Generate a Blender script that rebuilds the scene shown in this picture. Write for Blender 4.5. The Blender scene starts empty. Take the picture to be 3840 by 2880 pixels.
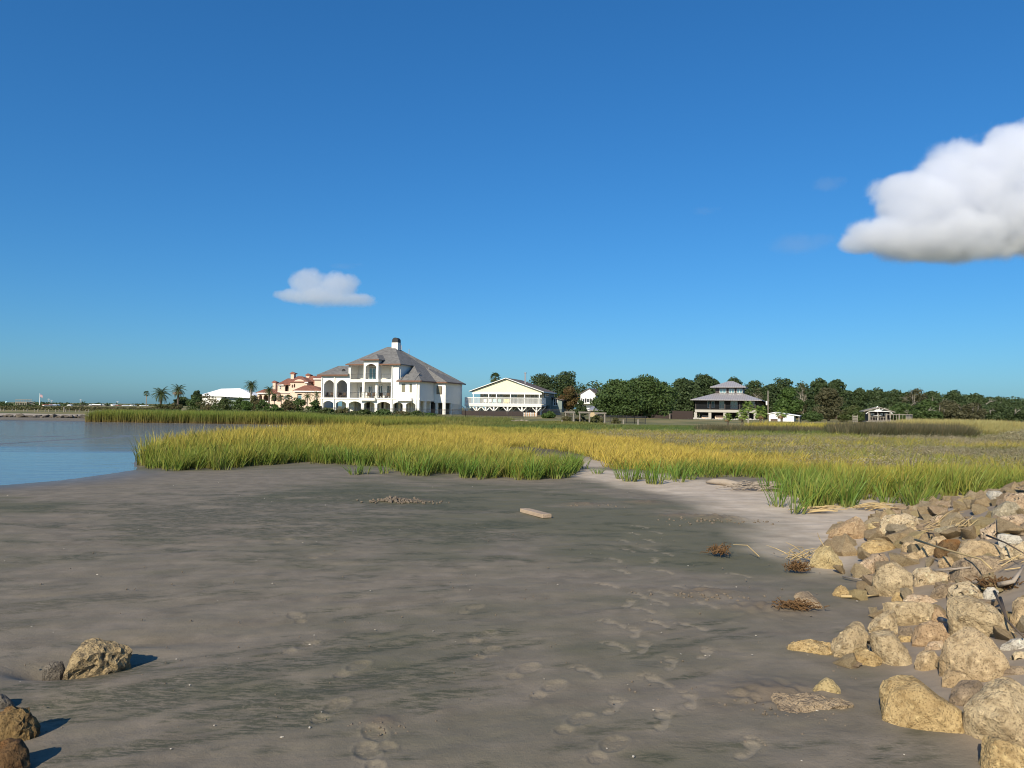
import bpy, bmesh, math, random
import numpy as np
from mathutils import Vector, Matrix, noise as mnoise

# ------------------------------------------------------------------ scene, camera, sky, sun
S = bpy.context.scene
COL = S.collection
rnd = random.Random(7)
R = math.radians

CAM = Vector((0.0, 0.0, 1.6))
FPX, CU, CV = 2800.0, 1920.0, 1440.0          # focal length and centre in photo pixels
ROLL = R(0.7)
PITCH = math.atan2(1530.0 - CV, FPX)
fwd = Vector((0, math.cos(PITCH), math.sin(PITCH)))
up0 = Vector((0, -math.sin(PITCH), math.cos(PITCH)))
rt0 = Vector((1, 0, 0))
rt = rt0 * math.cos(ROLL) + up0 * math.sin(ROLL)
up = up0 * math.cos(ROLL) - rt0 * math.sin(ROLL)

cd = bpy.data.cameras.new('camera')
cd.sensor_fit = 'HORIZONTAL'
cd.sensor_width = 36.0
cd.lens = 36.0 * FPX / 3840.0
cd.clip_start, cd.clip_end = 0.1, 20000
cam = bpy.data.objects.new('camera', cd)
COL.objects.link(cam)
m3 = Matrix((rt, up, -fwd)).transposed()
cam.matrix_world = Matrix.Translation(CAM) @ m3.to_4x4()
S.camera = cam

SUN_EL = 31.0
SUN_AZ = math.degrees(math.atan2(-0.43, -0.903))   # from +Y towards +X
sdir = Vector((math.sin(R(SUN_AZ)) * math.cos(R(SUN_EL)), math.cos(R(SUN_AZ)) * math.cos(R(SUN_EL)), math.sin(R(SUN_EL))))
W = bpy.data.worlds.new('World')
S.world = W
W.use_nodes = True
wn = W.node_tree
wn.nodes.clear()
wo = wn.nodes.new('ShaderNodeOutputWorld')
wb = wn.nodes.new('ShaderNodeBackground')
sk = wn.nodes.new('ShaderNodeTexSky')
sk.sky_type = 'NISHITA'
sk.sun_disc = False
sk.sun_elevation = R(SUN_EL)
sk.sun_rotation = R(SUN_AZ)
sk.altitude = 0
sk.air_density = 1.0
sk.dust_density = 0.8
sk.ozone_density = 8.0
hs = wn.nodes.new('ShaderNodeHueSaturation')
hs.inputs['Saturation'].default_value = 1.2
gm = wn.nodes.new('ShaderNodeGamma')              # soft tone response of the phone camera
gm.inputs[1].default_value = 0.8
wn.links.new(sk.outputs[0], gm.inputs[0])
wn.links.new(gm.outputs[0], hs.inputs['Color'])
wt = wn.nodes.new('ShaderNodeMix')            # camera white balance, the same in every direction
wt.data_type = 'RGBA'; wt.blend_type = 'MULTIPLY'; wt.inputs[0].default_value = 1.0
wt.inputs[7].default_value = (0.64, 1.015, 1.19, 1)
wn.links.new(hs.outputs[0], wt.inputs[6])
wn.links.new(wt.outputs[2], wb.inputs['Color'])
wb.inputs['Strength'].default_value = 0.12
wn.links.new(wb.outputs[0], wo.inputs['Surface'])

sl = bpy.data.lights.new('sun', 'SUN')
sl.energy = 5.0
sl.angle = R(0.5)
sl.color = (1.0, 0.89, 0.70)
sun = bpy.data.objects.new('sun', sl)
COL.objects.link(sun)
sun.rotation_euler = (-sdir).to_track_quat('-Z', 'Y').to_euler()
sun.location = (-30, -30, 40)

S.view_settings.view_transform = 'Standard'
S.view_settings.look = 'None'
S.view_settings.exposure = 0.25
S.view_settings.gamma = 1.0
S.cycles.use_denoising = True
S.cycles.denoiser = 'OPENIMAGEDENOISE'
S.cycles.pixel_filter_type = 'BLACKMAN_HARRIS'
S.cycles.filter_width = 1.05
S.cycles.max_bounces = 12
S.cycles.diffuse_bounces = 3
S.cycles.glossy_bounces = 3
S.cycles.transparent_max_bounces = 8
S.cycles.volume_bounces = 12

# ------------------------------------------------------------------ picture rays
def ray(u, v):
    d = rt * ((u - CU) / FPX) + up * ((CV - v) / FPX) + fwd
    return d.normalized()

def at_depth(u, v, Y):
    d = ray(u, v)
    return CAM + d * (Y / d.y)

def at_z(u, v, z):
    d = ray(u, v)
    return CAM + d * ((z - CAM.z) / d.z)

# ------------------------------------------------------------------ tags and mesh builder
def tag(o, label=None, cat=None, group=None, kind=None):
    if label: o['label'] = label
    if cat: o['category'] = cat
    if group: o['group'] = group
    if kind: o['kind'] = kind
    return o

def empty(name, loc, rz=0.0, label=None, cat=None, group=None):
    o = bpy.data.objects.new(name, None)
    o.empty_display_size = 0.2
    COL.objects.link(o)
    o.location = loc
    o.rotation_euler = (0, 0, rz)
    return tag(o, label, cat, group)

def link_mesh(name, me, parent=None):
    o = bpy.data.objects.new(name, me)
    COL.objects.link(o)
    if parent is not None: o.parent = parent
    return o

def copy_tree(o, parent=None):
    c = o.copy()
    COL.objects.link(c)
    c.parent = parent
    for ch in list(o.children):
        copy_tree(ch, c)
    return c

class MB:
    """Collects boxes, prisms, tubes as one mesh."""
    def __init__(s):
        s.v, s.f, s.mi = [], [], []
    def add(s, vs, fs, mi=0):
        b = len(s.v)
        s.v += [tuple(x) for x in vs]
        s.f += [tuple(i + b for i in f) for f in fs]
        s.mi += [mi] * len(fs)
        return s
    def box(s, x0, x1, y0, y1, z0, z1, mi=0):
        v = [(x0, y0, z0), (x1, y0, z0), (x1, y1, z0), (x0, y1, z0), (x0, y0, z1), (x1, y0, z1), (x1, y1, z1), (x0, y1, z1)]
        return s.add(v, [(0, 3, 2, 1), (4, 5, 6, 7), (0, 1, 5, 4), (1, 2, 6, 5), (2, 3, 7, 6), (3, 0, 4, 7)], mi)
    def prism(s, poly, off, mi=0):
        """poly: 3D polygon, extruded by vector off."""
        n = len(poly)
        o = Vector(off)
        v = [Vector(p) for p in poly] + [Vector(p) + o for p in poly]
        f = [tuple(range(n - 1, -1, -1)), tuple(range(n, 2 * n))]
        f += [(i, (i + 1) % n, n + (i + 1) % n, n + i) for i in range(n)]
        return s.add(v, f, mi)
    def bar(s, a, b, w, h=None, mi=0, upv=(0, 0, 1)):
        a, b = Vector(a), Vector(b)
        h = w if h is None else h
        d = (b - a).normalized()
        u = Vector(upv)
        if abs(d.dot(u)) > 0.95: u = Vector((1, 0, 0))
        x = d.cross(u).normalized() * (w / 2)
        y = x.cross(d).normalized() * (h / 2)
        v = [a - x - y, a + x - y, a + x + y, a - x + y, b - x - y, b + x - y, b + x + y, b - x + y]
        return s.add(v, [(3, 2, 1, 0), (4, 5, 6, 7), (0, 1, 5, 4), (1, 2, 6, 5), (2, 3, 7, 6), (3, 0, 4, 7)], mi)
    def tube(s, pts, rads, n=7, mi=0, cap=True):
        pts = [Vector(p) for p in pts]
        if not hasattr(rads, '__len__'): rads = [rads] * len(pts)
        rings = []
        for i, p in enumerate(pts):
            d = (pts[min(i + 1, len(pts) - 1)] - pts[max(i - 1, 0)]).normalized()
            u = Vector((0, 0, 1)) if abs(d.z) < 0.9 else Vector((1, 0, 0))
            x = d.cross(u).normalized(); y = x.cross(d).normalized()
            rings.append([p + (x * math.cos(2 * math.pi * k / n) + y * math.sin(2 * math.pi * k / n)) * rads[i] for k in range(n)])
        v = [q for r_ in rings for q in r_]
        f = []
        for i in range(len(pts) - 1):
            for k in range(n):
                a, b = i * n + k, i * n + (k + 1) % n
                f.append((a, a + n, b + n, b))
        if cap:
            f.append(tuple(range(n)))
            f.append(tuple(range((len(pts) - 1) * n + n - 1, (len(pts) - 1) * n - 1, -1)))
        return s.add(v, f, mi)
    def wall(s, x0, x1, z0, z1, y, t, openings, mi=0):
        """Wall in the xz plane, front at y, thickness t (into +y), with openings (xa, xb, za, zb, arch rise)."""
        ops = sorted(openings)
        cx = x0
        for (a, b, za, zb, rise) in ops:
            if a > cx + 1e-4: s.box(cx, a, y, y + t, z0, z1, mi)
            if za > z0 + 1e-4: s.box(a, b, y, y + t, z0, za, mi)
            if rise > 0:
                n = 8
                low = []
                for k in range(n + 1):
                    q = k / n
                    low.append((a + (b - a) * q, y, zb - rise + rise * math.sin(math.pi * q) ** 0.75))
                s.prism([(p[0], p[1], p[2]) for p in low] + [(b, y, z1), (a, y, z1)], (0, t, 0), mi)
            elif zb < z1 - 1e-4:
                s.box(a, b, y, y + t, zb, z1, mi)
            cx = b
        if x1 > cx + 1e-4: s.box(cx, x1, y, y + t, z0, z1, mi)
        return s
    def mesh(s, name, mats, smooth=False):
        me = bpy.data.meshes.new(name)
        me.from_pydata(s.v, [], s.f)
        if not isinstance(mats, (list, tuple)): mats = [mats]
        for m in mats: me.materials.append(m)
        if len(mats) > 1: me.polygons.foreach_set('material_index', s.mi)
        bm = bmesh.new(); bm.from_mesh(me)
        bmesh.ops.recalc_face_normals(bm, faces=bm.faces)
        bm.to_mesh(me); bm.free()
        if smooth: me.polygons.foreach_set('use_smooth', [True] * len(me.polygons))
        me.update()
        return me
    def build(s, name, mats, parent=None, smooth=False):
        return link_mesh(name, s.mesh(name, mats, smooth), parent)

# ------------------------------------------------------------------ materials
def nd(t, typ, **kw):
    n = t.nodes.new(typ)
    for k, v in kw.items(): setattr(n, k, v)
    return n

def mat_new(name):
    m = bpy.data.materials.new(name)
    m.use_nodes = True
    t = m.node_tree
    b = t.nodes['Principled BSDF']
    b.inputs['Specular IOR Level'].default_value = 0.3
    return m, t, b

def mixc(t, fac, a, b, mode='MIX'):
    n = t.nodes.new('ShaderNodeMix'); n.data_type = 'RGBA'; n.blend_type = mode
    for i, v in ((0, fac), (6, a), (7, b)):
        if v is None: continue
        if hasattr(v, 'node') or isinstance(v, bpy.types.NodeSocket): t.links.new(v, n.inputs[i])
        else: n.inputs[i].default_value = v if i == 0 else (*v, 1.0)
    return n.outputs[2]

def math_(t, op, a, b=0.5, c=None, clamp=False):
    n = t.nodes.new('ShaderNodeMath'); n.operation = op; n.use_clamp = clamp
    for i, v in ((0, a), (1, b), (2, c)):
        if v is None: continue
        if isinstance(v, bpy.types.NodeSocket): t.links.new(v, n.inputs[i])
        else: n.inputs[i].default_value = v
    return n.outputs[0]

def ramp(t, fac, lo, hi):
    n = t.nodes.new('ShaderNodeMapRange'); n.interpolation_type = 'SMOOTHSTEP'
    t.links.new(fac, n.inputs[0])
    n.inputs[1].default_value = lo; n.inputs[2].default_value = hi
    return n.outputs[0]

def noise_(t, vec, scale, detail=4, rough=0.55, dist=0.0):
    n = t.nodes.new('ShaderNodeTexNoise')
    if vec is not None: t.links.new(vec, n.inputs['Vector'])
    n.inputs['Scale'].default_value = scale
    n.inputs['Detail'].default_value = detail
    n.inputs['Roughness'].default_value = rough
    n.inputs['Distortion'].default_value = dist
    return n.outputs[0]

def mapping(t, vec, rot=0.0, scale=(1, 1, 1)):
    n = t.nodes.new('ShaderNodeMapping')
    t.links.new(vec, n.inputs[0])
    n.inputs['Rotation'].default_value = (0, 0, rot)
    n.inputs['Scale'].default_value = scale
    return n.outputs[0]

def bump_(t, bsdf, h, strength=0.3, dist=0.05):
    n = t.nodes.new('ShaderNodeBump')
    n.inputs['Strength'].default_value = strength
    n.inputs['Distance'].default_value = dist
    t.links.new(h, n.inputs['Height'])
    t.links.new(n.outputs[0], bsdf.inputs['Normal'])
    return n

def objco(t): return t.nodes.new('ShaderNodeTexCoord').outputs['Object']
def posco(t): return t.nodes.new('ShaderNodeNewGeometry').outputs['Position']

def plain(name, col, rough=0.7, var=0.12, scale=3.0, metal=0.0, bump=0.0):
    m, t, b = mat_new(name)
    b.inputs['Roughness'].default_value = rough
    b.inputs['Metallic'].default_value = metal
    c = objco(t)
    n = noise_(t, c, scale, 5, 0.6)
    lo = tuple(max(0, x * (1 - var)) for x in col); hi = tuple(min(1, x * (1 + var)) for x in col)
    t.links.new(mixc(t, n, lo, hi), b.inputs['Base Color'])
    if bump: bump_(t, b, noise_(t, c, scale * 8, 3), bump, 0.02)
    return m

M = {}
M['stucco'] = plain('stucco_white', (0.80, 0.78, 0.73), 0.85, 0.05, 1.2)
M['white'] = plain('white_paint', (0.80, 0.80, 0.78), 0.6, 0.04)
M['white_wood'] = plain('weathered_white_wood', (0.62, 0.62, 0.60), 0.7, 0.12, 2)
M['cream'] = plain('cream_siding', (0.80, 0.72, 0.42), 0.7, 0.04)
M['porch_wall'] = plain('porch_wall', (0.50, 0.46, 0.36), 0.7, 0.06)
M['sage'] = plain('sage_siding', (0.22, 0.27, 0.26), 0.7, 0.08)
M['peach'] = plain('peach_stucco', (0.66, 0.51, 0.40), 0.85, 0.06, 0.8)
M['brown_siding'] = plain('dark_brown_siding', (0.055, 0.045, 0.042), 0.7, 0.2, 2)
M['concrete'] = plain('pale_concrete', (0.42, 0.40, 0.36), 0.85, 0.1)
M['copper_trim'] = plain('copper_trim', (0.16, 0.08, 0.05), 0.5, 0.2)
M['dark_metal'] = plain('dark_metal', (0.03, 0.03, 0.032), 0.5, 0.2)
M['grey_metal'] = plain('galvanized_metal', (0.42, 0.43, 0.45), 0.4, 0.1, 3, 0.5)
M['dark_wood'] = plain('stained_shade_dark_fence_wood', (0.045, 0.032, 0.028), 0.8, 0.35, 4)  # dark stain, deepened to stand in for oak shade on the second fence
M['grey_wood'] = plain('weathered_grey_wood', (0.24, 0.215, 0.18), 0.85, 0.25, 6, 0, 0.3)
M['bark'] = plain('bark', (0.10, 0.08, 0.065), 0.9, 0.4, 5, 0, 0.5)
M['pale_bark'] = plain('pale_bark', (0.30, 0.27, 0.23), 0.9, 0.3, 5, 0, 0.4)
M['interior'] = plain('painted_shade_interior', (0.12, 0.115, 0.105), 0.9, 0.1)  # dark tone stands in for shade under the deck and in the carport
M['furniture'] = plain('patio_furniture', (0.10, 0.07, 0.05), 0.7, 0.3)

def glass_mat(name, col, rough=0.08):
    m, t, b = mat_new(name)
    b.inputs['Base Color'].default_value = (*col, 1)
    b.inputs['Roughness'].default_value = rough
    b.inputs['Specular IOR Level'].default_value = 0.8
    return m
M['glass'] = glass_mat('window_glass', (0.02, 0.025, 0.03))
M['glass_screen'] = glass_mat('window_with_tan_shade', (0.20, 0.18, 0.12), 0.3)
M['glass_blue'] = glass_mat('window_painted_sky_tint', (0.10, 0.20, 0.24), 0.05)  # blue base colour carries a painted sky reflection

def shingle_mat(name, c1, c2, sx=0.35, sy=0.16):
    m, t, b = mat_new(name)
    c = objco(t)
    br = nd(t, 'ShaderNodeTexBrick')
    mp = nd(t, 'ShaderNodeCombineXYZ'); sp = nd(t, 'ShaderNodeSeparateXYZ')
    t.links.new(c, sp.inputs[0])
    t.links.new(math_(t, 'ADD', sp.outputs[0], sp.outputs[1]), mp.inputs[0]); t.links.new(sp.outputs[2], mp.inputs[1])
    t.links.new(mp.outputs[0], br.inputs['Vector'])
    br.inputs['Scale'].default_value = 1.0
    br.inputs['Brick Width'].default_value = sx * 2
    br.inputs['Row Height'].default_value = sy
    br.inputs['Mortar Size'].default_value = 0.012
    br.inputs['Color1'].default_value = (*c1, 1); br.inputs['Color2'].default_value = (*c2, 1)
    br.inputs['Mortar'].default_value = (*[x * 0.6 for x in c1], 1)
    n = noise_(t, c, 1.6, 6, 0.7)
    t.links.new(mixc(t, ramp(t, n, 0.3, 0.75), br.outputs[0], tuple(x * 1.25 for x in c2)), b.inputs['Base Color'])
    b.inputs['Roughness'].default_value = 0.9
    bump_(t, b, br.outputs['Fac'], -0.4, 0.03)
    return m
M['shingle'] = shingle_mat('grey_shingle', (0.112, 0.109, 0.106), (0.168, 0.163, 0.157))
M['brown_shingle'] = shingle_mat('brown_shingle', (0.10, 0.075, 0.065), (0.14, 0.11, 0.095))
M['tile'] = shingle_mat('terracotta_tile', (0.165, 0.068, 0.048), (0.25, 0.108, 0.072), 0.3, 0.3)

def ribbed_mat(name, col, pitch=0.4, metal=0.3, rough=0.45, axis=0, contrast=0.75):
    m, t, b = mat_new(name)
    c = objco(t)
    sp = nd(t, 'ShaderNodeSeparateXYZ'); t.links.new(c, sp.inputs[0])
    f = math_(t, 'FRACT', math_(t, 'MULTIPLY', sp.outputs[axis], 1.0 / pitch))
    seam = math_(t, 'LESS_THAN', f, 0.14)
    n = noise_(t, c, 1.0, 4)
    base = mixc(t, n, tuple(x * 0.92 for x in col), tuple(min(1, x * 1.06) for x in col))
    t.links.new(mixc(t, seam, base, tuple(x * contrast for x in col)), b.inputs['Base Color'])
    b.inputs['Roughness'].default_value = rough; b.inputs['Metallic'].default_value = metal
    bump_(t, b, seam, 0.5, 0.04)
    return m
M['metal_roof'] = ribbed_mat('standing_seam_roof', (0.36, 0.34, 0.35), 0.45, 0.1)
M['white_roof'] = ribbed_mat('white_metal_roof', (0.82, 0.83, 0.84), 0.6, 0.0, 0.5, 0, 0.93)
M['cream_board'] = ribbed_mat('cream_lap_siding', (0.80, 0.755, 0.53), 0.2, 0, 0.7, 2, 0.9)
M['sage_board'] = ribbed_mat('sage_lap_siding', (0.20, 0.25, 0.24), 0.2, 0, 0.7, 2, 0.8)

def leaf_mat(name, c1, c2, trans=0.25, c3=None):
    m = bpy.data.materials.new(name); m.use_nodes = True
    t = m.node_tree; t.nodes.clear()
    out = nd(t, 'ShaderNodeOutputMaterial')
    g = nd(t, 'ShaderNodeNewGeometry')
    col = mixc(t, g.outputs['Random Per Island'], c1, c2)
    big = noise_(t, g.outputs['Position'], 0.45, 3)
    if c3: col = mixc(t, ramp(t, big, 0.45, 0.7), col, c3)
    d = nd(t, 'ShaderNodeBsdfPrincipled'); d.inputs['Roughness'].default_value = 0.6
    d.inputs['Specular IOR Level'].default_value = 0.25
    tr = nd(t, 'ShaderNodeBsdfTranslucent')
    t.links.new(col, d.inputs['Base Color'])
    t.links.new(mixc(t, 0.5, col, (0.25, 0.30, 0.04)), tr.inputs['Color'])
    mx = nd(t, 'ShaderNodeMixShader'); mx.inputs[0].default_value = trans
    t.links.new(d.outputs[0], mx.inputs[1]); t.links.new(tr.outputs[0], mx.inputs[2])
    t.links.new(mx.outputs[0], out.inputs['Surface'])
    return m

# ------------------------------------------------------------------ terrain
def poly_sd(x, y, poly, closed=True):
    """Signed distance to a polygon (negative inside), vectorised."""
    x = np.asarray(x, float); y = np.asarray(y, float)
    P = np.array(poly, float)
    n = len(P)
    d = np.full(x.shape, 1e18)
    ins = np.zeros(x.shape, bool)
    for i in range(n if closed else n - 1):
        ax, ay = P[i]; bx, by = P[(i + 1) % n]
        ex, ey = bx - ax, by - ay
        L = ex * ex + ey * ey
        t = np.clip(((x - ax) * ex + (y - ay) * ey) / L, 0, 1)
        d = np.minimum(d, (x - ax - t * ex) ** 2 + (y - ay - t * ey) ** 2)
        if closed:
            c = (ay > y) != (by > y)
            with np.errstate(divide='ignore', invalid='ignore'):
                xi = ax + (y - ay) / (by - ay if by != ay else 1e-9) * ex
            ins ^= c & (x < xi)
    d = np.sqrt(d)
    return np.where(ins, -d, d) if closed else d

def sstep(a, b, x):
    t = np.clip((x - a) / (b - a), 0, 1)
    return t * t * (3 - 2 * t)

_rs = np.random.RandomState(3)
_tab = _rs.rand(256, 256)
def vnoise(x, y):
    xi = np.floor(x).astype(int); yi = np.floor(y).astype(int)
    fx = x - xi; fy = y - yi
    fx = fx * fx * (3 - 2 * fx); fy = fy * fy * (3 - 2 * fy)
    g = lambda a, b: _tab[a & 255, b & 255]
    return (g(xi, yi) * (1 - fx) + g(xi + 1, yi) * fx) * (1 - fy) + (g(xi, yi + 1) * (1 - fx) + g(xi + 1, yi + 1) * fx) * fy
def fbm(x, y, o=4):
    s = 0; a = 0.5
    for k in range(o):
        s = s + a * (vnoise(x * 2 ** k + 17 * k, y * 2 ** k + 31 * k) - 0.5); a *= 0.5
    return s

WATER = -0.12
WPOLY = [(-420, -40), (-60, 1), (-20, 10.5), (-13, 13.9), (-10.6, 15.3), (-9.95, 16.6), (-9.8, 18.0), (-9.75, 19.5), (-10.9, 21.5),
         (-12.2, 25), (-12.4, 33), (-11.6, 42), (-10.6, 50), (-9.3, 55), (-10.2, 58), (-15.5, 64), (-22, 65), (-30, 66), (-37.8, 66.5), (-46, 67.5), (-120, 72), (-420, 90)]
TOE = [(1.2, 0.5), (1.75, 2.5), (2.0, 3.7), (2.2, 4.8), (2.85, 5.9), (3.3, 7.8), (4.4, 10.2), (6.2, 12.0), (9.5, 14.5), (16, 18), (30, 24)]
PALE = [(0.9, 17.6), (2.2, 15.3), (3.2, 13.4), (3.7, 10.7), (3.25, 7.6), (5, 8.5), (7, 12), (6.5, 14.5), (4, 17.5), (2.2, 20), (1.0, 20)]
PALE2 = [(-0.6, 23), (1.2, 19.5), (3.2, 21), (2.2, 26), (0.6, 31), (-0.6, 29)]
LAWN = [(10, 73), (24, 70), (36, 72), (70, 110), (70, 175), (16, 175), (9, 110)]
LAWN2 = [(-34, 99), (8, 92), (10, 150), (-30, 165), (-60, 120)]
LAWN3 = [(-420, 118), (-58, 98), (-36, 96), (-36, 140), (-420, 150)]
RIDGE = []
for pl in ([(-40, 1668), (150, 1655), (260, 1648), (480, 1637)], [(-40, 1640), (140, 1638), (310, 1634)], [(440, 1634), (545, 1631)]):
    RIDGE.append([tuple(at_z(u, v, WATER)[:2]) for u, v in pl])

def toe_x(y):
    T = np.array(TOE)
    return np.interp(y, T[:, 1], T[:, 0])

def base_h(x, y):
    x = np.asarray(x, float); y = np.asarray(y, float)
    sd = poly_sd(x, y, WPOLY)
    h = np.where(sd > 0, WATER + np.minimum(sd * 0.022, 0.12) + 0.02 * sstep(0, 0.6, sd), WATER - np.minimum(-sd * 0.03 + 0.012, 0.8))
    h = h + 0.25 * sstep(85, 125, y) * sstep(0, 25, sd)
    h = h - 0.45 * sstep(95, 150, y) * sstep(15, 35, x) * sstep(90, 60, x)
    h = h + 0.75 * sstep(150, 200, y) * sstep(5, -20, x) * sstep(-150, -90, x) * sstep(330, 280, y)
    h = h - 2.6 * sstep(280, 460, np.hypot(x, y))
    for rg in RIDGE:
        d = poly_sd(x, y, rg, False)
        s = 0.55 if rg[0][1] > 25 else 0.28
        h = np.where(sd < 0, np.maximum(h, WATER - 0.03 + 0.038 * np.exp(-(d / s) ** 2) + 0.02 * fbm(x * 0.9, y * 2, 3)), h)
    T = poly_sd(x, y, TOE, False)
    right = x > toe_x(y)
    h = h + np.where(right & (y < 40), 0.62 * sstep(0, 2.4, T), 0)
    return h

def hgt(x, y):
    return float(base_h(np.array([x]), np.array([y]))[0])

def at_ground(u, v):
    d = ray(u, v)
    t = np.geomspace(1.5, 400, 1500)
    px, py, pz = d.x * t, d.y * t, CAM.z + d.z * t
    h = base_h(px, py)
    k = np.argmax(pz < h)
    if not (pz < h).any(): k = len(t) - 1
    k = max(k, 1)
    a, b = pz[k - 1] - h[k - 1], pz[k] - h[k]
    q = a / (a - b) if a != b else 0
    tt = t[k - 1] + (t[k] - t[k - 1]) * q
    return CAM + d * tt

# footprints: zoom coordinates (offset 1000,1800, scale .859)
def z7(x, y): return (1000 + x * 0.859, 1800 + y * 0.859)
BARE = [(1520, 355, .5), (1555, 405, .4), (1690, 355, -.3), (1735, 405, .6), (1490, 470, .7), (1580, 550, -.4), (1635, 580, .8), (1710, 545, .5), (1720, 505, .4),
        (1625, 515, .3), (1515, 640, .6), (1605, 680, -.2), (1705, 640, .5), (1855, 650, .8), (1920, 560, .6), (1530, 740, .5), (1640, 745, -.3), (1760, 815, -.3),
        (1710, 895, .5), (1400, 855, .5), (1845, 985, -.2), (1510, 1010, -.4), (1725, 1075, -.3), (1675, 305, .6), (1580, 310, .5), (1635, 210, .8), (1675, 270, .2),
        (1700, 235, .5), (2065, 420, .8), (1940, 480, .7), (1800, 480, .4), (1910, 770, -.5), (2100, 1200, -.6), (1560, 270, .3), (1750, 330, .3), (1600, 240, .7)]
SHOE = [(890, 575, -.5), (940, 700, -.5), (1120, 850, -.55), (1230, 930, -.6), (280, 1030, -.3), (375, 845, -.4), (490, 1150, .5), (150, 745, -.5), (1345, 1085, -.6),
        (1490, 1200, -.6), (235, 338, -.5), (75, 270, -.5), (960, 770, -.5), (450, 1235, .4), (130, 610, .5)]

def foot_mask(lx, ly, bare):
    def el(cx, cy, rx, ry): return 1 - np.sqrt(((lx - cx) / rx) ** 2 + ((ly - cy) / ry) ** 2)
    if bare:
        m = np.maximum.reduce([el(0.004, 0.055, .048, .05), el(0.0, -0.09, .034, .042), el(0.022, -0.02, .02, .09)])
        for k, (tx, ty, tr) in enumerate([(-.038, .122, .02), (-.012, .132, .014), (.01, .127, .013), (.03, .117, .012), (.046, .102, .011)]):
            m = np.maximum(m, el(tx, ty, tr, tr) * 0.6)
        return m
    m = np.maximum(el(0, .06, .06, .10), el(0, -.11, .045, .055))
    tread = 0.5 + 0.5 * np.sin(ly * 2 * math.pi / 0.032 + np.abs(lx) * 30)
    return np.where(m > 0.05, m * (0.55 + 0.6 * tread), m)

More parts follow.
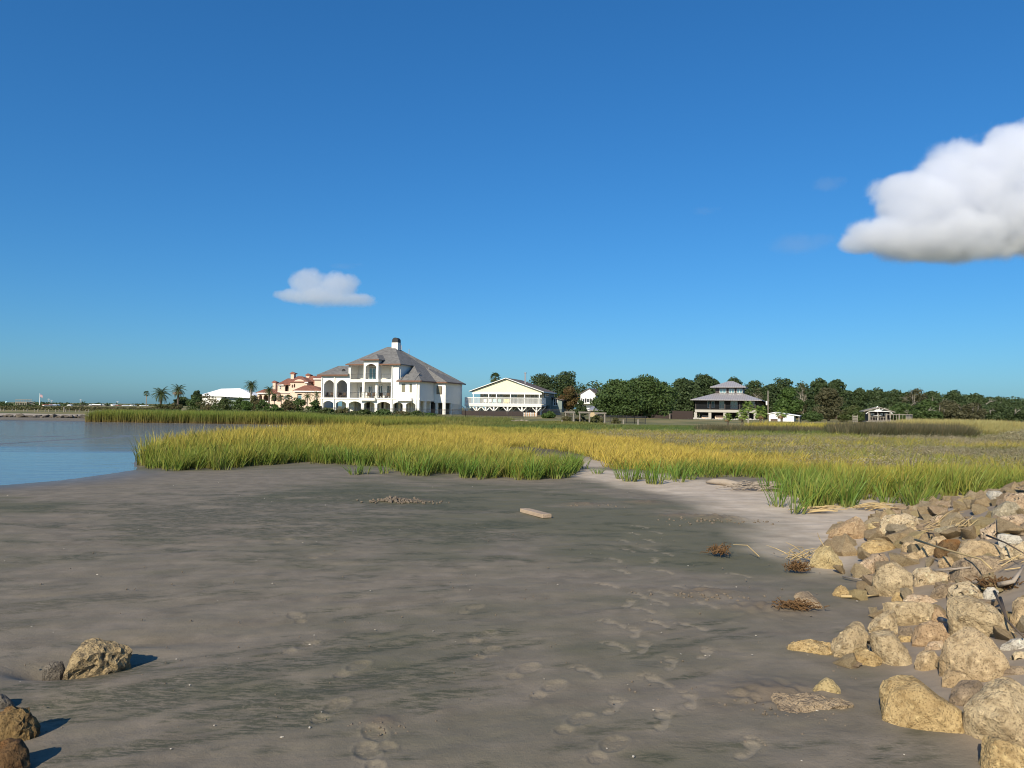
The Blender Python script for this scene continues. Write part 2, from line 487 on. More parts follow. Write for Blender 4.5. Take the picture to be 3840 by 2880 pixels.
def build_ground():
    a_in = np.radians(np.linspace(-39, 39, 470))
    a_out = np.radians(np.linspace(39, 321, 64)[1:-1])
    ang = np.concatenate([a_in, a_out])
    rad = np.concatenate([np.geomspace(0.5, 2.6, 18)[:-1], np.geomspace(2.6, 30, 560)[:-1], np.geomspace(30, 220, 150)[:-1], np.geomspace(220, 9000, 26)])
    na, nr = len(ang), len(rad)
    A, Rr = np.meshgrid(ang, rad)
    X = (Rr * np.sin(A)).ravel(); Y = (Rr * np.cos(A)).ravel()
    Z = base_h(X, Y)
    r = Rr.ravel()
    sd = poly_sd(X, Y, WPOLY)
    land = sstep(0.3, 2.5, sd)
    # gentle current ripples on the tidal flat, running obliquely
    c, s = math.cos(0.42), math.sin(0.42)
    al, ac = X * c + Y * s, -X * s + Y * c
    near = sstep(26, 14, r)
    Z += near * land * (0.05 * fbm(al * 0.35, ac * 1.1, 4) + 0.018 * fbm(al * 1.6, ac * 6.0, 3) + 0.008 * fbm(X * 9, Y * 9, 3))
    Z += sstep(20, 34, r) * sstep(0.5, 8, sd) * 0.10 * fbm(X * 0.15, Y * 0.15, 4)
    pr = np.zeros_like(X)
    sp = np.zeros_like(X)
    for lst, bare in ((BARE, True), (SHOE, False)):
        for (zx, zy, rot) in lst:
            p = at_z(*z7(zx, zy), 0.0)
            q = np.where((np.abs(X - p.x) < 0.3) & (np.abs(Y - p.y) < 0.3))[0]
            if not len(q): continue
            dx, dy = X[q] - p.x, Y[q] - p.y
            cr, sr = math.cos(rot), math.sin(rot)
            lx, ly = dx * cr + dy * sr, -dx * sr + dy * cr
            if (zx * 7 + zy) % 2 > 1 and bare: lx = -lx
            m = foot_mask(lx, ly, bare)
            ins = sstep(0.0, 0.25, m)
            rim = np.exp(-((m + 0.12) / 0.12) ** 2)
            if bare:
                Z[q] += -0.006 * ins + 0.003 * rim
                pr[q] = np.maximum(pr[q], ins * 0.8)
            else:
                Z[q] += -0.009 * ins + 0.004 * rim + 0.005 * ins * (np.sin(ly * 2 * math.pi / 0.036 + 2.5 * np.abs(lx) / .05) > 0.1)
                pr[q] = np.maximum(pr[q], ins * 0.35 + rim * 0.3)
    # scour hollows beside the half buried boulder
    for (u, v, rx, ry, dz) in ((190, 2515, .22, .12, -.09), (330, 2490, .33, .2, -.05), (560, 2410, .35, .10, -.03), (150, 2690, .2, .2, -.03), (2900, 2640, .3, .15, -.02)):
        p = at_z(u, v, 0)
        Z += dz * np.exp(-((X - p.x) / rx) ** 2 - ((Y - p.y) / ry) ** 2)
    # heap of excavated clods and smaller crumbly spots
    for (u, v, rx, ry, dz) in ((1475, 1880, .14, .22, .045), (1540, 1882, .35, .2, .03), (2190, 1897, .3, .18, .03), (2700, 1950, .35, .22, .05), (2560, 1940, .4, .15, .03), (1430, 2720, .09, .07, .008),
                               (2650, 2230, .3, .12, .025), (2900, 2620, .35, .2, .03), (2420, 1890, .4, .2, .03), (2880, 2290, .3, .2, .03)):
        p = at_z(u, v, 0)
        g = np.exp(-((X - p.x) / rx) ** 2 - ((Y - p.y) / ry) ** 2)
        Z += dz * g * (0.3 + 1.4 * vnoise(X * 17, Y * 17)) * (g > 0.02)
        sp = np.maximum(sp, g * 0.8)
    jig = fbm(X * 0.7, Y * 0.7, 4)
    pale = np.maximum(sstep(0.5, -0.5, poly_sd(X, Y, PALE) + 1.6 * jig), 0.85 * sstep(0.8, -0.5, poly_sd(X, Y, PALE2) + 1.5 * jig))
    pale = np.maximum(pale, 0.35 * sstep(0.0, 0.35, X - toe_x(Y)) * (Y < 20))
    sp = np.maximum(sp, 0.8 * sstep(0.0, 0.3, X - toe_x(Y)) * (Y < 16))
    soil = sstep(22, 27, Y) * sstep(-13, -11.5, X) * sstep(0, 1.5, sd)
    soil = np.maximum(soil, sstep(64, 68, Y) * sstep(-37, -34, X) * sstep(0, 1, sd))
    lawn = np.maximum.reduce([sstep(1.5, -1.5, poly_sd(X, Y, P) + 4 * jig) for P in (LAWN, LAWN2, LAWN3)])
    lawn = np.maximum(lawn, sstep(150, 190, r))
    fpale = sstep(76, 88, Y + 6 * jig) * sstep(-34, -42, X) * 0.75
    pale = np.maximum(pale * (1 - soil * sstep(0.3, -0.3, -poly_sd(X, Y, PALE2))), fpale * (1 - lawn))
    wet = sstep(3.0, 0.1, sd)
    c, s = math.cos(0.47), math.sin(0.47)
    al, ac = X * c + Y * s, -X * s + Y * c
    def ell(px_, py_, rx, ry): return np.exp(-((X - px_) / rx) ** 2 - ((Y - py_) / ry) ** 2)
    f1 = fbm(al * 1.3, ac * 6.5, 5) + .55 * fbm(al * 5, ac * 16, 3)
    f2 = fbm(X * 1.1, Y * 3.2, 5) + .6 * fbm(X * 4.5, Y * 9, 3)
    reg = fbm(X * .35, Y * .35, 3)
    algae = np.maximum.reduce([
        sstep(.02, .26, f2 + .52 * ell(-3.5, 11.2, 3.4, 3.6) - .13 + .25 * reg) * sstep(18, 14, r),
        sstep(.02, .24, f1 + .28 * ell(-1.75, 4.0, 1.2, .75) + .16 * ell(-.9, 4.9, 1.0, .6) - .10 + .2 * reg) * sstep(8, 5.5, r),
        .7 * sstep(.06, .3, f1 + .3 * ell(-3.4, 6.0, 1.2, .7) - .08 + .2 * reg) * sstep(9, 7, r)]) * land * (1 - pale)
    film = sstep(-.12, .22, reg + .5 * fbm(X * 1.2, Y * 2.4, 4) + .18 * ell(2.6, 8.5, 1.6, 3.0) + .12 * ell(-4, 7.5, 2, 2.5))
    n = na * nr
    verts = np.empty((n + 1, 3)); verts[:n, 0] = X; verts[:n, 1] = Y; verts[:n, 2] = Z
    verts[n] = (0, 0, hgt(0, 0))
    i = np.arange(nr - 1)[:, None] * na; j = np.arange(na)[None, :]; j2 = (j + 1) % na
    q = np.stack([i + j, i + na + j, i + na + j2, i + j2], -1).reshape(-1, 4)
    tri = np.stack([np.full(na, n), np.arange(na), (np.arange(na) + 1) % na], -1)
    me = bpy.data.meshes.new('ground')
    me.vertices.add(n + 1); me.vertices.foreach_set('co', verts.ravel())
    nl = len(q) * 4 + len(tri) * 3
    me.loops.add(nl)
    me.loops.foreach_set('vertex_index', np.concatenate([q.ravel(), tri.ravel()]))
    me.polygons.add(len(q) + len(tri))
    st = np.concatenate([np.arange(len(q)) * 4, len(q) * 4 + np.arange(len(tri)) * 3])
    me.polygons.foreach_set('loop_start', st)
    me.polygons.foreach_set('use_smooth', np.ones(len(st), bool))
    me.update(calc_edges=True)
    zc = np.zeros((n + 1, 4)); zc[:n, 0] = pale; zc[:n, 1] = soil; zc[:n, 2] = lawn; zc[:n, 3] = 1
    a = me.attributes.new('algae', 'FLOAT', 'POINT'); a.data.foreach_set('value', np.append(algae, 0))
    a = me.attributes.new('film', 'FLOAT', 'POINT'); a.data.foreach_set('value', np.append(film, 0))
    a = me.color_attributes.new('zone', 'FLOAT_COLOR', 'POINT'); a.data.foreach_set('color', zc.ravel())
    zc = np.zeros((n + 1, 4)); zc[:n, 0] = pr; zc[:n, 1] = wet; zc[:n, 2] = sp; zc[:n, 3] = 1
    a = me.color_attributes.new('marks', 'FLOAT_COLOR', 'POINT'); a.data.foreach_set('color', zc.ravel())
    me.validate()
    return me

def ground_mat():
    m, t, b = mat_new('tidal_flat_ground')
    P = posco(t)
    z = nd(t, 'ShaderNodeVertexColor', layer_name='zone'); mk = nd(t, 'ShaderNodeVertexColor', layer_name='marks')
    zs = nd(t, 'ShaderNodeSeparateColor'); t.links.new(z.outputs[0], zs.inputs[0])
    ms = nd(t, 'ShaderNodeSeparateColor'); t.links.new(mk.outputs[0], ms.inputs[0])
    st = mapping(t, P, -0.42, (0.55, 2.4, 1))
    st2 = mapping(t, P, -0.25, (0.8, 3.6, 1))
    fine = noise_(t, P, 45, 5, 0.65)
    mid = noise_(t, P, 3.0, 6, 0.6)
    big = noise_(t, P, 0.33, 4, 0.55)
    mud = mixc(t, ramp(t, mid, 0.3, 0.7), (0.142, 0.119, 0.088), (0.226, 0.188, 0.142))
    mud = mixc(t, ramp(t, noise_(t, st2, 1.4, 5, 0.6), 0.35, 0.75), mud, (0.168, 0.145, 0.105))
    # algae film: broad olive tint, dark streaks in the current direction
    fa = nd(t, 'ShaderNodeAttribute', attribute_name='film'); ga = nd(t, 'ShaderNodeAttribute', attribute_name='algae')
    mud = mixc(t, math_(t, 'MULTIPLY', fa.outputs['Fac'], 0.85), mud, (0.105, 0.101, 0.060))
    brk = ramp(t, noise_(t, st, 15, 6, 0.75), 0.42, 0.56)
    fl = math_(t, 'MULTIPLY', math_(t, 'MULTIPLY', ga.outputs['Fac'], math_(t, 'ADD', math_(t, 'MULTIPLY', brk, .88), .12)), ramp(t, fine, 0.22, 0.5))
    mud = mixc(t, math_(t, 'MULTIPLY', fl, 0.76), mud, (0.040, 0.046, 0.024))
    speck = ramp(t, noise_(t, P, 160, 2, 0.5), 0.68, 0.74)
    mud = mixc(t, math_(t, 'MULTIPLY', speck, 0.5), mud, (0.27, 0.24, 0.19))
    shell = ramp(t, noise_(t, st2, 14, 4, 0.7), 0.66, 0.72)
    mud = mixc(t, math_(t, 'MULTIPLY', shell, 0.35), mud, (0.25, 0.215, 0.165))
    dots = ramp(t, noise_(t, P, 75, 3, 0.6), 0.64, 0.70)
    mud = mixc(t, math_(t, 'MULTIPLY', dots, 0.5), mud, (0.07, 0.058, 0.042))
    mud = mixc(t, math_(t, 'MULTIPLY', ms.outputs[0], .55), mud, (0.31, 0.26, 0.19))
    mud = mixc(t, ms.outputs[2], mud, (0.145, 0.112, 0.08))
    pale = mixc(t, ramp(t, mid, 0.3, 0.7), (0.43, 0.35, 0.265), (0.53, 0.445, 0.35))
    pale = mixc(t, math_(t, 'MULTIPLY', ramp(t, noise_(t, st2, 2.2, 5), 0.5, 0.7), 0.4), pale, (0.22, 0.19, 0.16))
    soil = mixc(t, mid, (0.075, 0.062, 0.035), (0.13, 0.11, 0.06))
    lawn = mixc(t, ramp(t, noise_(t, P, 0.12, 4), 0.35, 0.65), (0.10, 0.115, 0.035), (0.30, 0.235, 0.10))
    lawn = mixc(t, math_(t, 'MULTIPLY', noise_(t, P, 2.5, 5), 0.5), lawn, (0.14, 0.13, 0.05))
    c = mixc(t, zs.outputs[0], mud, pale)
    c = mixc(t, zs.outputs[1], c, soil)
    c = mixc(t, zs.outputs[2], c, lawn)
    c = mixc(t, math_(t, 'MULTIPLY', ms.outputs[1], 0.35), c, (0.10, 0.088, 0.075))
    t.links.new(c, b.inputs['Base Color'])
    rough = math_(t, 'SUBTRACT', 0.82, math_(t, 'MULTIPLY', ms.outputs[1], 0.45))
    t.links.new(rough, b.inputs['Roughness'])
    b.inputs['Specular IOR Level'].default_value = 0.3
    hsum = math_(t, 'ADD', math_(t, 'MULTIPLY', fine, 0.5), math_(t, 'MULTIPLY', noise_(t, st2, 6, 5, 0.65), 0.45))
    hsum = math_(t, 'ADD', hsum, math_(t, 'MULTIPLY', noise_(t, P, 130, 3, 0.6), 0.22))
    bump_(t, b, hsum, 0.42, 0.018)
    return m

gnd = link_mesh('ground', build_ground())
gnd.data.materials.append(ground_mat())
tag(gnd, kind='structure', label='grey brown tidal mud flat with algae streaks, pale sand and marsh soil behind')

# ------------------------------------------------------------------ water
def water_mat():
    m, t, b = mat_new('bay_water')
    P = posco(t)
    sp = nd(t, 'ShaderNodeSeparateXYZ'); t.links.new(P, sp.inputs[0])
    b.inputs['Base Color'].default_value = (0.13, 0.132, 0.128, 1)
    b.inputs['Roughness'].default_value = 0.1
    b.inputs['IOR'].default_value = 1.33
    b.inputs['Specular IOR Level'].default_value = 0.5
    wm = mapping(t, P, 0.12, (0.35, 1.6, 1))
    h = math_(t, 'ADD', noise_(t, wm, 1.5, 4, 0.6, 0.4), math_(t, 'MULTIPLY', noise_(t, wm, 6.0, 3, 0.6), 0.35))
    ruff = ramp(t, math_(t, 'ADD', sp.outputs[1], math_(t, 'MULTIPLY', noise_(t, mapping(t, P, 0.1, (0.05, 0.3, 1)), 1.0, 3), 12.0)), 32, 44)
    amp = math_(t, 'ADD', math_(t, 'MULTIPLY', ruff, 2.2), 0.05)
    bp = bump_(t, b, math_(t, 'MULTIPLY', h, amp), 1.0, 0.22)
    return m
w = MB()
w.add([(-450, -60, WATER), (-6, -60, WATER), (-6, 75, WATER), (-450, 110, WATER)], [(0, 1, 2, 3)])
wo_ = w.build('water', water_mat())
tag(wo_, kind='structure', label='blue bay water, calm by the mud and ruffled further out')

# ------------------------------------------------------------------ buildings
class Site:
    """House frame: origin on the ground, x to the right along the front, y into the depth. Reads picture points on its planes."""
    def __init__(s, u, v, Y, rz, z0, off, sc):
        p = at_depth(u, v, Y)
        s.o = Vector((p.x, p.y, z0)); s.rz = rz; s.off = off; s.sc = sc
        s.Mi = (Matrix.Translation(s.o) @ Matrix.Rotation(rz, 4, 'Z')).inverted()
    def px(s, a, b): return (s.off[0] + a * s.sc, s.off[1] + b * s.sc)
    def front(s, a, b, y=0.0):
        """local (x, z) of zoom point (a, b) on the plane y"""
        o = s.Mi @ CAM; d = s.Mi.to_3x3() @ ray(*s.px(a, b))
        q = o + d * ((y - o.y) / d.y)
        return q.x, q.z
    def side(s, a, b, x=0.0):
        o = s.Mi @ CAM; d = s.Mi.to_3x3() @ ray(*s.px(a, b))
        q = o + d * ((x - o.x) / d.x)
        return q.y, q.z
    def fx(s, a, y=0.0, b=700): return s.front(a, b, y)[0]
    def fz(s, a, b, y=0.0): return s.front(a, b, y)[1]

def roof_slab(mb, poly, t=0.16, mi=0):
    return mb.prism([tuple(p) for p in poly], (0, 0, -t), mi)

def window(parent, x0, x1, z0, z1, y, glass='glass', frame='white', fw=0.09, mull=0, name='window', label=None, side=0, bars=0):
    """Framed window in a wall facing -y (side=0) or +x (side=1). frame is the part, pane the sub-part."""
    f, g = MB(), MB()
    def bx(mb, a0, a1, b0, b1, c0, c1):
        if side == 0: mb.box(a0, a1, b0, b1, c0, c1)
        else: mb.box(y - b1 + y - y, y - b0 + y - y, a0, a1, c0, c1) if False else mb.box(-b1 + 2 * y, -b0 + 2 * y, a0, a1, c0, c1)
    bx(f, x0, x1, y - 0.06, y + 0.05, z1 - fw, z1); bx(f, x0, x1, y - 0.06, y + 0.05, z0, z0 + fw)
    bx(f, x0, x0 + fw, y - 0.06, y + 0.05, z0 + fw, z1 - fw); bx(f, x1 - fw, x1, y - 0.06, y + 0.05, z0 + fw, z1 - fw)
    for k in range(mull):
        xc = x0 + (x1 - x0) * (k + 1) / (mull + 1)
        bx(f, xc - fw / 2, xc + fw / 2, y - 0.05, y + 0.05, z0 + fw, z1 - fw)
    for k in range(bars):
        zc = z0 + (z1 - z0) * (k + 1) / (bars + 1)
        bx(f, x0 + fw, x1 - fw, y - 0.045, y + 0.02, zc - fw / 3, zc + fw / 3)
    fo = f.build(name, M[frame], parent)
    if label: fo['label'] = label
    bx(g, x0 + fw * 0.5, x1 - fw * 0.5, y + 0.0, y + 0.02, z0 + fw * 0.5, z1 - fw * 0.5)
    g.build('pane', M[glass], fo)
    return fo

def railing(parent, pts, h=1.0, mat='dark_metal', step=0.14, w=0.025, name='railing', rail=0.05):
    mb = MB()
    for a, b in zip(pts[:-1], pts[1:]):
        a, b = Vector(a), Vector(b)
        mb.bar(a + Vector((0, 0, h)), b + Vector((0, 0, h)), rail, rail)
        mb.bar(a + Vector((0, 0, 0.1)), b + Vector((0, 0, 0.1)), rail * 0.8)
        n = max(1, int((b - a).length / step))
        for k in range(n + 1):
            q = a.lerp(b, k / n)
            mb.bar(q + Vector((0, 0, 0.1)), q + Vector((0, 0, h)), w)
    return mb.build(name, M[mat], parent)

# ---- white stucco mansion
H = Site(1572, 1525, 130.0, -math.atan2(0.297, 0.955), 0.12, (1150, 1240), 0.28933)
house = empty('white_mansion', H.o, H.rz, 'white three storey stucco mansion with arcades, balconies and a grey shingle hip roof', 'house')
XL = H.fx(190)
x540, x1110, x1190 = H.fx(540), H.fx(1108), H.fx(1193)
F1, F2 = H.fz(700, 880), H.fz(700, 640)        # floor levels
E2, E3, EL = H.fz(1465, 655), H.fz(1100, 438), H.fz(350, 577)
mb = MB()
def opn(a0, a1, t, b, rise, y=0.0):
    return (H.fx(a0, y), H.fx(a1, y), H.fz((a0 + a1) / 2, b, y), H.fz((a0 + a1) / 2, t, y), rise)
g0 = [opn(220, 350, 910, 1080, .42), opn(382, 515, 913, 1080, .42), opn(550, 710, 916, 1080, .42), opn(745, 885, 920, 1080, .42), opn(918, 1087, 922, 1080, .42),
      opn(1125, 1250, 927, 1080, .42), opn(1290, 1415, 928, 1080, .42)]
g0 = [(a, b, 0.0, d, r) for a, b, c, d, r in g0]
mb.wall(XL, 0, 0, F1 - 0.13, 0, 0.45, g0)
z2a = F1 + 0.13
g1 = [opn(225, 360, 640, 855, .75), opn(388, 525, 640, 855, .75), opn(560, 720, 668, 858, 0), opn(750, 890, 668, 858, 0), opn(918, 1092, 668, 858, 0), opn(1225, 1283, 678, 805, 0), opn(1328, 1370, 678, 808, 0)]
g1 = [(a, b, z2a if i < 5 else c, d, r) for i, (a, b, c, d, r) in enumerate(g1)]
left = [g for g in g1 if g[1] < x540]; mid = [g for g in g1 if x540 < g[0] < x1190]; rgt = [g for g in g1 if g[0] > x1190]
mb.wall(XL, x540, z2a, EL, 0, 0.45, left)
mb.wall(x540, x1190, z2a, F2 - 0.12, 0, 0.45, mid)
mb.wall(x1190, 0, z2a, E2 + 0.05, 0, 0.45, rgt)
g2 = [opn(567, 727, 450, 605, 0), opn(930, 1098, 445, 605, 0)]
pcx0, pcx1 = H.fx(727), H.fx(930)
g2 = [(a, b, F2 + 0.12, d, r) for a, b, c, d, r in g2]
mb.wall(x540, pcx0, F2 + 0.12, E3, 0, 0.45, g2[:1])
mb.wall(pcx1, x1190, F2 + 0.12, E3, 0, 0.45, g2[1:])
# projecting centre bay on the third floor
py = -0.9
ca, cb = H.fx(735, py), H.fx(925, py)
CZ = H.fz(830, 378, py)
mb.wall(ca, cb, F2 + 0.12, CZ, py, 0.3, [(H.fx(760, py), H.fx(898, py), F2 + 0.12, H.fz(830, 430, py), .5)])
mb.box(ca, ca + 0.25, py + 0.3, 0.45, F2 + 0.12, CZ); mb.box(cb - 0.25, cb, py + 0.3, 0.45, F2 + 0.12, CZ)
# solid side of the third storey and of the lower right wing
xs3 = H.fx(1200)
mb.box(xs3 - 0.3, xs3 + 0.0, 0.45, 6.2, F2, E3)
y1, y2, y3 = 6.6, 8.0, 15.3
DX = 2.04
zo = H.fz(1470, 912)
mb.box(-0.3, 0, 0.45, y1, zo, E2 + 0.05)
mb.box(-0.3, DX, y1, y1 + 0.3, zo, E2 + 0.05)
mb.box(DX - 0.3, DX, y1 + 0.3, y3, zo, E2 + 0.05)
mb.box(XL, DX - 0.3, y3 - 0.3, y3, 0, E2)
mb.box(XL, XL + 0.3, 0.45, y3 - 0.3, F1 + 0.2, EL - 0.1)
mb.box(DX - 0.32, DX - 0.02, y1 + 3.2, y3, 0, zo)
wallo = mb.build('wall', M['stucco'], house)
# floors and ledges
mb = MB()
mb.box(XL - 0.12, 0.12, -0.12, 0.5, F1 - 0.13, z2a)
mb.box(XL + 0.3, -0.3, 0.5, y3 - 0.3, F1 - 0.1, F1 + 0.1)
mb.box(H.fx(715), H.fx(910), -0.75, -0.12, F1 - 0.35, z2a)
mb.box(x540, x1190, -0.05, 0.5, F2 - 0.12, F2 + 0.12)
mb.box(x540 + 0.3, x1190, 0.5, 5.5, F2 - 0.1, F2 + 0.1)
mb.box(ca - 0.1, cb + 0.1, py - 0.1, -0.05, F2 - 0.35, F2 + 0.12)
mb.box(H.fx(1185), H.fx(1380), -0.6, -0.12, F1 - 0.35, z2a + 0.05)
mb.box(0.0, DX, y1 - 0.05, y3, zo - 0.25, zo)
mb.build('floor_ledge', M['stucco'], house)
# recessed back walls
mb = MB()
mb.box(x540 + 0.3, x1190 - 0.3, 2.9, 3.1, F1 + 0.1, F2 - 0.1)
mb.box(x540 + 0.3, xs3 - 0.3, 2.9, 3.1, F2 + 0.1, E3)
mb.box(x540 + 0.02, x540 + 0.3, 0.45, 5.5, F1 + 0.1, E3)
mb.box(x1110 + 0.05, x1110 + 0.3, 0.45, 2.9, F1 + 0.1, E3)
mb.box(XL + 2.0, -0.4, 5.8, 6.0, 0, F1 - 0.1)
mb.box(H.fx(375), H.fx(370) + 2.6, 2.4, 2.6, 0, F1 - 0.1)
mb.build('recessed_wall', M['stucco'], house)
for a0, a1, zt, lvl in ((575, 600, 2.1, 1), (690, 722, 2.1, 1), (800, 850, 2.2, 1), (935, 985, 2.3, 1), (1040, 1100, 2.3, 1), (640, 665, 1.3, 2), (805, 895, 2.2, 2)):
    zb = (F1 if lvl == 1 else F2) + 0.12
    window(house, H.fx(a0, 2.8), H.fx(a1, 2.8), zb, zb + zt, 2.82, 'glass_blue' if a0 == 805 else 'glass', mull=1 if a1 - a0 > 45 else 0, name='balcony_door')
for a0, a1 in ((585, 625), (775, 830), (960, 1005), (1145, 1200), (1225, 1250), (1000, 1040), (860, 885)):
    window(house, H.fx(a0, 5.7), H.fx(a1, 5.7), 0.05, 2.3, 5.72, 'glass', name='ground_door')
mb = MB()
for a in (650, 840, 870, 960, 1020, 1210, 1330, 1370, 1395):
    x = H.fx(a, 3.6); mb = MB(); mb.box(x - 0.16, x + 0.16, 3.45, 3.75, 0, F1 - 0.1); mb.build('column', M['stucco'], house)
for a, yy in ((1537, 2.5), (1692, y1 + 0.2)):
    yv = yy; x = H.fx(a, yv); mb = MB(); mb.box(x - 0.2, x + 0.2, yv - 0.2, yv + 0.2, 0, zo - 0.27 if yv > 6 else zo - 0.02); mb.build('column', M['stucco'], house)
mb = MB(); mb.box(DX - 0.42, DX, y1, y1 + 0.42, 0, zo - 0.25)
mb.build('column', M['stucco'], house)
window(house, H.fx(1605, 7), H.fx(1652, 7), 0.05, 2.35, 6.95, 'glass', 'furniture', name='side_door')
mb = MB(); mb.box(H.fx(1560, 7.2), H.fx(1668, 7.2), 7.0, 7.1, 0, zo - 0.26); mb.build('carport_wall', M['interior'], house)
for i, (a0, a1, b0, b1) in enumerate(((1225, 1283, 805, 678), (1328, 1370, 808, 678))):
    window(house, H.fx(a0), H.fx(a1), H.fz(a0, b0), H.fz(a0, b1), 0.12, 'glass_screen', label='tall window with tan shade on the front bay')
window(house, H.fx(1688, y1), H.fx(1755, y1), H.fz(1700, 822, y1), H.fz(1700, 720, y1), y1 - 0.06, 'glass_screen', 'furniture', label='dark framed window on the stepped side bay')
# lattice
mb = MB()
ya, yb_ = H.side(1878, 1000, DX)[0], H.side(1982, 1000, DX)[0]
for k in range(9):
    yy = ya + (yb_ - ya) * k / 8; mb.box(DX + 0.002, DX + 0.05, yy - 0.04, yy + 0.04, 0.1, zo - 0.35)
for k in range(12):
    zz = 0.12 + (zo - 0.5) * k / 11; mb.box(DX + 0.052, DX + 0.09, ya, yb_, zz - 0.035, zz + 0.035)
mb.build('lattice', M['white'], house)
# railings
for (a0, a1, f, yy) in ((225, 360, F1, .2), (388, 525, F1, .2), (560, 720, F1, .2), (918, 1092, F1, .2), (567, 727, F2, .2), (930, 1098, F2, .2)):
    railing(house, [(H.fx(a0), yy, f + 0.13), (H.fx(a1), yy, f + 0.13)], 0.95, step=0.2, w=0.018)
railing(house, [(H.fx(720), -0.15, F1 + 0.13), (H.fx(720), -0.7, F1 + 0.13), (H.fx(905), -0.7, F1 + 0.13), (H.fx(905), -0.15, F1 + 0.13)], 0.95, step=0.2, w=0.018)
railing(house, [(H.fx(760, py), py + .1, F2 + 0.13), (H.fx(898, py), py + .1, F2 + 0.13)], 0.95, step=0.2, w=0.018)
# roofs
eY = -0.55
pk = 12.75 - H.o.z
PR, PL = Vector((-8.3, 7, pk)), Vector((-9.9, 7, pk))
e2, e3 = E2 + 0.1, E3 + 0.08
A_ = Vector((0.5, eY, e2)); s_r = (pk - e2) / (0.5 + 8.3)
xe = 0.5 - (e3 - e2) / s_r
E_ = Vector((xe, eY, e3)); G_ = Vector((H.fx(500, eY), eY, e3))
H_ = Vector((xe, 5.14, e3))
Q_ = Vector((-3.5, 10.0, e2 + 4.0 * s_r))
B1, B2 = Vector((DX + 0.5, y1 - 0.4, e2)), Vector((DX + 0.5, y3 + 0.5, e2))
BL = Vector((G_.x, y3 + 0.5, e3))
mb = MB()
roof_slab(mb, [G_, E_, PR, PL])
roof_slab(mb, [BL, G_, PL])
roof_slab(mb, [E_, H_, Q_, PR])
roof_slab(mb, [A_, Vector((0.5, y1 - 0.4, e2)), Q_, H_])
roof_slab(mb, [A_, H_, Vector((xe, eY, e2))][::-1])
roof_slab(mb, [Vector((0.5, y1 - 0.4, e2)), B1, Q_])
roof_slab(mb, [B1, B2, Q_]); roof_slab(mb, [Q_, B2, PR])
roof_slab(mb, [PL, PR, B2, Vector((G_.x, y3 + .5, e2)), BL])
# small hip over the front bay and the dormer above the side window
xh0, xh1 = H.fx(1165, eY - .1), H.fx(1400, eY)
roof_slab(mb, [Vector((xh0, eY - 0.12, e2 - 0.02)), Vector((xe + .02, eY - 0.12, e2 - 0.02)), Vector((xe + .02, 0.6, e2 + 0.8))])
ap = Vector((H.fx(1330, 0.8), 1.6, e2 + 1.38))
roof_slab(mb, [Vector((H.fx(1215, eY), eY - 0.12, e2 + 0.02)), Vector((xh1, eY - 0.12, e2 + 0.02)), ap])
roof_slab(mb, [Vector((xh1, eY - 0.12, e2 + 0.02)), Vector((xh1 - .2, 2.2, e2 + 1.52)), ap])
# left wing hip
el = EL + 0.08
LW0 = Vector((XL - 0.6, eY, el)); LR = H.fz(470, 455, 4.0)
RL = Vector((H.fx(410, 4.0), 4.0, LR))
roof_slab(mb, [LW0, Vector((x540 + 0.2, eY, el)), Vector((x540 + 0.2, 4.0, LR)), RL])
roof_slab(mb, [Vector((XL - 0.6, 10, el)), LW0, RL])
roof_slab(mb, [RL, Vector((x540 + .2, 4.0, LR)), Vector((x540 + .2, 10, el)), Vector((XL - .6, 10, el))])
# centre dormer
dz = CZ + 0.06
d0, d1 = Vector((H.fx(697, py - .4), py - 0.5, dz)), Vector((H.fx(937, py - .4), py - 0.5, dz))
dm = Vector(((d0.x + d1.x) / 2 + 0.2, 0.6, dz + 1.05)); db = Vector((dm.x, 4.4, dz + 1.05))
roof_slab(mb, [d0, d1, dm], 0.14)
roof_slab(mb, [d1, Vector((d1.x, 2.6, dz)), db, dm], 0.14)
roof_slab(mb, [Vector((d0.x, 2.6, dz)), d0, dm, db], 0.14)
roofo = mb.build('roof', M['shingle'], house)
mb = MB()
mb.box(G_.x, E_.x, eY - 0.09, eY - 0.003, e3 - 0.22, e3 + 0.02)
mb.box(LW0.x, x540 + 0.2, eY - 0.09, eY - 0.003, el - 0.22, el + 0.02)
mb.box(xh0, 0.5, eY - 0.24, eY - 0.125, e2 - 0.24, e2)
mb.box(0.503, 0.59, eY, y1 - 0.4, e2 - 0.22, e2 + 0.02)
mb.box(0.5, DX + .5, y1 - 0.52, y1 - 0.403, e2 - 0.22, e2 + 0.02)
mb.box(DX + 0.503, DX + 0.59, y1 - 0.4, y3 + 0.5, e2 - 0.22, e2 + 0.02)
mb.box(d0.x, d1.x, py - 0.6, py - 0.503, dz - 0.2, dz + 0.02)
mb.build('gutter', M['copper_trim'], house)
mb = MB()
for a in (205, 365, 1112):
    x = H.fx(a); mb = MB(); mb.box(x - 0.06, x + 0.06, -0.24, -0.125, 0, (EL if a < 500 else E3) - 0.15); mb.build('downpipe', M['white'], house)
x = H.fx(1430); mb = MB(); mb.box(x - 0.06, x + 0.06, -0.24, -0.125, 0, E2 - 0.1); mb.build('downpipe', M['white'], house); mb = MB()
mb.box(DX + 0.003, DX + 0.11, y1 + 0.1, y1 + 0.22, 0, E2 - 0.1)
mb.build('downpipe', M['white'], house)
cx = H.fx(1157, 7.2)
mb = MB(); mb.box(cx - 0.62, cx + 0.62, 6.4, 7.8, pk - 0.6, pk + 0.75); ch = mb.build('chimney', M['stucco'], house)
mb = MB()
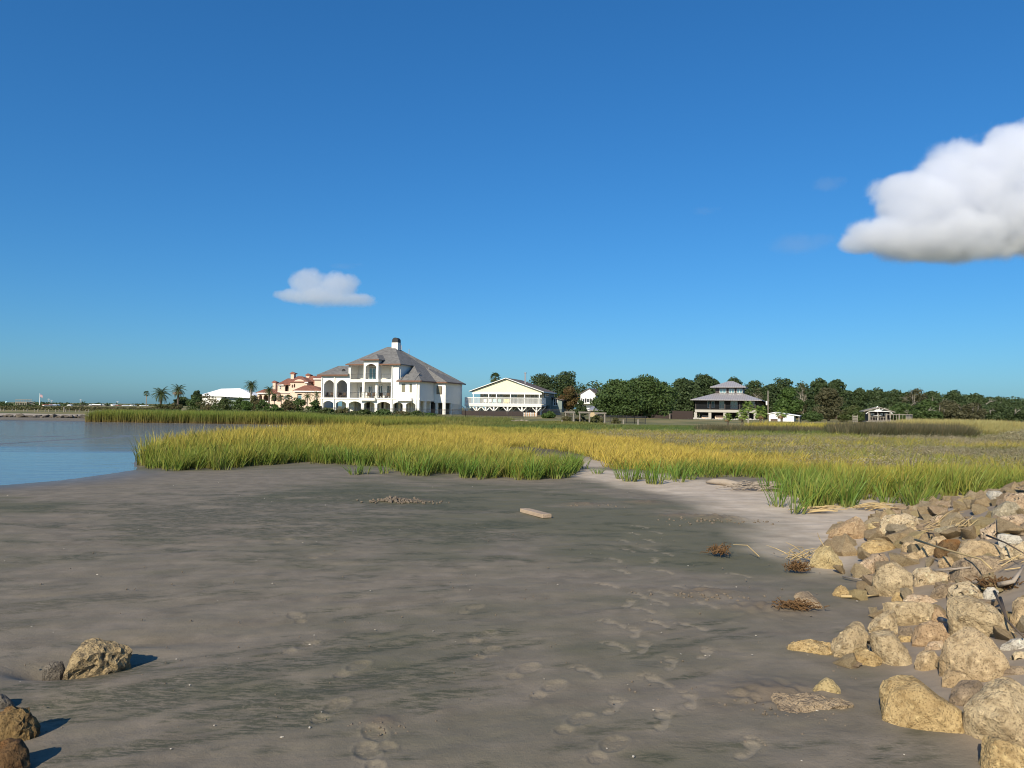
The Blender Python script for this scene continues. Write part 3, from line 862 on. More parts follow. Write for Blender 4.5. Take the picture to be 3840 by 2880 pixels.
arc = [(cx - 0.6, 6.5, pk + 0.75)] + [(cx - 0.6 * math.cos(math.pi * k / 10), 6.5, pk + 1.15 + 0.55 * math.sin(math.pi * k / 10)) for k in range(11)] + [(cx + 0.6, 6.5, pk + 0.75)]
mb.prism(arc, (0, 1.2, 0)); mb.build('chimney_cap', M['dark_metal'], ch)
for a, b, yy in ((1232, 190, 7.5), (1327, 235, 8.5), (1585, 470, 10)):
    x, z = H.front(a, b, yy)
    mb = MB(); mb.tube([(x, yy, z - 0.9), (x, yy, z)], 0.07, 8); mb.build('vent_pipe', M['grey_metal'], house)
x, z = H.front(482, 520, 1.2)
mb = MB()
ring = [(0, 0)] + [(0.36 * k / 4, 0.1 * (k / 4) ** 2) for k in range(1, 5)]
vs, fs = [(x, 1.2, z)], []
for k in range(1, 5):
    for j in range(12):
        a = 2 * math.pi * j / 12
        vs.append((x + ring[k][0] * math.cos(a), 1.2 - ring[k][1], z + ring[k][0] * math.sin(a)))
for j in range(12): fs.append((0, 1 + j, 1 + (j + 1) % 12))
for k in range(3):
    for j in range(12): fs.append((1 + k * 12 + j, 1 + (k + 1) * 12 + j, 1 + (k + 1) * 12 + (j + 1) % 12, 1 + k * 12 + (j + 1) % 12))
mb.add(vs, fs); mb.bar((x, 1.22, z), (x, 1.6, z - 0.7), 0.06); mb.build('satellite_dish', M['dark_metal'], house)
# furniture on the covered terrace
def patio_chair(name, parent_site, x, y, z, label, mat='furniture'):
    t = empty(name, H.o + Matrix.Rotation(H.rz, 3, 'Z') @ Vector((x, y, z)), H.rz + rnd.uniform(-.4, .4), label, 'chair', 'chairs on the mansion terrace')
    a = MB(); a.box(-.3, .3, -.3, .3, .36, .46); a.build('seat', M[mat], t)
    a = MB(); a.box(-.3, .3, .24, .32, .46, 1.0); a.build('backrest', M[mat], t)
    for sx in (-.26, .26):
        for sy in (-.26, .26):
            a = MB(); a.box(sx - .03, sx + .03, sy - .03, sy + .03, 0, .36); a.build('leg', M[mat], t)
    return t
CHL = ['dark patio chair at the left side of the first upper arch of the mansion', 'dark patio chair at the right side of the first upper arch of the mansion', 'dark patio chair at the left side of the second upper arch of the mansion', 'dark patio chair at the right side of the second upper arch of the mansion',
       'dark chair at the left of the central terrace opening of the mansion', 'dark chair at the right of the central terrace opening of the mansion', 'dark chair at the left of the terrace opening beside the solid wall', 'dark chair at the right of the terrace opening beside the solid wall']
for i, (a, yy) in enumerate(((255, 1.2), (315, 1.4), (430, 1.2), (480, 1.5), (800, .9), (860, 1.1), (955, 1.2), (1050, 1.2))):
    patio_chair('patio_chair', H, H.fx(a, yy), yy, F1 + 0.11, CHL[i])

# ---- yellow gabled house on stilts
Y_ = Site(1700 + 1335 * .24412, 1530, 140.0, -math.atan2(0.25, 0.968), -0.05, (1700, 1360), 0.24412)
yh = empty('stilt_house', Y_.o, Y_.rz, 'cream gabled beach house on white braced stilts with a long railed deck', 'house')
yxl = Y_.fx(265)
zd, zr, ze = Y_.fz(800, 640), Y_.fz(800, 540), Y_.fz(800, 462)
zap = Y_.fz(805, 240); xap = Y_.fx(805)
xdl = Y_.fx(178)
mb = MB(); mb.box(xdl, 0.3, -0.2, 4.0, zd - 0.3, zd); mb.box(xdl + 0.0, 0.3, -0.29, -0.203, zd - 0.45, zd + 0.05); mb.build('deck', M['white_wood'], yh)
px_ = [Y_.fx(a) for a in (205, 357, 497, 622, 835, 1055, 1280)]
for i, x in enumerate(px_):
    for j, yy in enumerate((0, 3.6)):
        a = MB(); a.box(x - .14, x + .14, yy - .14, yy + .14, -0.1, zd - 0.3); po = a.build('stilt', M['white'], yh)
        a = MB()
        for sx in (-1, 1):
            a.bar((x + sx * .12, yy, zd - 1.3), (x + sx * .95, yy, zd - 0.42), .16, .12, upv=(0, 1, 0))
        a.build('brace', M['white'], po)
for i, a_ in enumerate((305, 540, 660, 875, 1092, 1318)):
    x = Y_.fx(a_); a = MB(); a.box(x - .08, x + .08, .0, .16, zd, ze); a.build('porch_post', M['white'], yh)
railing(yh, [(xdl, 3.8, zd), (xdl, -0.1, zd), (0.3, -0.1, zd), (0.3, 3.5, zd)], zr - zd, 'white', 0.16, 0.05, 'deck_railing', 0.09)
mb = MB(); mb.box(yxl + 1.0, 0.0, 3.0, 3.2, zd, ze + .1); mb.build('porch_wall', M['porch_wall'], yh)
for a0, a1, b, g in ((455, 520, 520, 'glass'), (548, 590, 520, 'glass'), (640, 695, 520, 'glass'), (705, 765, 520, 'glass'), (880, 985, 640, 'glass'), (1185, 1300, 640, 'glass_screen')):
    window(yh, Y_.fx(a0, 3), Y_.fx(a1, 3), Y_.fz(a0, b, 3) if b < 600 else zd + .02, ze - 0.12, 2.93, g, mull=1 if a1 - a0 > 90 else 0)
mb = MB(); mb.prism([(yxl + .35, .25, ze), (0.1, .25, ze), (0.1, .25, ze + .25), (xap, .25, zap - .12), (yxl + .35, .25, ze + .25)], (0, .15, 0)); mb.build('gable', M['cream_board'], yh)
mb = MB(); mb.box(yxl + .2, .25, .1, .245, ze - .28, ze - .002); mb.build('gable_beam', M['white'], yh)
xw = 0.55
zeave = Y_.fz(1340, 440)
mb = MB()
zr_ = zap + .12
roof_slab(mb, [(xap, -.1, zr_), (xw, -.1, zeave), (xw, 12.9, zeave), (xap, 12.9, zr_)], .14)
roof_slab(mb, [(yxl - .3, -.1, zeave), (xap, -.1, zr_), (xap, 12.9, zr_), (yxl - .3, 12.9, zeave)], .14)
yr = mb.build('roof', M['brown_shingle'], yh)
mb = MB()
mb.bar((xap, -.16, zr_ - .08), (xw, -.16, zeave - .08), .1, .3, upv=(0, 1, 0)); mb.bar((xap, -.16, zr_ - .08), (yxl - .3, -.16, zeave - .08), .1, .3, upv=(0, 1, 0))
mb.box(xw + .003, xw + .08, -.1, 12.9, zeave - .24, zeave - .02)
mb.build('fascia', M['white'], yr)
zs0 = Y_.side(1585, 745, 0.1)[1]
mb = MB(); mb.box(-0.1, 0.1, 3.2, 12.7, zd - .1, zeave - .05); mb.box(yxl + 1, -0.1, 12.4, 12.6, zd - .1, zeave); mb.box(-2.5, .1, 8.4, 8.6, 0, zd - .12)
mb.box(-.1, .12, 8.6, 12.7, 1.0, zd - .1)
mb.build('side_wall', M['sage_board'], yh)
mb = MB(); mb.box(0.1, 2.2, 10.2, 14.5, 0.9, zeave - 1.5); yw = mb.build('rear_wing', M['sage_board'], yh)
mb = MB(); roof_slab(mb, [(0.1, 9.8, zeave - .9), (2.6, 9.8, zeave - 1.45), (2.6, 14.9, zeave - 1.45), (.1, 14.9, zeave - .9)], .12); mb.build('wing_roof', M['brown_shingle'], yh)
ys0, zw1 = Y_.side(1410, 478, .1); ys1, zw0 = Y_.side(1468, 528, .1)
window(yh, ys0, ys1, zw0, zw1, .1, 'glass_screen', side=1)
xw0, zw1 = Y_.front(1537, 552, 10.15); xw1, zw0 = Y_.front(1600, 662, 10.15)
window(yh, xw0, xw1, zw0, zw1, 10.12, 'glass', mull=1, bars=1)
mb = MB(); mb.box(.3, 1.9, 10.4, 10.5, -.1, .9); mb.build('wing_base', M['sage'], yh)
xc, zt = Y_.front(1107, 150, 4.5)
mb = MB(); mb.tube([(xc, 4.5, zeave + .6), (xc, 4.5, zt - .25)], .16, 10); mb.tube([(xc, 4.5, zt - .25), (xc, 4.5, zt)], .22, 10); mb.build('flue', M['grey_metal'], yh)
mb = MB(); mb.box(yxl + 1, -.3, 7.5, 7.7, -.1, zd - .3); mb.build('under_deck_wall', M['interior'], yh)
mb = MB()
for a in (650, 760, 880, 950, 1010):
    x = Y_.fx(a, 7.4); mb = MB(); mb.box(x - .35, x + .35, 7.4, 7.49, .9, 1.7); mb.build('storage_window', M['glass'], yh)
pass
for a_, lab, wh_ in ((480, 'white', 'outermost'), (560, 'white', 'inner'), (625, 'teal', 'first'), (705, 'teal', 'second'), (790, 'yellow', 'first'), (835, 'yellow', 'last')):
    x = Y_.fx(a_, 1.2)
    t = empty('deck_chair', Y_.o + Matrix.Rotation(Y_.rz, 3, 'Z') @ Vector((x, 1.2, zd)), Y_.rz, '%s of the two %s slatted chairs on the railed deck of the gabled house' % (wh_, lab), 'chair', 'chairs on the gabled house deck, ' + lab)
    if 'chair_' + lab not in M:
        M['chair_' + lab] = plain('chair_paint_' + lab, {'white': (.75, .75, .72), 'teal': (.35, .62, .60), 'yellow': (.75, .62, .25)}[lab], .6, .05)
    a = MB(); a.box(-.28, .28, -.25, .28, .36, .42); a.build('seat', M['chair_' + lab], t)
    a = MB(); a.box(-.28, .28, .28, .34, .42, 1.0); a.build('backrest', M['chair_' + lab], t)
    for sx in (-.24, .24):
        for sy in (-.2, .26):
            a = MB(); a.box(sx - .03, sx + .03, sy - .03, sy + .03, 0, .36); a.build('leg', M['chair_' + lab], t)

# ---- dark house with two tiers of grey metal roof
K = Site(2160 + 2020 * .33454, 1540, 150.0, -R(21), -0.28, (2160, 1360), 0.33454)
kh = empty('tiered_house', K.o, K.rz, 'dark brown house with two tiers of grey metal roof and pale ground floor piers', 'house')
kxl = K.fx(1338); zb = K.fz(1700, 540); zf = K.fz(1700, 528); zev = K.fz(1700, 416)
KD = K.side(2150, 480, 0.0)[0]
mb = MB()
mb.box(kxl, 0, 1.8, 2.0, zf, zev); mb.box(-.2, 0, 2.0, KD, zf, zev); mb.box(kxl, kxl + .2, 2.0, KD, zf, zev); mb.box(kxl, 0, KD - .2, KD, 0, zev)
ux0, ux1 = K.fx(1562, 4.5), K.fx(1868, 4.5); uz0, uz1 = K.fz(1700, 345, 4.5) - .4, K.fz(1700, 272, 4.5)
uy1 = 4.5 + 5.5
mb.box(ux0, ux1, 4.5, 4.7, uz0, uz1); mb.box(ux1 - .2, ux1, 4.7, uy1, uz0, uz1); mb.box(ux0, ux0 + .2, 4.7, uy1, uz0, uz1); mb.box(ux0, ux1, uy1, uy1 + .2, uz0, uz1)
mb.build('wall', M['brown_siding'], kh)
mb = MB(); mb.box(kxl - .1, .1, 0, KD, zf - .12, zf); mb.build('gallery_floor', M['brown_siding'], kh)
mb = MB(); mb.box(kxl - .1, .1, -.12, -.003, zf - .55, zf - .02); mb.build('white_beam', M['concrete'], kh)
for a in (1340, 1500, 1667, 1835, 2008):
    x = K.fx(a)
    m_ = MB(); m_.box(x - .28, x + .28, 0, .5, -.3, zf - .56); m_.build('pier', M['concrete'], kh)
    m_ = MB(); m_.box(x - .1, x + .1, .02, .2, zf, zev); m_.build('gallery_post', M['brown_siding'], kh)
m_ = MB(); m_.box(-.5, 0, KD - .5, KD - .21, -.3, zf - .14); m_.build('pier', M['concrete'], kh)
railing(kh, [(kxl, .1, zf), (-.1, .1, zf), (-.1, 1.7, zf)], .95, 'dark_metal', .2, .03)
mb = MB(); mb.box(kxl + .3, -.6, 5, 5.2, -.3, zf - .12); mb.build('under_house_wall', M['brown_siding'], kh)
lo = [(K.fx(1283, -1), -1.2, zev), (1.1, -1.2, zev), (1.1, KD + 1, zev), (K.fx(1283, -1), KD + 1, zev)]
zt = uz0 + .42
hi = [(ux0 - .1, 4.4, zt), (ux1 + .1, 4.4, zt), (ux1 + .1, uy1 + .1, zt), (ux0 - .1, uy1 + .1, zt)]
mb = MB()
for i in range(4): roof_slab(mb, [lo[i], lo[(i + 1) % 4], hi[(i + 1) % 4], hi[i]], .15)
mb.build('lower_roof', M['metal_roof'], kh)
za = K.fz(1735, 208, 7.3)
xa = K.fx(1735, 7.3)
lo = [(K.fx(1500, 3.3), 3.3, uz1), (K.fx(1905, 3.3), 3.3, uz1), (K.fx(1905, 3.3), uy1 + 1.3, uz1), (K.fx(1500, 3.3), uy1 + 1.3, uz1)]
r0, r1 = (xa - .5, 7.3, za), (xa + .5, 7.3, za)
mb = MB()
roof_slab(mb, [lo[0], lo[1], r1, r0], .15); roof_slab(mb, [lo[1], lo[2], r1], .15); roof_slab(mb, [lo[2], lo[3], r0, r1], .15); roof_slab(mb, [lo[3], lo[0], r0], .15)
mb.build('upper_roof', M['metal_roof'], kh)
for a0, a1 in ((1608, 1683), (1712, 1775), (1800, 1873)):
    window(kh, K.fx(a0, 4.4), min(K.fx(a1, 4.4), ux1 - .05), K.fz(1700, 341, 4.4), K.fz(1700, 292, 4.4), 4.43, 'glass_blue', 'white_wood', mull=1, label='wide upper window with pale sky reflection painted into the glass')
for a0, a1, b in ((1472, 1500, 510), (1517, 1552, 510), (1605, 1666, 522), (1732, 1812, 515), (1940, 2005, 480)):
    window(kh, K.fx(a0, 1.8), K.fx(a1, 1.8), max(zf + .05, K.fz(1700, b, 1.8)), K.fz(1700, 430, 1.8), 1.72, 'glass_blue', 'white_wood', mull=1 if a1 - a0 > 50 else 0)
window(kh, KD * .55, KD * .75, zf + .7, zev - .3, 0.0, 'glass_blue', 'white_wood', mull=1, bars=1, side=1)
window(kh, 6.3, 8.2, K.fz(1700, 341, 4.4), K.fz(1700, 292, 4.4), ux1, 'glass_blue', 'white_wood', mull=1, bars=1, side=1)
def sofa(site, a, y, z, label):
    t = empty('outdoor_sofa', site.o + Matrix.Rotation(site.rz, 3, 'Z') @ Vector((site.fx(a, y), y, z)), site.rz, label, 'sofa', 'sofas under the tiered house')
    m_ = MB(); m_.box(-.9, .9, -.4, .4, .1, .45); m_.build('seat', M['peach'], t)
    m_ = MB(); m_.box(-.9, .9, .25, .45, .45, .85); m_.build('backrest', M['peach'], t)
    for sx in (-.9, .72):
        m_ = MB(); m_.box(sx, sx + .18, -.4, .25, .45, .65); m_.build('armrest', M['peach'], t)
    return t
sofa(K, 1460, 2.0, -.02, 'tan outdoor sofa under the left bay of the tiered house')
sofa(K, 1610, 1.5, -.02, 'tan outdoor sofa under the middle bay of the tiered house')

# ---- peach villa with tiled roofs
P_ = Site(900 + 1540 * .16275, 1520, 205.0, -R(12), 0.8, (900, 1370), 0.16275)
ph = empty('peach_villa', P_.o, P_.rz, 'peach stucco villa with red tile roofs, curved gable and two small chimney towers', 'house')
def bl(a0, a1, b0, b1, y0, y1_, mbx, mi=0):
    z1_ = P_.fz(a0, b0, y0); z0_ = P_.fz(a0, b1, y0)
    mbx.box(P_.fx(a0, y0), P_.fx(a1, y0), y0, y1_, z0_, z1_)
wal, rf = MB(), MB()
def hip(a0, a1, be, br, ra0, ra1, y0, dep, ov=.5):
    e = P_.fz((a0 + a1) / 2, be, y0); r_ = P_.fz((a0 + a1) / 2, br, y0 + dep / 2)
    c = [(P_.fx(a0, y0), y0 - ov, e), (P_.fx(a1, y0), y0 - ov, e), (P_.fx(a1, y0), y0 + dep + ov, e), (P_.fx(a0, y0), y0 + dep + ov, e)]
    q0, q1 = (P_.fx(ra0, y0 + dep / 2), y0 + dep / 2, r_), (P_.fx(ra1, y0 + dep / 2), y0 + dep / 2, r_)
    roof_slab(rf, [c[0], c[1], q1, q0], .2); roof_slab(rf, [c[1], c[2], q1], .2); roof_slab(rf, [c[2], c[3], q0, q1], .2); roof_slab(rf, [c[3], c[0], q0], .2)
z_0 = 0.0
def wl(a0, a1, bt, y0, dep, ops=()):
    x0, x1 = P_.fx(a0, y0), P_.fx(a1, y0); z1_ = P_.fz((a0 + a1) / 2, bt, y0)
    o = [(P_.fx(p, y0), P_.fx(q, y0), P_.fz(p, s2, y0), P_.fz(p, r2, y0), rs) for p, q, r2, s2, rs in ops]
    wal.wall(x0, x1, 0, z1_, y0, .4, o)
    wal.box(x0, x0 + .4, y0 + .4, y0 + dep, 0, z1_); wal.box(x1 - .4, x1, y0 + .4, y0 + dep, 0, z1_); wal.box(x0 + .4, x1 - .4, y0 + dep - .3, y0 + dep, 0, z1_)
wl(400, 860, 625, 0, 7, [(435, 512, 672, 825, .6), (540, 655, 675, 825, .6), (722, 850, 690, 825, .5)])
hip(385, 862, 627, 545, 560, 800, 0, 7)
wl(862, 1150, 440, 1.5, 9, [(1030, 1118, 440, 597, .6)])
hip(860, 1180, 437, 300, 1090, 1180, 1.5, 9)
wl(1152, 1540, 380, 1.0, 10, [(1185, 1215, 440, 515, .3), (1232, 1268, 420, 512, .4), (1005, 1006, 600, 602, 0)][:2])
# curved parapet
zc0 = P_.fz(1350, 380, 1.0); zc1 = P_.fz(1350, 322, 1.0); xa0, xa1 = P_.fx(1232, 1.0), P_.fx(1478, 1.0)
wal.prism([(xa0 + (xa1 - xa0) * k / 12, 1.0, zc0 + (zc1 - zc0) * math.sin(math.pi * k / 12) ** .6) for k in range(13)], (0, .4, 0))
hip(1140, 1570, 378, 250, 1320, 1420, 1.2, 10)
hip(1450, 1760, 420, 240, 1620, 1720, 4, 9)
wl(1540, 1760, 425, 4, 9)
wl(1710, 1900, 305, 2.5, 10)
hip(1680, 1960, 298, 225, 1800, 1900, 2.5, 10)
wl(1250, 1880, 590, -3.5, 6, [(1320, 1422, 655, 790, 0)])
hip(1232, 1890, 580, 462, 1480, 1680, -3.5, 8)
wl(690, 1000, 835, -2.2, 2.3, [(722, 930, 885, 950, .5)])
wl(480, 690, 845, -.9, 1.0, [(540, 640, 868, 950, .6)])
for (a0, a1, b0, b1, y0) in ((748, 812, 385, 560, 3), (1160, 1232, 182, 320, 5), (1515, 1590, 220, 300, 8)):
    bl(a0, a1, b0, b1, y0, y0 + 1.2, wal)
    hip(a0 - 18, a1 + 28, b0, b0 - 38, (a0 + a1) / 2, (a0 + a1) / 2 + 2, y0, 1.2, .2)
wal.build('wall', M['peach'], ph)
rf.build('tile_roof', M['tile'], ph)
mb = MB()
for a0, a1, be, y0 in ((860, 1000, 437, 1.0), (1232, 1890, 582, -4.05), (1680, 1900, 300, 1.95), (385, 690, 629, -.55), (1480, 1560, 380, .65)):
    z = P_.fz(a0, be, y0); mb.box(P_.fx(a0, y0), P_.fx(a1, y0), y0, y0 + .12, z - .3, z - .02)
z = P_.fz(700, 605, -.05); mb.box(P_.fx(800), P_.fx(1160), .9, .99, z - .15, z)
z = P_.fz(700, 835, -.05); mb.box(P_.fx(400), P_.fx(690), -.1, -.003, z - .1, z + .15)
mb.build('cornice', M['stucco'], ph)
mb = MB()
mb.prism([(P_.fx(700, -3), -3.2, P_.fz(700, 890, -3)), (P_.fx(800, -3), -3.2, 0), (P_.fx(680, -3), -3.2, 0)], (0, .8, 0))
mb.prism([(P_.fx(960, -3), -3.2, P_.fz(960, 880, -3)), (P_.fx(960, -3), -3.2, 0), (P_.fx(800, -3), -3.2, 0)], (0, .8, 0))
mb.build('stair_wall', M['peach'], ph)
window(ph, P_.fx(1325, -3.4), P_.fx(1420, -3.4), P_.fz(1370, 788, -3.4), P_.fz(1370, 685, -3.4), -3.2, 'glass_blue', 'stucco', label='teal glazed square window')
for a0, a1, b0, b1, y0 in ((903, 945, 465, 550, 1.4), (1015, 1060, 695, 780, .95), (1075, 1110, 695, 780, .95), (1180, 1210, 700, 780, .95)):
    window(ph, P_.fx(a0, y0), P_.fx(a1, y0), P_.fz(a0, b1, y0), P_.fz(a0, b0, y0), y0 + .05, 'glass', 'stucco', bars=1)
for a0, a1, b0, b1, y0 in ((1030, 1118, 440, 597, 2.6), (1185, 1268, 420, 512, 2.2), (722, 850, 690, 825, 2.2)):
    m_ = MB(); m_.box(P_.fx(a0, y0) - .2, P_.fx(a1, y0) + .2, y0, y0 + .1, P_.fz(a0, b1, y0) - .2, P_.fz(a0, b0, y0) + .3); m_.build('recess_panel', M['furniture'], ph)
m_ = MB(); m_.tube([P_.front(1757, 470, -6)[:1] + (-6,) + (3.2,), P_.front(1757, 470, -6)[:1] + (-6,) + (0,)], .09, 6)
m_.build('downpipe', M['stucco'], ph)

# ---- long white hall with metal roof
B_ = Site(540 + 1128 * .31645, 1515, 235.0, -R(14), 0.8, (540, 1360), 0.31645)
wh = empty('white_hall', B_.o, B_.rz, 'long low white hall with a bright white metal hip roof behind shrubs', 'building')
ez = B_.fz(900, 393); rz_ = B_.fz(1000, 309, 5); 
xa_, xb_, xc_ = B_.fx(640), B_.fx(910), B_.fx(1350)
mb = MB(); mb.box(xa_ + .6, xb_, 0, .3, 0, ez); mb.box(xb_ - .3, xb_, .3, 10, 0, ez); mb.box(xa_ + .6, xb_ - .3, 9.7, 10, 0, ez); mb.box(xa_ + .6, xa_ + .9, .3, 9.7, 0, ez); mb.build('wall', M['stucco'], wh)
mb = MB(); mb.box(xb_ + .003, xc_, 1.2, 1.5, 0, ez - .2); mb.box(xc_ - .3, xc_, 1.5, 10, 0, ez - .2); mb.build('grey_wall', M['sage'], wh)
mb = MB()
ya_, yb2 = B_.fx(905, 5), B_.fx(1130, 5)
q0, q1 = (ya_, 5, rz_), (yb2, 5, rz_ + .15)
roof_slab(mb, [(xa_, -.6, ez), (xb_, -.6, ez), q0], .2)
roof_slab(mb, [(xb_, -.6, ez), (xc_, .4, ez - .6), q1, q0], .2)
roof_slab(mb, [(xc_, .4, ez - .6), (xc_, 10.5, ez - .6), q1], .2)
roof_slab(mb, [(xa_, 10.5, ez), (xa_, -.6, ez), q0], .2)
roof_slab(mb, [(xc_, 10.5, ez - .6), (xa_, 10.5, ez), q0, q1], .2)
mb.build('roof', M['white_roof'], wh)
for a in (938, 972, 1010, 1047):
    x, z = B_.front(a, 407, 1.2)
    window(wh, x - .5, x + .5, z - .45, z + .45, 1.14, 'glass', 'white')
for a in (740, 815):
    x, z = B_.front(a, 405, 0)
    window(wh, x - .4, x + .4, z - .4, z + .3, -.05, 'glass', 'white')

# ---- small white house behind the oaks
C_ = Site(2160 + 145 * .33454, 1540, 175.0, -R(18), 0.1, (2160, 1360), 0.33454)
sh = empty('white_cottage', C_.o, C_.rz, 'white gabled cottage with dark shutters half hidden by the big oak', 'house')
xl, xr = C_.fx(48), C_.fx(215); ez = C_.fz(100, 350); az = C_.fz(145, 291); xm = C_.fx(145)
mb = MB(); mb.box(xl, xr, 0, 8, 1.0, ez); mb.prism([(xl, 0, ez), (xr, 0, ez), (xm, 0, az)], (0, 8, 0)); mb.build('wall', M['white'], sh)
mb = MB(); roof_slab(mb, [(xl - .4, -.3, ez - .1), (xm, -.3, az + .15), (xm, 8.3, az + .15), (xl - .4, 8.3, ez - .1)]); roof_slab(mb, [(xm, -.3, az + .15), (xr + .4, -.3, ez - .1), (xr + .4, 8.3, ez - .1), (xm, 8.3, az + .15)]); mb.build('roof', M['brown_shingle'], sh)
mb = MB(); mb.box(xl - 1.5, xr, -1.6, -.01, C_.fz(100, 460), C_.fz(100, 452)); mb.build('balcony', M['white'], sh)
for a0, a1 in ((72, 95), (118, 148)):
    window(sh, C_.fx(a0), C_.fx(a1), C_.fz(100, 448), C_.fz(100, 400), -.05, 'glass', 'white')
    for x in (C_.fx(a0) - .35, C_.fx(a1) + .05):
        m_ = MB(); m_.box(x, x + .3, -.08, -.003, C_.fz(100, 448), C_.fz(100, 400)); m_.build('shutter', M['dark_metal'], sh)
# low tan outbuilding with metal roof
T_ = Site(2160 + 150 * .33454, 1570, 128.0, -R(18), 0.0, (2160, 1360), 0.33454)
tb = empty('tan_outbuilding', T_.o, T_.rz, 'low tan block outbuilding with grey metal roof beside the big oak', 'building')
xr = T_.fx(405); zt = T_.fz(200, 527)
mb = MB(); mb.box(0, xr, 0, 5, -.1, zt); mb.build('wall', plain('tan_block', (.42, .34, .22), .85, .1), tb)
mb = MB(); roof_slab(mb, [(-.3, -.5, zt - .02), (xr + .3, -.5, zt - .02), (xr + .3, 5.5, zt + .75), (-.3, 5.5, zt + .75)], .14); mb.build('roof', M['metal_roof'], tb)
window(tb, T_.fx(240), T_.fx(300), .5, zt - .3, -.05, 'glass', 'brown_siding')

# ---- white shed
S_ = Site(2850 + 75 * .44756, 1575, 112.0, -R(24), -0.1, (2850, 1360), 0.44756)
sd_ = empty('white_shed', S_.o, S_.rz, 'small white painted shed with an open lean-to beside fan palms', 'shed')
xr = S_.fx(285); zl, zrr = S_.fz(75, 425), S_.fz(285, 442); xm = S_.fx(130); zm = S_.fz(130, 418)
mb = MB(); mb.prism([(0, 0, -.3), (xr, 0, -.3), (xr, 0, zrr), (xm, 0, zm), (0, 0, zl)], (0, 4, 0)); mb.build('wall', M['stucco'], sd_)
mb = MB(); xo = S_.fx(335); zo_ = S_.fz(335, 446)
roof_slab(mb, [(-.2, -.2, zl - .02), (xm, -.2, zm + .1), (xm, 4.2, zm + .1), (-.2, 4.2, zl - .02)], .1); roof_slab(mb, [(xm, -.2, zm + .1), (xo, -.2, zo_ + .04), (xo, 4.2, zo_ + .04), (xm, 4.2, zm + .1)], .1); mb.build('roof', M['white_roof'], sd_)
for y in (.1, 3.6):
    m_ = MB(); m_.box(xo - .2, xo - .08, y, y + .12, -.3, zo_ - .06); m_.build('leg', M['grey_wood'], sd_)
m_ = MB(); x = S_.fx(118); m_.box(x - .5, x + .5, -.06, -.003, .2, .55); m_.box(x - .45, x - .38, -.06, -.003, -.3, .2); m_.box(x + .38, x + .45, -.06, -.003, -.3, .2); m_.build('bench', M['furniture'], sd_)

# ---- weathered deck cabin
D_ = Site(2850 + 1000 * .44756, 1580, 98.0, -R(20), -0.1, (2850, 1360), 0.44756)
dc = empty('deck_cabin', D_.o, D_.rz, 'small weathered cabin with trussed gable on a raised grey wooden deck', 'cabin')
df = D_.fz(1000, 490); 
mb = MB(); mb.box(D_.fx(882), D_.fx(1280), -1.6, 3.5, df - .14, df); mb.build('deck', M['grey_wood'], dc)
for a in (920, 992, 1058, 1168):
    for y in (-1.4, 3.0):
        m_ = MB(); x = D_.fx(a, -1.4); m_.box(x - .08, x + .08, y - .08, y + .08, -.6, df + (1.0 if y < 0 else -.14)); m_.build('post', M['grey_wood'], dc)
railing(dc, [(D_.fx(1065, -1.5), -1.5, df), (D_.fx(1278, -1.5), -1.5, df), (D_.fx(1278, -1.5), 3.4, df)], .9, 'grey_wood', .35, .05, 'railing', .08)
railing(dc, [(D_.fx(920, -1.5), -1.5, df), (D_.fx(1058, -1.5), -1.5, df)], .55, 'grey_wood', .3, .05, 'railing', .08)
mb = MB(); wx0, wx1 = D_.fx(905, 1), D_.fx(1095, 1); we = D_.fz(1000, 408, 1)
mb.box(wx0, wx1, 1, 1.15, df, we); mb.box(wx1 - .15, wx1, 1.15, 5, df, we); mb.box(wx0, wx0 + .15, 1.15, 5, df, we); mb.build('wall', M['brown_siding'], dc)
ax, az = D_.front(1000, 370, -.6); lx, lz = D_.front(868, 404, -.6); rx, rzz = D_.front(1133, 412, -.6)
mb = MB(); roof_slab(mb, [(lx, -.7, lz), (ax, -.7, az), (ax, 5.3, az), (lx, 5.3, lz)], .12); roof_slab(mb, [(ax, -.7, az), (rx, -.7, rzz), (rx, 5.3, rzz), (ax, 5.3, az)], .12); mb.build('roof', M['grey_wood'], dc)
mb = MB(); tz = D_.fz(1000, 407, -.6)
for p, q in (((D_.fx(915), tz), (D_.fx(1085), tz)), ((ax, az - .15), (ax, tz)), ((ax, tz), (D_.fx(955), tz + .42)), ((ax, tz), (D_.fx(1045), tz + .42)), ((D_.fx(915), tz), (D_.fx(885), tz - .35)), ((D_.fx(1085), tz), (D_.fx(1105), tz - .3))):
    mb.bar((p[0], -.55, p[1]), (q[0], -.55, q[1]), .1, .1, upv=(0, 1, 0))
mb.build('truss', M['white_wood'], dc)
for a in (912, 1092):
    m_ = MB(); x = D_.fx(a, -.5); m_.box(x - .08, x + .08, -.6, -.44, df, tz - .05); m_.build('roof_post', M['grey_wood'], dc)
for a0, a1 in ((930, 958), (1010, 1030), (1042, 1070)):
    window(dc, D_.fx(a0, 1), D_.fx(a1, 1), df + .75, we - .25, .95, 'glass_blue', 'white_wood')
t = empty('round_patio_table', D_.o + Matrix.Rotation(D_.rz, 3, 'Z') @ Vector((D_.fx(985, 0), 0, df)), D_.rz, 'white folded parasol table on the cabin deck', 'table')
m_ = MB(); m_.tube([(0, 0, 0), (0, 0, 1.9)], .03, 6); m_.build('pole', M['white'], t)
m_ = MB(); m_.tube([(0, 0, .7), (0, 0, .74)], .5, 14); m_.build('table_top', M['white'], t)
m_ = MB(); m_.tube([(0, 0, 1.25), (0, 0, 1.6), (0, 0, 1.95)], [.75, .35, .03], 10); m_.build('parasol', M['white'], t)

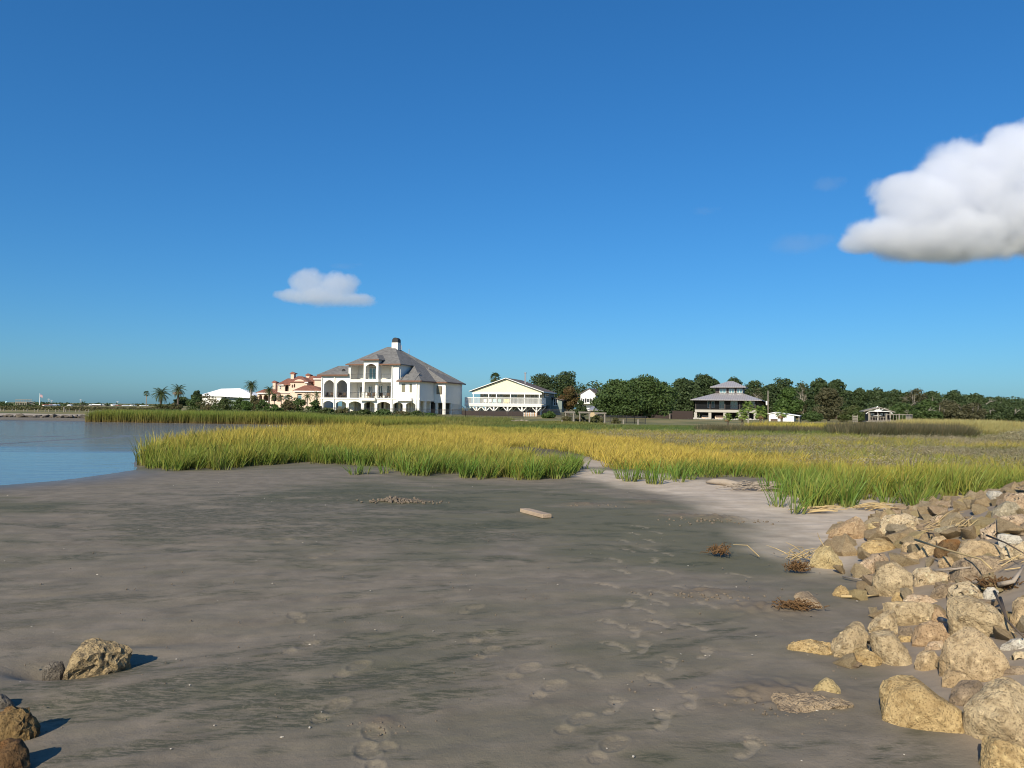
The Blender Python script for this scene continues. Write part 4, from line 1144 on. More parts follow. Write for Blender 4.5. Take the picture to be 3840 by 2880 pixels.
# ------------------------------------------------------------------ trees, shrubs, palms
LM = {
    'oak': leaf_mat('oak_leaves', (0.039, 0.068, 0.021), (0.085, 0.130, 0.039), 0.2),
    'oak2': leaf_mat('oak_leaves_dark', (0.034, 0.055, 0.023), (0.068, 0.098, 0.036), 0.18),
    'green': leaf_mat('bright_leaves', (0.045, 0.085, 0.020), (0.085, 0.140, 0.035), 0.25),
    'rust': leaf_mat('rusty_seed_clusters', (0.10, 0.055, 0.025), (0.15, 0.11, 0.04), 0.2, (0.07, 0.07, 0.025)),
    'cedar': leaf_mat('brown_green_needles', (0.055, 0.058, 0.029), (0.098, 0.091, 0.046), 0.15),
    'shrub': leaf_mat('shrub_leaves', (0.040, 0.065, 0.020), (0.085, 0.110, 0.035), 0.22, (0.10, 0.095, 0.04)),
    'olive': leaf_mat('olive_scrub_leaves', (0.060, 0.065, 0.025), (0.115, 0.110, 0.045), 0.2, (0.13, 0.10, 0.055)),
    'frond': leaf_mat('palm_fronds', (0.050, 0.075, 0.028), (0.090, 0.120, 0.045), 0.25),
    'fan': leaf_mat('fan_palm_leaves', (0.14, 0.21, 0.045), (0.24, 0.32, 0.08), 0.35),
    'dead': leaf_mat('dead_palm_leaves', (0.22, 0.14, 0.07), (0.36, 0.25, 0.14), 0.2),
}

def leaf_cloud(blobs, n, size, rs, droop=0.0, aspect=0.6, inner=0.55):
    """Leaf quads on and inside a set of blobs (cx, cy, cz, rx, ry, rz): verts, faces."""
    B = np.array(blobs, float)
    wgt = (B[:, 3] * B[:, 5]) ** .85; wgt = wgt / wgt.sum()
    k = rs.choice(len(B), n, p=wgt)
    d = rs.normal(size=(n, 3)); d /= np.linalg.norm(d, axis=1)[:, None]
    rr = (inner + (1.08 - inner) * rs.rand(n) ** 0.5)[:, None]
    c = B[k, :3] + d * B[k, 3:6] * rr
    nrm = d * 0.8 + rs.normal(size=(n, 3)) * 0.75 + np.array([0, 0, 0.25])
    nrm /= np.linalg.norm(nrm, axis=1)[:, None]
    a = np.cross(nrm, rs.normal(size=(n, 3))); a /= np.linalg.norm(a, axis=1)[:, None]
    b = np.cross(nrm, a)
    s = (size * (0.55 + 0.9 * rs.rand(n)))[:, None]
    a = a * s; b = b * s * aspect
    v = np.stack([c - a * .5 - b * .3, c + a * .1 - b * .5, c + a * .5 + b * .3, c - a * .1 + b * .5], 1).reshape(-1, 3)
    f = np.arange(n * 4).reshape(-1, 4)
    return v, f

def np_mesh(name, v, f, mat):
    me = bpy.data.meshes.new(name)
    me.vertices.add(len(v)); me.vertices.foreach_set('co', np.asarray(v, float).ravel())
    k = f.shape[1]
    me.loops.add(f.size); me.loops.foreach_set('vertex_index', f.ravel().astype(np.int32))
    me.polygons.add(len(f)); me.polygons.foreach_set('loop_start', np.arange(len(f)) * k)
    me.update(calc_edges=True)
    if mat: me.materials.append(mat)
    return me

def tree(name, label, u0, u1, vt, vb, Y, mat='oak', seed=1, leaves=5000, size=0.42, nb=34, group=None, cat='tree', base=0.10, trunk=True, dome=0.8, flat=1.0, bark='bark', z0=None, limbs=7, dead=0):
    rs = np.random.RandomState(seed)
    uc = (u0 + u1) / 2
    P = at_depth(uc, vb, Y)
    g = hgt(P.x, P.y) if z0 is None else z0
    top = at_depth(uc, vt, Y).z
    Hh = top - g
    wr = (u1 - u0) / 2 * Y / FPX
    t = empty(name, (P.x, P.y, g), rs.uniform(-.2, .2), label, cat, group)
    zc0 = Hh * base
    blobs = []
    for i in range(nb):
        a = rs.uniform(0, 2 * math.pi); q = math.sqrt(rs.rand())
        hh = rs.rand()
        prof = math.sqrt(max(0.02, 1 - (max(0, hh - 0.25) / 0.78) ** 2)) * (0.72 + 0.28 * min(1, hh / 0.25))
        rb = min(math.sqrt(wr * Hh), 1.3 * Hh, 1.3 * wr) * rs.uniform(0.17, 0.32)
        x = math.cos(a) * q * max(0.05, wr * prof - rb * .75); y = math.sin(a) * q * max(0.05, wr * prof - rb * .75) * dome
        z = zc0 + rb * .4 + max(.05, Hh - zc0 - rb * 1.25 * flat) * hh
        blobs.append((x, y, z, rb * rs.uniform(.9, 1.35), rb, rb * rs.uniform(.6, .9) * flat))
    mx = max(b[2] + b[5] for b in blobs)
    for i in range(nb):
        b = blobs[rs.randint(nb)]
        d = rs.normal(size=3); d /= np.linalg.norm(d); d[2] = abs(d[2]) * .9
        rb = b[4] * rs.uniform(.22, .45)
        zz = min(b[2] + d[2] * b[5] * 1.05, Hh - rb * .7)
        blobs.append((b[0] + d[0] * b[3] * 1.05, b[1] + d[1] * b[4], max(rb * .5, zz), rb * 1.2, rb, rb * .8))
    blobs.append((rs.uniform(-.25, .25) * wr, 0, Hh - wr * .16, wr * .26, wr * .26, wr * .16))
    v, f = leaf_cloud(blobs, int(leaves * 1.6), size, rs)
    link_mesh('crown', np_mesh('crown', v, f, LM[mat]), t)
    if trunk:
        mb = MB()
        r0 = max(0.09, Hh * 0.03)
        fork = Vector((rs.uniform(-.1, .1) * wr, 0, zc0 * 0.85 + 0.1 * Hh))
        mb.tube([(0, 0, -.1), (fork.x * .4, 0, fork.z * .5), fork], [r0 * 1.3, r0, r0 * .8], 7)
        for i in range(limbs):
            b = blobs[rs.randint(len(blobs))]
            e = Vector(b[:3]); m_ = fork.lerp(e, .5) + Vector((rs.uniform(-.06, .06) * wr, 0, .06 * Hh))
            mb.tube([fork, m_, e], [r0 * .5, r0 * .32, r0 * .12], 5)
        for i in range(dead):
            a = rs.uniform(-1.2, 1.2); L = Hh * rs.uniform(.25, .42)
            s0 = Vector((rs.uniform(-.7, .7) * wr, -wr * dome * .8, Hh * rs.uniform(.35, .62)))
            p1 = s0 + Vector((math.sin(a) * L * .5, -.2, math.cos(a) * L * .4)); p2 = p1 + Vector((math.sin(a * 1.5) * L * .5, -.1, math.cos(a * 1.5) * L * .5))
            mb.tube([s0, p1, p2], [.055, .04, .015], 5)
            for q in range(3):
                e = p1 + Vector((rs.uniform(-.4, .4), -.1, rs.uniform(.1, .5))) * L * .7
                mb.tube([p1.lerp(s0, rs.rand() * .6), e], [.025, .01], 4)
        mb.build('trunk', M[bark] if not dead else M['pale_bark'], t, True)
    return t

def shrub(label, u0, u1, vt, vb, Y, mat='shrub', seed=1, leaves=900, group=None, size=0.26):
    return tree('shrub', label, u0, u1, vt, vb, Y, mat, seed, leaves, size, 18, group, 'shrub', 0.0, True, 0.9, 1.0, 'bark', None, 4)

# -- forest and garden trees (pixel extents, distance)
tree('oak_tree', 'twin lobed dark oak rising behind the cream gabled house', 1955, 2105, 1400, 1560, 188, 'oak2', 11, 4200)
tree('oak_tree', 'tall rounded dark oak rising between the gabled house roof and the white cottage', 2030, 2212, 1391, 1560, 190, 'oak2', 12, 5200)
tree('flowering_tree', 'rusty brown rounded tree beside the grey rear wing of the gabled house', 2088, 2176, 1447, 1562, 152, 'rust', 13, 4600, .3, base=.2)
tree('small_tree', 'small dark green conical tree in front of the white cottage balcony', 2152, 2204, 1502, 1570, 134, 'oak2', 14, 1600, .3, base=.08)
tree('oak_tree', 'huge spreading live oak standing over the dark fence', 2218, 2430, 1420, 1582, 122, 'oak', 15, 12500, .34, nb=70, base=.07, dome=.7)
tree('oak_tree', 'broad live oak leaning right out of the huge oak crown', 2310, 2532, 1404, 1580, 125, 'oak', 16, 12500, .34, nb=70, base=.07, dome=.7)
tree('oak_tree', 'dark oak with ragged top filling the gap left of the tiered house', 2490, 2640, 1416, 1578, 160, 'oak2', 17, 6000, .42, nb=44, base=.12)
tree('oak_tree', 'tallest dark oak close behind the left roof edge of the tiered house', 2565, 2712, 1402, 1578, 172, 'oak2', 18, 6500, .42, nb=44, base=.12)
tree('oak_tree', 'dark oak showing just above the upper roof of the tiered house', 2705, 2800, 1412, 1570, 190, 'oak2', 19, 3000)
tree('oak_tree', 'dark oak right of the upper roof of the tiered house', 2765, 2895, 1425, 1570, 188, 'oak2', 20, 4200)
tree('bare_tree', 'pale half bare tree with drooping grey limbs right of the tiered house', 2800, 2872, 1452, 1570, 178, 'cedar', 21, 500, .3, dead=7)
tree('oak_tree', 'dark oak with feathery top behind the light green tree', 2868, 3005, 1416, 1580, 180, 'oak2', 22, 4800, nb=40)
tree('light_green_tree', 'light green leafy tree above the white shed', 2905, 3006, 1452, 1580, 142, 'green', 23, 5200, .36, base=.1)
tree('bare_tree', 'grey leafless tree top between two dark oaks', 2985, 3036, 1424, 1580, 176, 'cedar', 24, 350, .3, dead=9)
tree('oak_tree', 'tall dark oak with a flat left shoulder above the brownish cedar', 3018, 3128, 1417, 1580, 172, 'oak2', 25, 5000, nb=40)
tree('oak_tree', 'tall dark oak ending the high part of the forest before the gap', 3080, 3190, 1423, 1580, 170, 'oak2', 26, 5000, nb=40)
tree('cedar_tree', 'brownish green broad cedar below the tall oaks', 3046, 3166, 1452, 1588, 138, 'cedar', 27, 5600, .34, base=.05)
tree('round_bush', 'round olive green bush tree left of the deck cabin', 3138, 3262, 1520, 1597, 112, 'shrub', 28, 3600, .28, base=.03, cat='bush')
tree('round_bush', 'low dark bush right of the white shed lean-to', 2998, 3090, 1541, 1596, 114, 'oak', 29, 1800, .26, base=.03, cat='bush')
FT = [(3182, 3262, 1455, 'oak2'), (3238, 3330, 1452, 'oak2'), (3302, 3400, 1458, 'oak2'), (3392, 3470, 1452, 'cedar'), (3440, 3540, 1466, 'oak2'), (3520, 3640, 1462, 'oak2'),
      (3610, 3720, 1474, 'oak2'), (3690, 3800, 1488, 'oak2'), (3780, 3900, 1502, 'oak2')]
FL = ['dark oak at the start of the lower forest line', 'dark oak standing behind the deck cabin roof', 'dark oak behind the right roof slope of the deck cabin', 'half bare grey tree poking above the lower forest line',
      'dark oak above the pale reed mound', 'wide dark oak in the middle of the lower forest line', 'dark oak where the forest line begins to sink', 'dark oak near the low end of the forest line', 'last dark oak cut by the picture edge']
for i, ((a, b, vt, mt), l) in enumerate(zip(FT, FL)):
    tree('forest_tree', l, a - 14, b + 14, vt, 1592, 158 + (i % 3) * 9, mt, 40 + i, 4600 if mt != 'cedar' else 1200, .4, 40, 'forest trees behind the marsh', base=.1, dead=4 if i in (3, 4, 6) else 0)
UT = [(3255, 3340, 1500, 'oak2', 'mid green tree in front of the forest beside the cabin'), (3330, 3440, 1512, 'oak', 'low leafy tree right of the cabin deck'), (3430, 3520, 1498, 'oak', 'dark tree with pale dead limbs above the reeds'),
      (3500, 3600, 1500, 'rust', 'rusty tinged tree in the forest edge'), (3590, 3700, 1510, 'rust', 'second rusty tinged tree further along the forest edge'), (3680, 3790, 1506, 'oak2', 'dark spreading tree at the forest edge with bare twigs'), (3770, 3880, 1520, 'oak2', 'dark low tree at the picture edge')]
for i, (a, b, vt, mt, l) in enumerate(UT):
    tree('edge_tree', l, a - 12, b + 12, vt, 1598, 128 + (i % 2) * 6, mt if mt != 'rust' else 'cedar', 60 + i, 4200, .34, 36, 'trees along the forest edge', base=.03, dead=3)
FILL = [(2440, 2530, 1432), (2640, 2720, 1424), (2690, 2760, 1440), (2830, 2930, 1440), (2960, 3060, 1436), (3130, 3220, 1462), (3190, 3300, 1470), (3270, 3380, 1466), (3350, 3460, 1470), (3440, 3560, 1472), (3560, 3680, 1478), (3640, 3780, 1488), (3750, 3880, 1500)]
FLL = ['dark oak between the huge oak and the ragged one', 'dark oak hidden behind the left eave of the tiered house', 'dark oak peeping left of the upper roof of the tiered house', 'dark oak behind the bare utility pole', 'dark oak behind the grey leafless tree top', 'lower dark oak filling the gap beyond the brownish cedar',
       'far oak behind the left side of the cabin roof', 'far oak behind the cabin ridge', 'far oak behind the cabin deck end', 'far oak behind the half bare grey tree', 'far oak behind the wide oak', 'far oak where the tree line sinks', 'far oak at the picture edge']
for i, ((a, b, vt), l) in enumerate(zip(FILL, FLL)):
    tree('forest_tree', l, a, b, vt, 1590, 200 + (i % 3) * 6, 'oak2', 160 + i, 4200, .5, 36, 'forest trees behind the marsh', base=.05)
# understory mass that closes the forest behind
rs = np.random.RandomState(5)
bl_ = []
for i in range(300):
    u = rs.uniform(2230, 3920); Yd = rs.uniform(185, 215); p = at_depth(u, 1550, Yd)
    r_ = rs.uniform(2.2, 3.4); bl_.append((p.x, p.y, rs.uniform(-.3, 6.6 if u < 3180 else 3.8), r_, r_, r_ * .9))
v, f = leaf_cloud(bl_, 52000, 0.7, rs)
tag(link_mesh('forest_undergrowth', np_mesh('forest_undergrowth', v, f, LM['oak2'])), 'dark green forest undergrowth between the tree trunks', None, None, 'stuff')

# trees and shrubs on the left
tree('oak_tree', 'dark rounded tree left of the white hall', 712, 760, 1464, 1530, 215, 'oak2', 80, 2200, .4, base=.1)
tree('oak_tree', 'dark tree mass behind the bushy palm', 640, 722, 1486, 1532, 222, 'oak2', 81, 2200, .4, base=.05)
SH = [(560, 640, 1514, 1540, 150, 'shrub', 'low green shrub below the date palm on the far bank'), (610, 690, 1512, 1542, 146, 'olive', 'olive shrub below the bushy palm'),
      (685, 765, 1482, 1542, 150, 'oak', 'dark shrub left of the brownish bush'), (735, 838, 1476, 1546, 148, 'olive', 'large brownish olive bush in front of the white hall'),
      (795, 880, 1492, 1550, 140, 'shrub', 'green shrub below the white hall windows'), (855, 935, 1490, 1548, 146, 'oak', 'dark shrub under the grey hall wall'),
      (885, 960, 1502, 1552, 136, 'green', 'bright green shrub before the grey hall wall'), (912, 990, 1482, 1546, 144, 'olive', 'purple brown bush at the end of the white hall'),
      (955, 1015, 1498, 1550, 140, 'oak', 'dark shrub at the foot of the villa arcade'), (985, 1060, 1514, 1558, 128, 'green', 'bright shrub below the villa stair'),
      (1045, 1115, 1500, 1556, 132, 'olive', 'olive shrub below the villa window'), (1080, 1155, 1490, 1558, 136, 'oak', 'dark shrub before the villa wall'),
      (1140, 1215, 1498, 1560, 130, 'oak', 'dark shrub between the villa and the white mansion'), (1190, 1260, 1529, 1566, 104, 'shrub', 'scrubby bush at the left corner of the mansion fence'),
      (1245, 1330, 1530, 1566, 102, 'olive', 'olive bush under the first mansion arches'), (1320, 1410, 1535, 1568, 100, 'shrub', 'green bush under the third mansion arch'),
      (1395, 1480, 1534, 1570, 100, 'oak', 'dark green bush under the central mansion arches'), (1465, 1545, 1542, 1572, 98, 'olive', 'low olive bush right of the mansion arches'),
      (1530, 1600, 1540, 1573, 98, 'shrub', 'green bush below the mansion corner'), (1575, 1640, 1549, 1575, 96, 'green', 'small bright bush before the mansion carport')]
for i, (a, b, vt, vb, Yd, mt, l) in enumerate(SH):
    shrub(l, a, b, vt, vb, Yd, mt, 100 + i, 1300, 'shrubs along the far bank')
# left shore thicket
LB = []
rs = np.random.RandomState(9)
for i in range(240):
    u = rs.uniform(-60, 600); Yd = rs.uniform(124, 150); p = at_depth(u, 1530, Yd); r_ = rs.uniform(.25, .48)
    LB.append((p.x, p.y, .35 + r_ * .5, r_ * 1.6, r_ * 1.4, r_ * .75))
v, f = leaf_cloud(LB, 16000, .22, rs)
tag(link_mesh('shore_thicket', np_mesh('shore_thicket', v, f, LM['olive'])), 'low olive green thicket along the far left shore', None, None, 'stuff')
LB = []
for i in range(260):
    u = rs.uniform(560, 1640); Yd = rs.uniform(84, 122); p = at_depth(u, 1550, Yd); r_ = rs.uniform(.35, .6)
    LB.append((p.x, p.y, hgt(p.x, p.y) + r_ * .4, r_ * 1.7, r_ * 1.5, r_ * .8))
v, f = leaf_cloud(LB, 26000, .22, rs)
tag(link_mesh('bank_scrub', np_mesh('bank_scrub', v, f, LM['shrub'])), 'low mixed scrub between the reed bank and the house gardens', None, None, 'stuff')
LB = []
for i in range(140):
    u = rs.uniform(-200, 900); Yd = rs.uniform(560, 800); p = at_depth(u, 1520, Yd); r_ = rs.uniform(2, 4.2)
    LB.append((p.x, p.y, -2.4 + r_ * .25, r_ * 2, r_ * 2, r_ * .75))
v, f = leaf_cloud(LB, 9000, 2.0, rs)
tag(link_mesh('far_treeline', np_mesh('far_treeline', v, f, LM['oak2'])), 'far low treeline along the left horizon', None, None, 'stuff')
# bushes near the gabled house and the frames
shrub('leafy bush with pale flowers before the grey side of the gabled house', 2030, 2085, 1541, 1588, 108, 'green', 130, 1500, None, .24)
for i, (a, b, vt, vb, l) in enumerate(((2100, 2150, 1560, 1594, 'grey twiggy bush at the first weathered frame'), (2150, 2215, 1562, 1596, 'grey twiggy bush between the weathered frames'), (2215, 2262, 1556, 1586, 'green bush by the third weathered frame'),
                                       (1880, 1925, 1578, 1600, 'small green bush below the dark wood fence'), (1925, 1985, 1580, 1602, 'low scrub bush below the colourful pickets'), (2290, 2330, 1568, 1600, 'grey scrub before the short iron fence'), (2075, 2110, 1580, 1600, 'low grey scrub left of the frames'))):
    shrub(l, a, b, vt, vb, 82, 'olive' if 'grey' in l else 'shrub', 140 + i, 800, None, .2)

# -- palms
def frond_mesh(seed, L, mat, n=16, w=0.5, droop=1.0):
    rs = np.random.RandomState(seed)
    mb = MB()
    pts = []
    for k in range(n + 1):
        t = k / n
        pts.append(Vector((L * (t - .12 * droop * t ** 3), 0, L * (.32 * t - .62 * droop * t * t))))
    mb.tube(pts[::4], [.03, .025, .02, .015, .006][:len(pts[::4])], 4)
    for k in range(1, n + 1):
        t = k / n
        ll = w * L * .5 * math.sin(math.pi * (0.12 + .8 * t)) ** .7
        d = (pts[k] - pts[k - 1]).normalized()
        for sgn in (-1, 1):
            tip = pts[k] + Vector((0, sgn, 0)) * ll * .8 + d * ll * .75 - Vector((0, 0, 1)) * ll * rs.uniform(.15, .5)
            s_ = L * .022
            mb.add([pts[k] - d * s_, pts[k] + d * s_, tip], [(0, 1, 2)])
    return mb.mesh('frond', LM[mat])

def fan_mesh(seed, L, mat, pet=.8, blades=14, droop=.35):
    rs = np.random.RandomState(seed)
    mb = MB()
    end = Vector((pet, 0, pet * .35))
    mb.tube([(0, 0, 0), (pet * .5, 0, pet * .26), end], [.03, .022, .018], 4)
    ax = Vector((1, 0, .1)).normalized(); ay = Vector((0, 1, 0)); az = Vector((-.1, 0, 1)).normalized()
    for k in range(blades):
        a = -2.0 + 4.0 * k / (blades - 1)
        d = ax * math.cos(a) + ay * math.sin(a)
        s_ = ax * -math.sin(a) + ay * math.cos(a)
        r_ = L * (.75 + .25 * math.cos(a * .6)) * rs.uniform(.9, 1.05)
        m_ = end + d * r_ * .55 + az * .03 * L
        tip = end + d * r_ - Vector((0, 0, 1)) * droop * L * rs.uniform(.5, 1.2)
        w_ = L * .085
        mb.add([end, m_ - s_ * w_, m_ + s_ * w_, tip], [(0, 1, 2), (1, 3, 2)])
    return mb.mesh('frond', LM[mat])

FR = {'date': [frond_mesh(i, 1.0, 'frond', 16, .42, .75 + .2 * i) for i in range(3)],
      'fan': [fan_mesh(i + 9, .62, 'fan') for i in range(3)], 'fandark': [fan_mesh(i + 19, .62, 'frond') for i in range(3)],
      'dead': [fan_mesh(i + 29, .55, 'dead', .7, 10, .6) for i in range(2)]}

def palm(name, label, u, vt, vb, r_px, Y, kind='date', n=34, group=None, trunk_r=.17, skirt=0, seed=0, bark='bark', lean=0):
    rs = np.random.RandomState(seed + 300)
    P = at_depth(u, vb, Y); g = P.z if Y > 60 else hgt(P.x, P.y)
    g = min(g, hgt(P.x, P.y) + .1)
    r_ = r_px * Y / FPX
    top = at_depth(u, vt, Y).z
    hub = top - g - r_ * (.62 if kind == 'date' else .75)
    hub = max(hub, .25)
    t = empty(name, (P.x, P.y, g), 0, label, 'palm tree', group)
    mb = MB()
    k = 6
    pts = [(lean * (i / k) ** 2, 0, -.15 + (hub + .15) * i / k) for i in range(k + 1)]
    mb.tube(pts, [trunk_r * (1.25 if i == 0 else 1.0 + .06 * (i % 2)) for i in range(k + 1)], 8)
    mb.build('trunk', M[bark], t, True)
    for i in range(n):
        q = i / n
        el = R(78) - R(118) * q if kind == 'date' else R(75) - R(120) * q
        az = i * 2.39996 + rs.uniform(-.2, .2)
        o = link_mesh('frond', rs.choice(FR[kind]), t)
        sc = r_ * rs.uniform(.9, 1.08) / (1.0 if kind == 'date' else 1.28)
        o.location = (lean, 0, hub); o.rotation_euler = (rs.uniform(-.2, .2), -el + (R(18) if kind == 'date' else R(15)), az); o.scale = (sc, sc, sc)
    for i in range(skirt):
        o = link_mesh('dead_frond', FR['dead'][i % 2], t)
        if i == 0: o['label'] = 'dry tan hanging frond'
        sc = r_ * rs.uniform(.7, .95) / 1.2
        o.location = (lean, 0, hub - .05 * r_); o.rotation_euler = (0, R(48 + rs.uniform(0, 25)), i * 2.4 + rs.uniform(-.3, .3)); o.scale = (sc, sc, sc)
    return t
palm('fan_palm', 'slim tall fan palm standing furthest left of the palms on the bank', 548, 1468, 1532, 13, 225, 'fandark', 20, seed=1, trunk_r=.13, bark='pale_bark')
palm('date_palm', 'round headed date palm standing clear on the far bank', 602, 1452, 1534, 40, 214, 'date', 40, seed=2, trunk_r=.3)
palm('fan_palm', 'bushy palm with a shaggy trunk right of the round headed date palm', 667, 1440, 1532, 33, 205, 'date', 34, seed=3, trunk_r=.28, skirt=8)
palm('date_palm', 'tall date palm in front of the white hall roof', 941, 1425, 1506, 31, 180, 'date', 40, seed=4, trunk_r=.24, bark='pale_bark')
palm('date_palm', 'date palm in front of the villa arcade', 1008, 1447, 1530, 28, 178, 'date', 34, seed=5, trunk_r=.2)
palm('fan_palm', 'small palm before the villa stair', 1028, 1480, 1528, 16, 160, 'fandark', 18, seed=6, trunk_r=.1)
palm('fan_palm', 'small palm right of the villa stair', 1054, 1484, 1530, 14, 160, 'fandark', 18, seed=7, trunk_r=.1)
palm('fan_palm', 'pale trunked palm below the villa curved gable', 1082, 1482, 1538, 20, 150, 'fandark', 20, seed=8, trunk_r=.11, bark='pale_bark')
palm('queen_palm', 'feathery palm with slender pale trunk before the villa lower roof', 1151, 1470, 1552, 27, 140, 'date', 22, seed=9, trunk_r=.11, bark='pale_bark')
palm('queen_palm', 'feathery palm touching the left corner of the white mansion', 1186, 1466, 1550, 24, 142, 'date', 20, seed=10, trunk_r=.11, bark='pale_bark')
palm('date_palm', 'lone small date palm by the low dark pavilion', 311, 1504, 1526, 15, 300, 'date', 22, seed=11, trunk_r=.3)
palm('fan_palm', 'fan palm head peeping over the gable of the cream house', 1855, 1402, 1560, 24, 172, 'fandark', 26, seed=12, trunk_r=.25, skirt=6)
palm('fan_palm', 'tall fan palm in the group before the tiered house', 2806, 1508, 1590, 25, 84, 'fan', 24, seed=13, trunk_r=.1, skirt=6, bark='pale_bark', group='fan palms before the tiered house')
palm('fan_palm', 'smallest fan palm at the left of the group before the tiered house', 2729, 1552, 1600, 20, 76, 'fan', 20, seed=14, trunk_r=.09, skirt=8, group='fan palms before the tiered house')
palm('fan_palm', 'fan palm with a brown skirt below the tall palm', 2784, 1538, 1603, 26, 75, 'fan', 24, seed=15, trunk_r=.1, skirt=12, group='fan palms before the tiered house')
palm('fan_palm', 'bushiest fan palm at the right corner of the tiered house', 2852, 1526, 1603, 31, 76, 'fan', 28, seed=16, trunk_r=.12, skirt=14, group='fan palms before the tiered house')
palm('fan_palm', 'fan palm with a thick brown base before the white shed', 2931, 1532, 1592, 26, 92, 'fan', 20, seed=17, trunk_r=.14, skirt=14, group='fan palms before the tiered house')

# ------------------------------------------------------------------ grasses (instanced on points)
def grass_mat(name, base, mid, tip, gold, trans=0.3):
    """base/mid/tip of a fresh blade; gold = dry colour reached at tint 1."""
    m = bpy.data.materials.new(name); m.use_nodes = True
    t = m.node_tree; t.nodes.clear()
    out = nd(t, 'ShaderNodeOutputMaterial')
    h = nd(t, 'ShaderNodeVertexColor', layer_name='h')
    sp = nd(t, 'ShaderNodeSeparateColor'); t.links.new(h.outputs[0], sp.inputs[0])
    at = nd(t, 'ShaderNodeAttribute', attribute_type='INSTANCER', attribute_name='tint')
    c = mixc(t, ramp(t, sp.outputs[0], 0.0, 0.35), base, mid)
    c = mixc(t, ramp(t, sp.outputs[0], 0.4, 1.0), c, tip)
    rnd_ = sp.outputs[1]
    g = math_(t, 'ADD', math_(t, 'MULTIPLY', at.outputs['Fac'], 1.15), math_(t, 'MULTIPLY', math_(t, 'SUBTRACT', rnd_, .5), .7))
    g = math_(t, 'MULTIPLY', g, math_(t, 'ADD', .45, math_(t, 'MULTIPLY', sp.outputs[0], .65)), None, True)
    c = mixc(t, g, c, gold)
    c = mixc(t, math_(t, 'MULTIPLY', sp.outputs[2], .5), c, (0.20, 0.13, 0.055))
    d = nd(t, 'ShaderNodeBsdfPrincipled'); d.inputs['Roughness'].default_value = .55; d.inputs['Specular IOR Level'].default_value = .25
    tr = nd(t, 'ShaderNodeBsdfTranslucent')
    t.links.new(c, d.inputs['Base Color']); t.links.new(c, tr.inputs['Color'])
    mx = nd(t, 'ShaderNodeMixShader'); mx.inputs[0].default_value = trans
    t.links.new(d.outputs[0], mx.inputs[1]); t.links.new(tr.outputs[0], mx.inputs[2]); t.links.new(mx.outputs[0], out.inputs['Surface'])
    return m

def tuft(name, seed, n, mat, rad=.14, w=.013, lean=.22, seg=4, hvar=.35, bend=.25, dead=.08):
    """A tuft of blades of height about 1."""
    rs = np.random.RandomState(seed)
    V, F, C = [], [], []
    for i in range(n):
        a = rs.uniform(0, 2 * math.pi); r_ = rad * math.sqrt(rs.rand())
        bx, by = r_ * math.cos(a), r_ * math.sin(a)
        h = 1 - hvar * rs.rand() ** 1.2
        la = a + rs.uniform(-1, 1)
        lx = math.cos(la) * lean * rs.rand() + .05; ly = math.sin(la) * lean * rs.rand()
        bd = bend * rs.rand() ** 1.5
        bdx, bdy = math.cos(la) * bd + .05, math.sin(la) * bd
        fa = rs.uniform(0, math.pi); fx_, fy_ = math.cos(fa), math.sin(fa)
        ww = w * rs.uniform(.7, 1.3)
        b0 = len(V); rr = rs.rand(); dd = 1.0 if rs.rand() < dead else 0.0
        for k in range(seg + 1):
            t = k / seg
            x = bx + (lx * t + bdx * t * t) * h; y = by + (ly * t + bdy * t * t) * h
            z = h * (t - .25 * bd * t * t)
            if k < seg:
                wk = ww * (1 - .75 * t ** 1.6) * .5
                V += [(x - fx_ * wk, y - fy_ * wk, z), (x + fx_ * wk, y + fy_ * wk, z)]
                C += [(t, rr, dd, 1)] * 2
            else:
                V.append((x, y, z)); C.append((1, rr, dd, 1))
        for k in range(seg - 1):
            F.append((b0 + 2 * k, b0 + 2 * k + 1, b0 + 2 * k + 3, b0 + 2 * k + 2))
        F.append((b0 + 2 * seg - 2, b0 + 2 * seg - 1, b0 + 2 * seg))
    me = bpy.data.meshes.new(name)
    me.from_pydata(V, [], F)
    ca = me.color_attributes.new('h', 'FLOAT_COLOR', 'POINT'); ca.data.foreach_set('color', np.array(C).ravel())
    me.materials.append(mat)
    return me

def twig_tuft(name, seed, n, mat, rad=.3, leaf=.035):
    rs = np.random.RandomState(seed)
    V, F, C = [], [], []
    for i in range(n):
        a = rs.uniform(0, 2 * math.pi); q = math.sqrt(rs.rand())
        tip = np.array([math.cos(a) * q * rad * 1.4 + .06, math.sin(a) * q * rad * 1.4, rs.uniform(.45, 1) * (1.1 - .4 * q)])
        s = np.array([tip[0] * .25, tip[1] * .25, 0])
        d = tip - s; pe = np.array([-d[1], d[0], 0.02]); pe /= np.linalg.norm(pe) + 1e-6
        b0 = len(V); rr = rs.rand()
        V += [s - pe * .008, s + pe * .008, tip]; C += [(.3, rr, 1, 1)] * 3; F.append((b0, b0 + 1, b0 + 2))
        for k in range(5):
            c = s + d * rs.uniform(.4, 1.02) + rs.normal(size=3) * .02
            u = rs.normal(size=3); u /= np.linalg.norm(u); w_ = np.cross(u, rs.normal(size=3)); w_ /= np.linalg.norm(w_)
            b0 = len(V); l = leaf * rs.uniform(.6, 1.5)
            V += [c - u * l, c + w_ * l * .5, c + u * l, c - w_ * l * .5]; F.append((b0, b0 + 1, b0 + 2, b0 + 3)); C += [(rs.uniform(.2, 1), rs.rand(), 0, 1)] * 4
    me = bpy.data.meshes.new(name)
    me.from_pydata([tuple(x) for x in V], [], F)
    ca = me.color_attributes.new('h', 'FLOAT_COLOR', 'POINT'); ca.data.foreach_set('color', np.array(C).ravel())
    me.materials.append(mat)
    return me

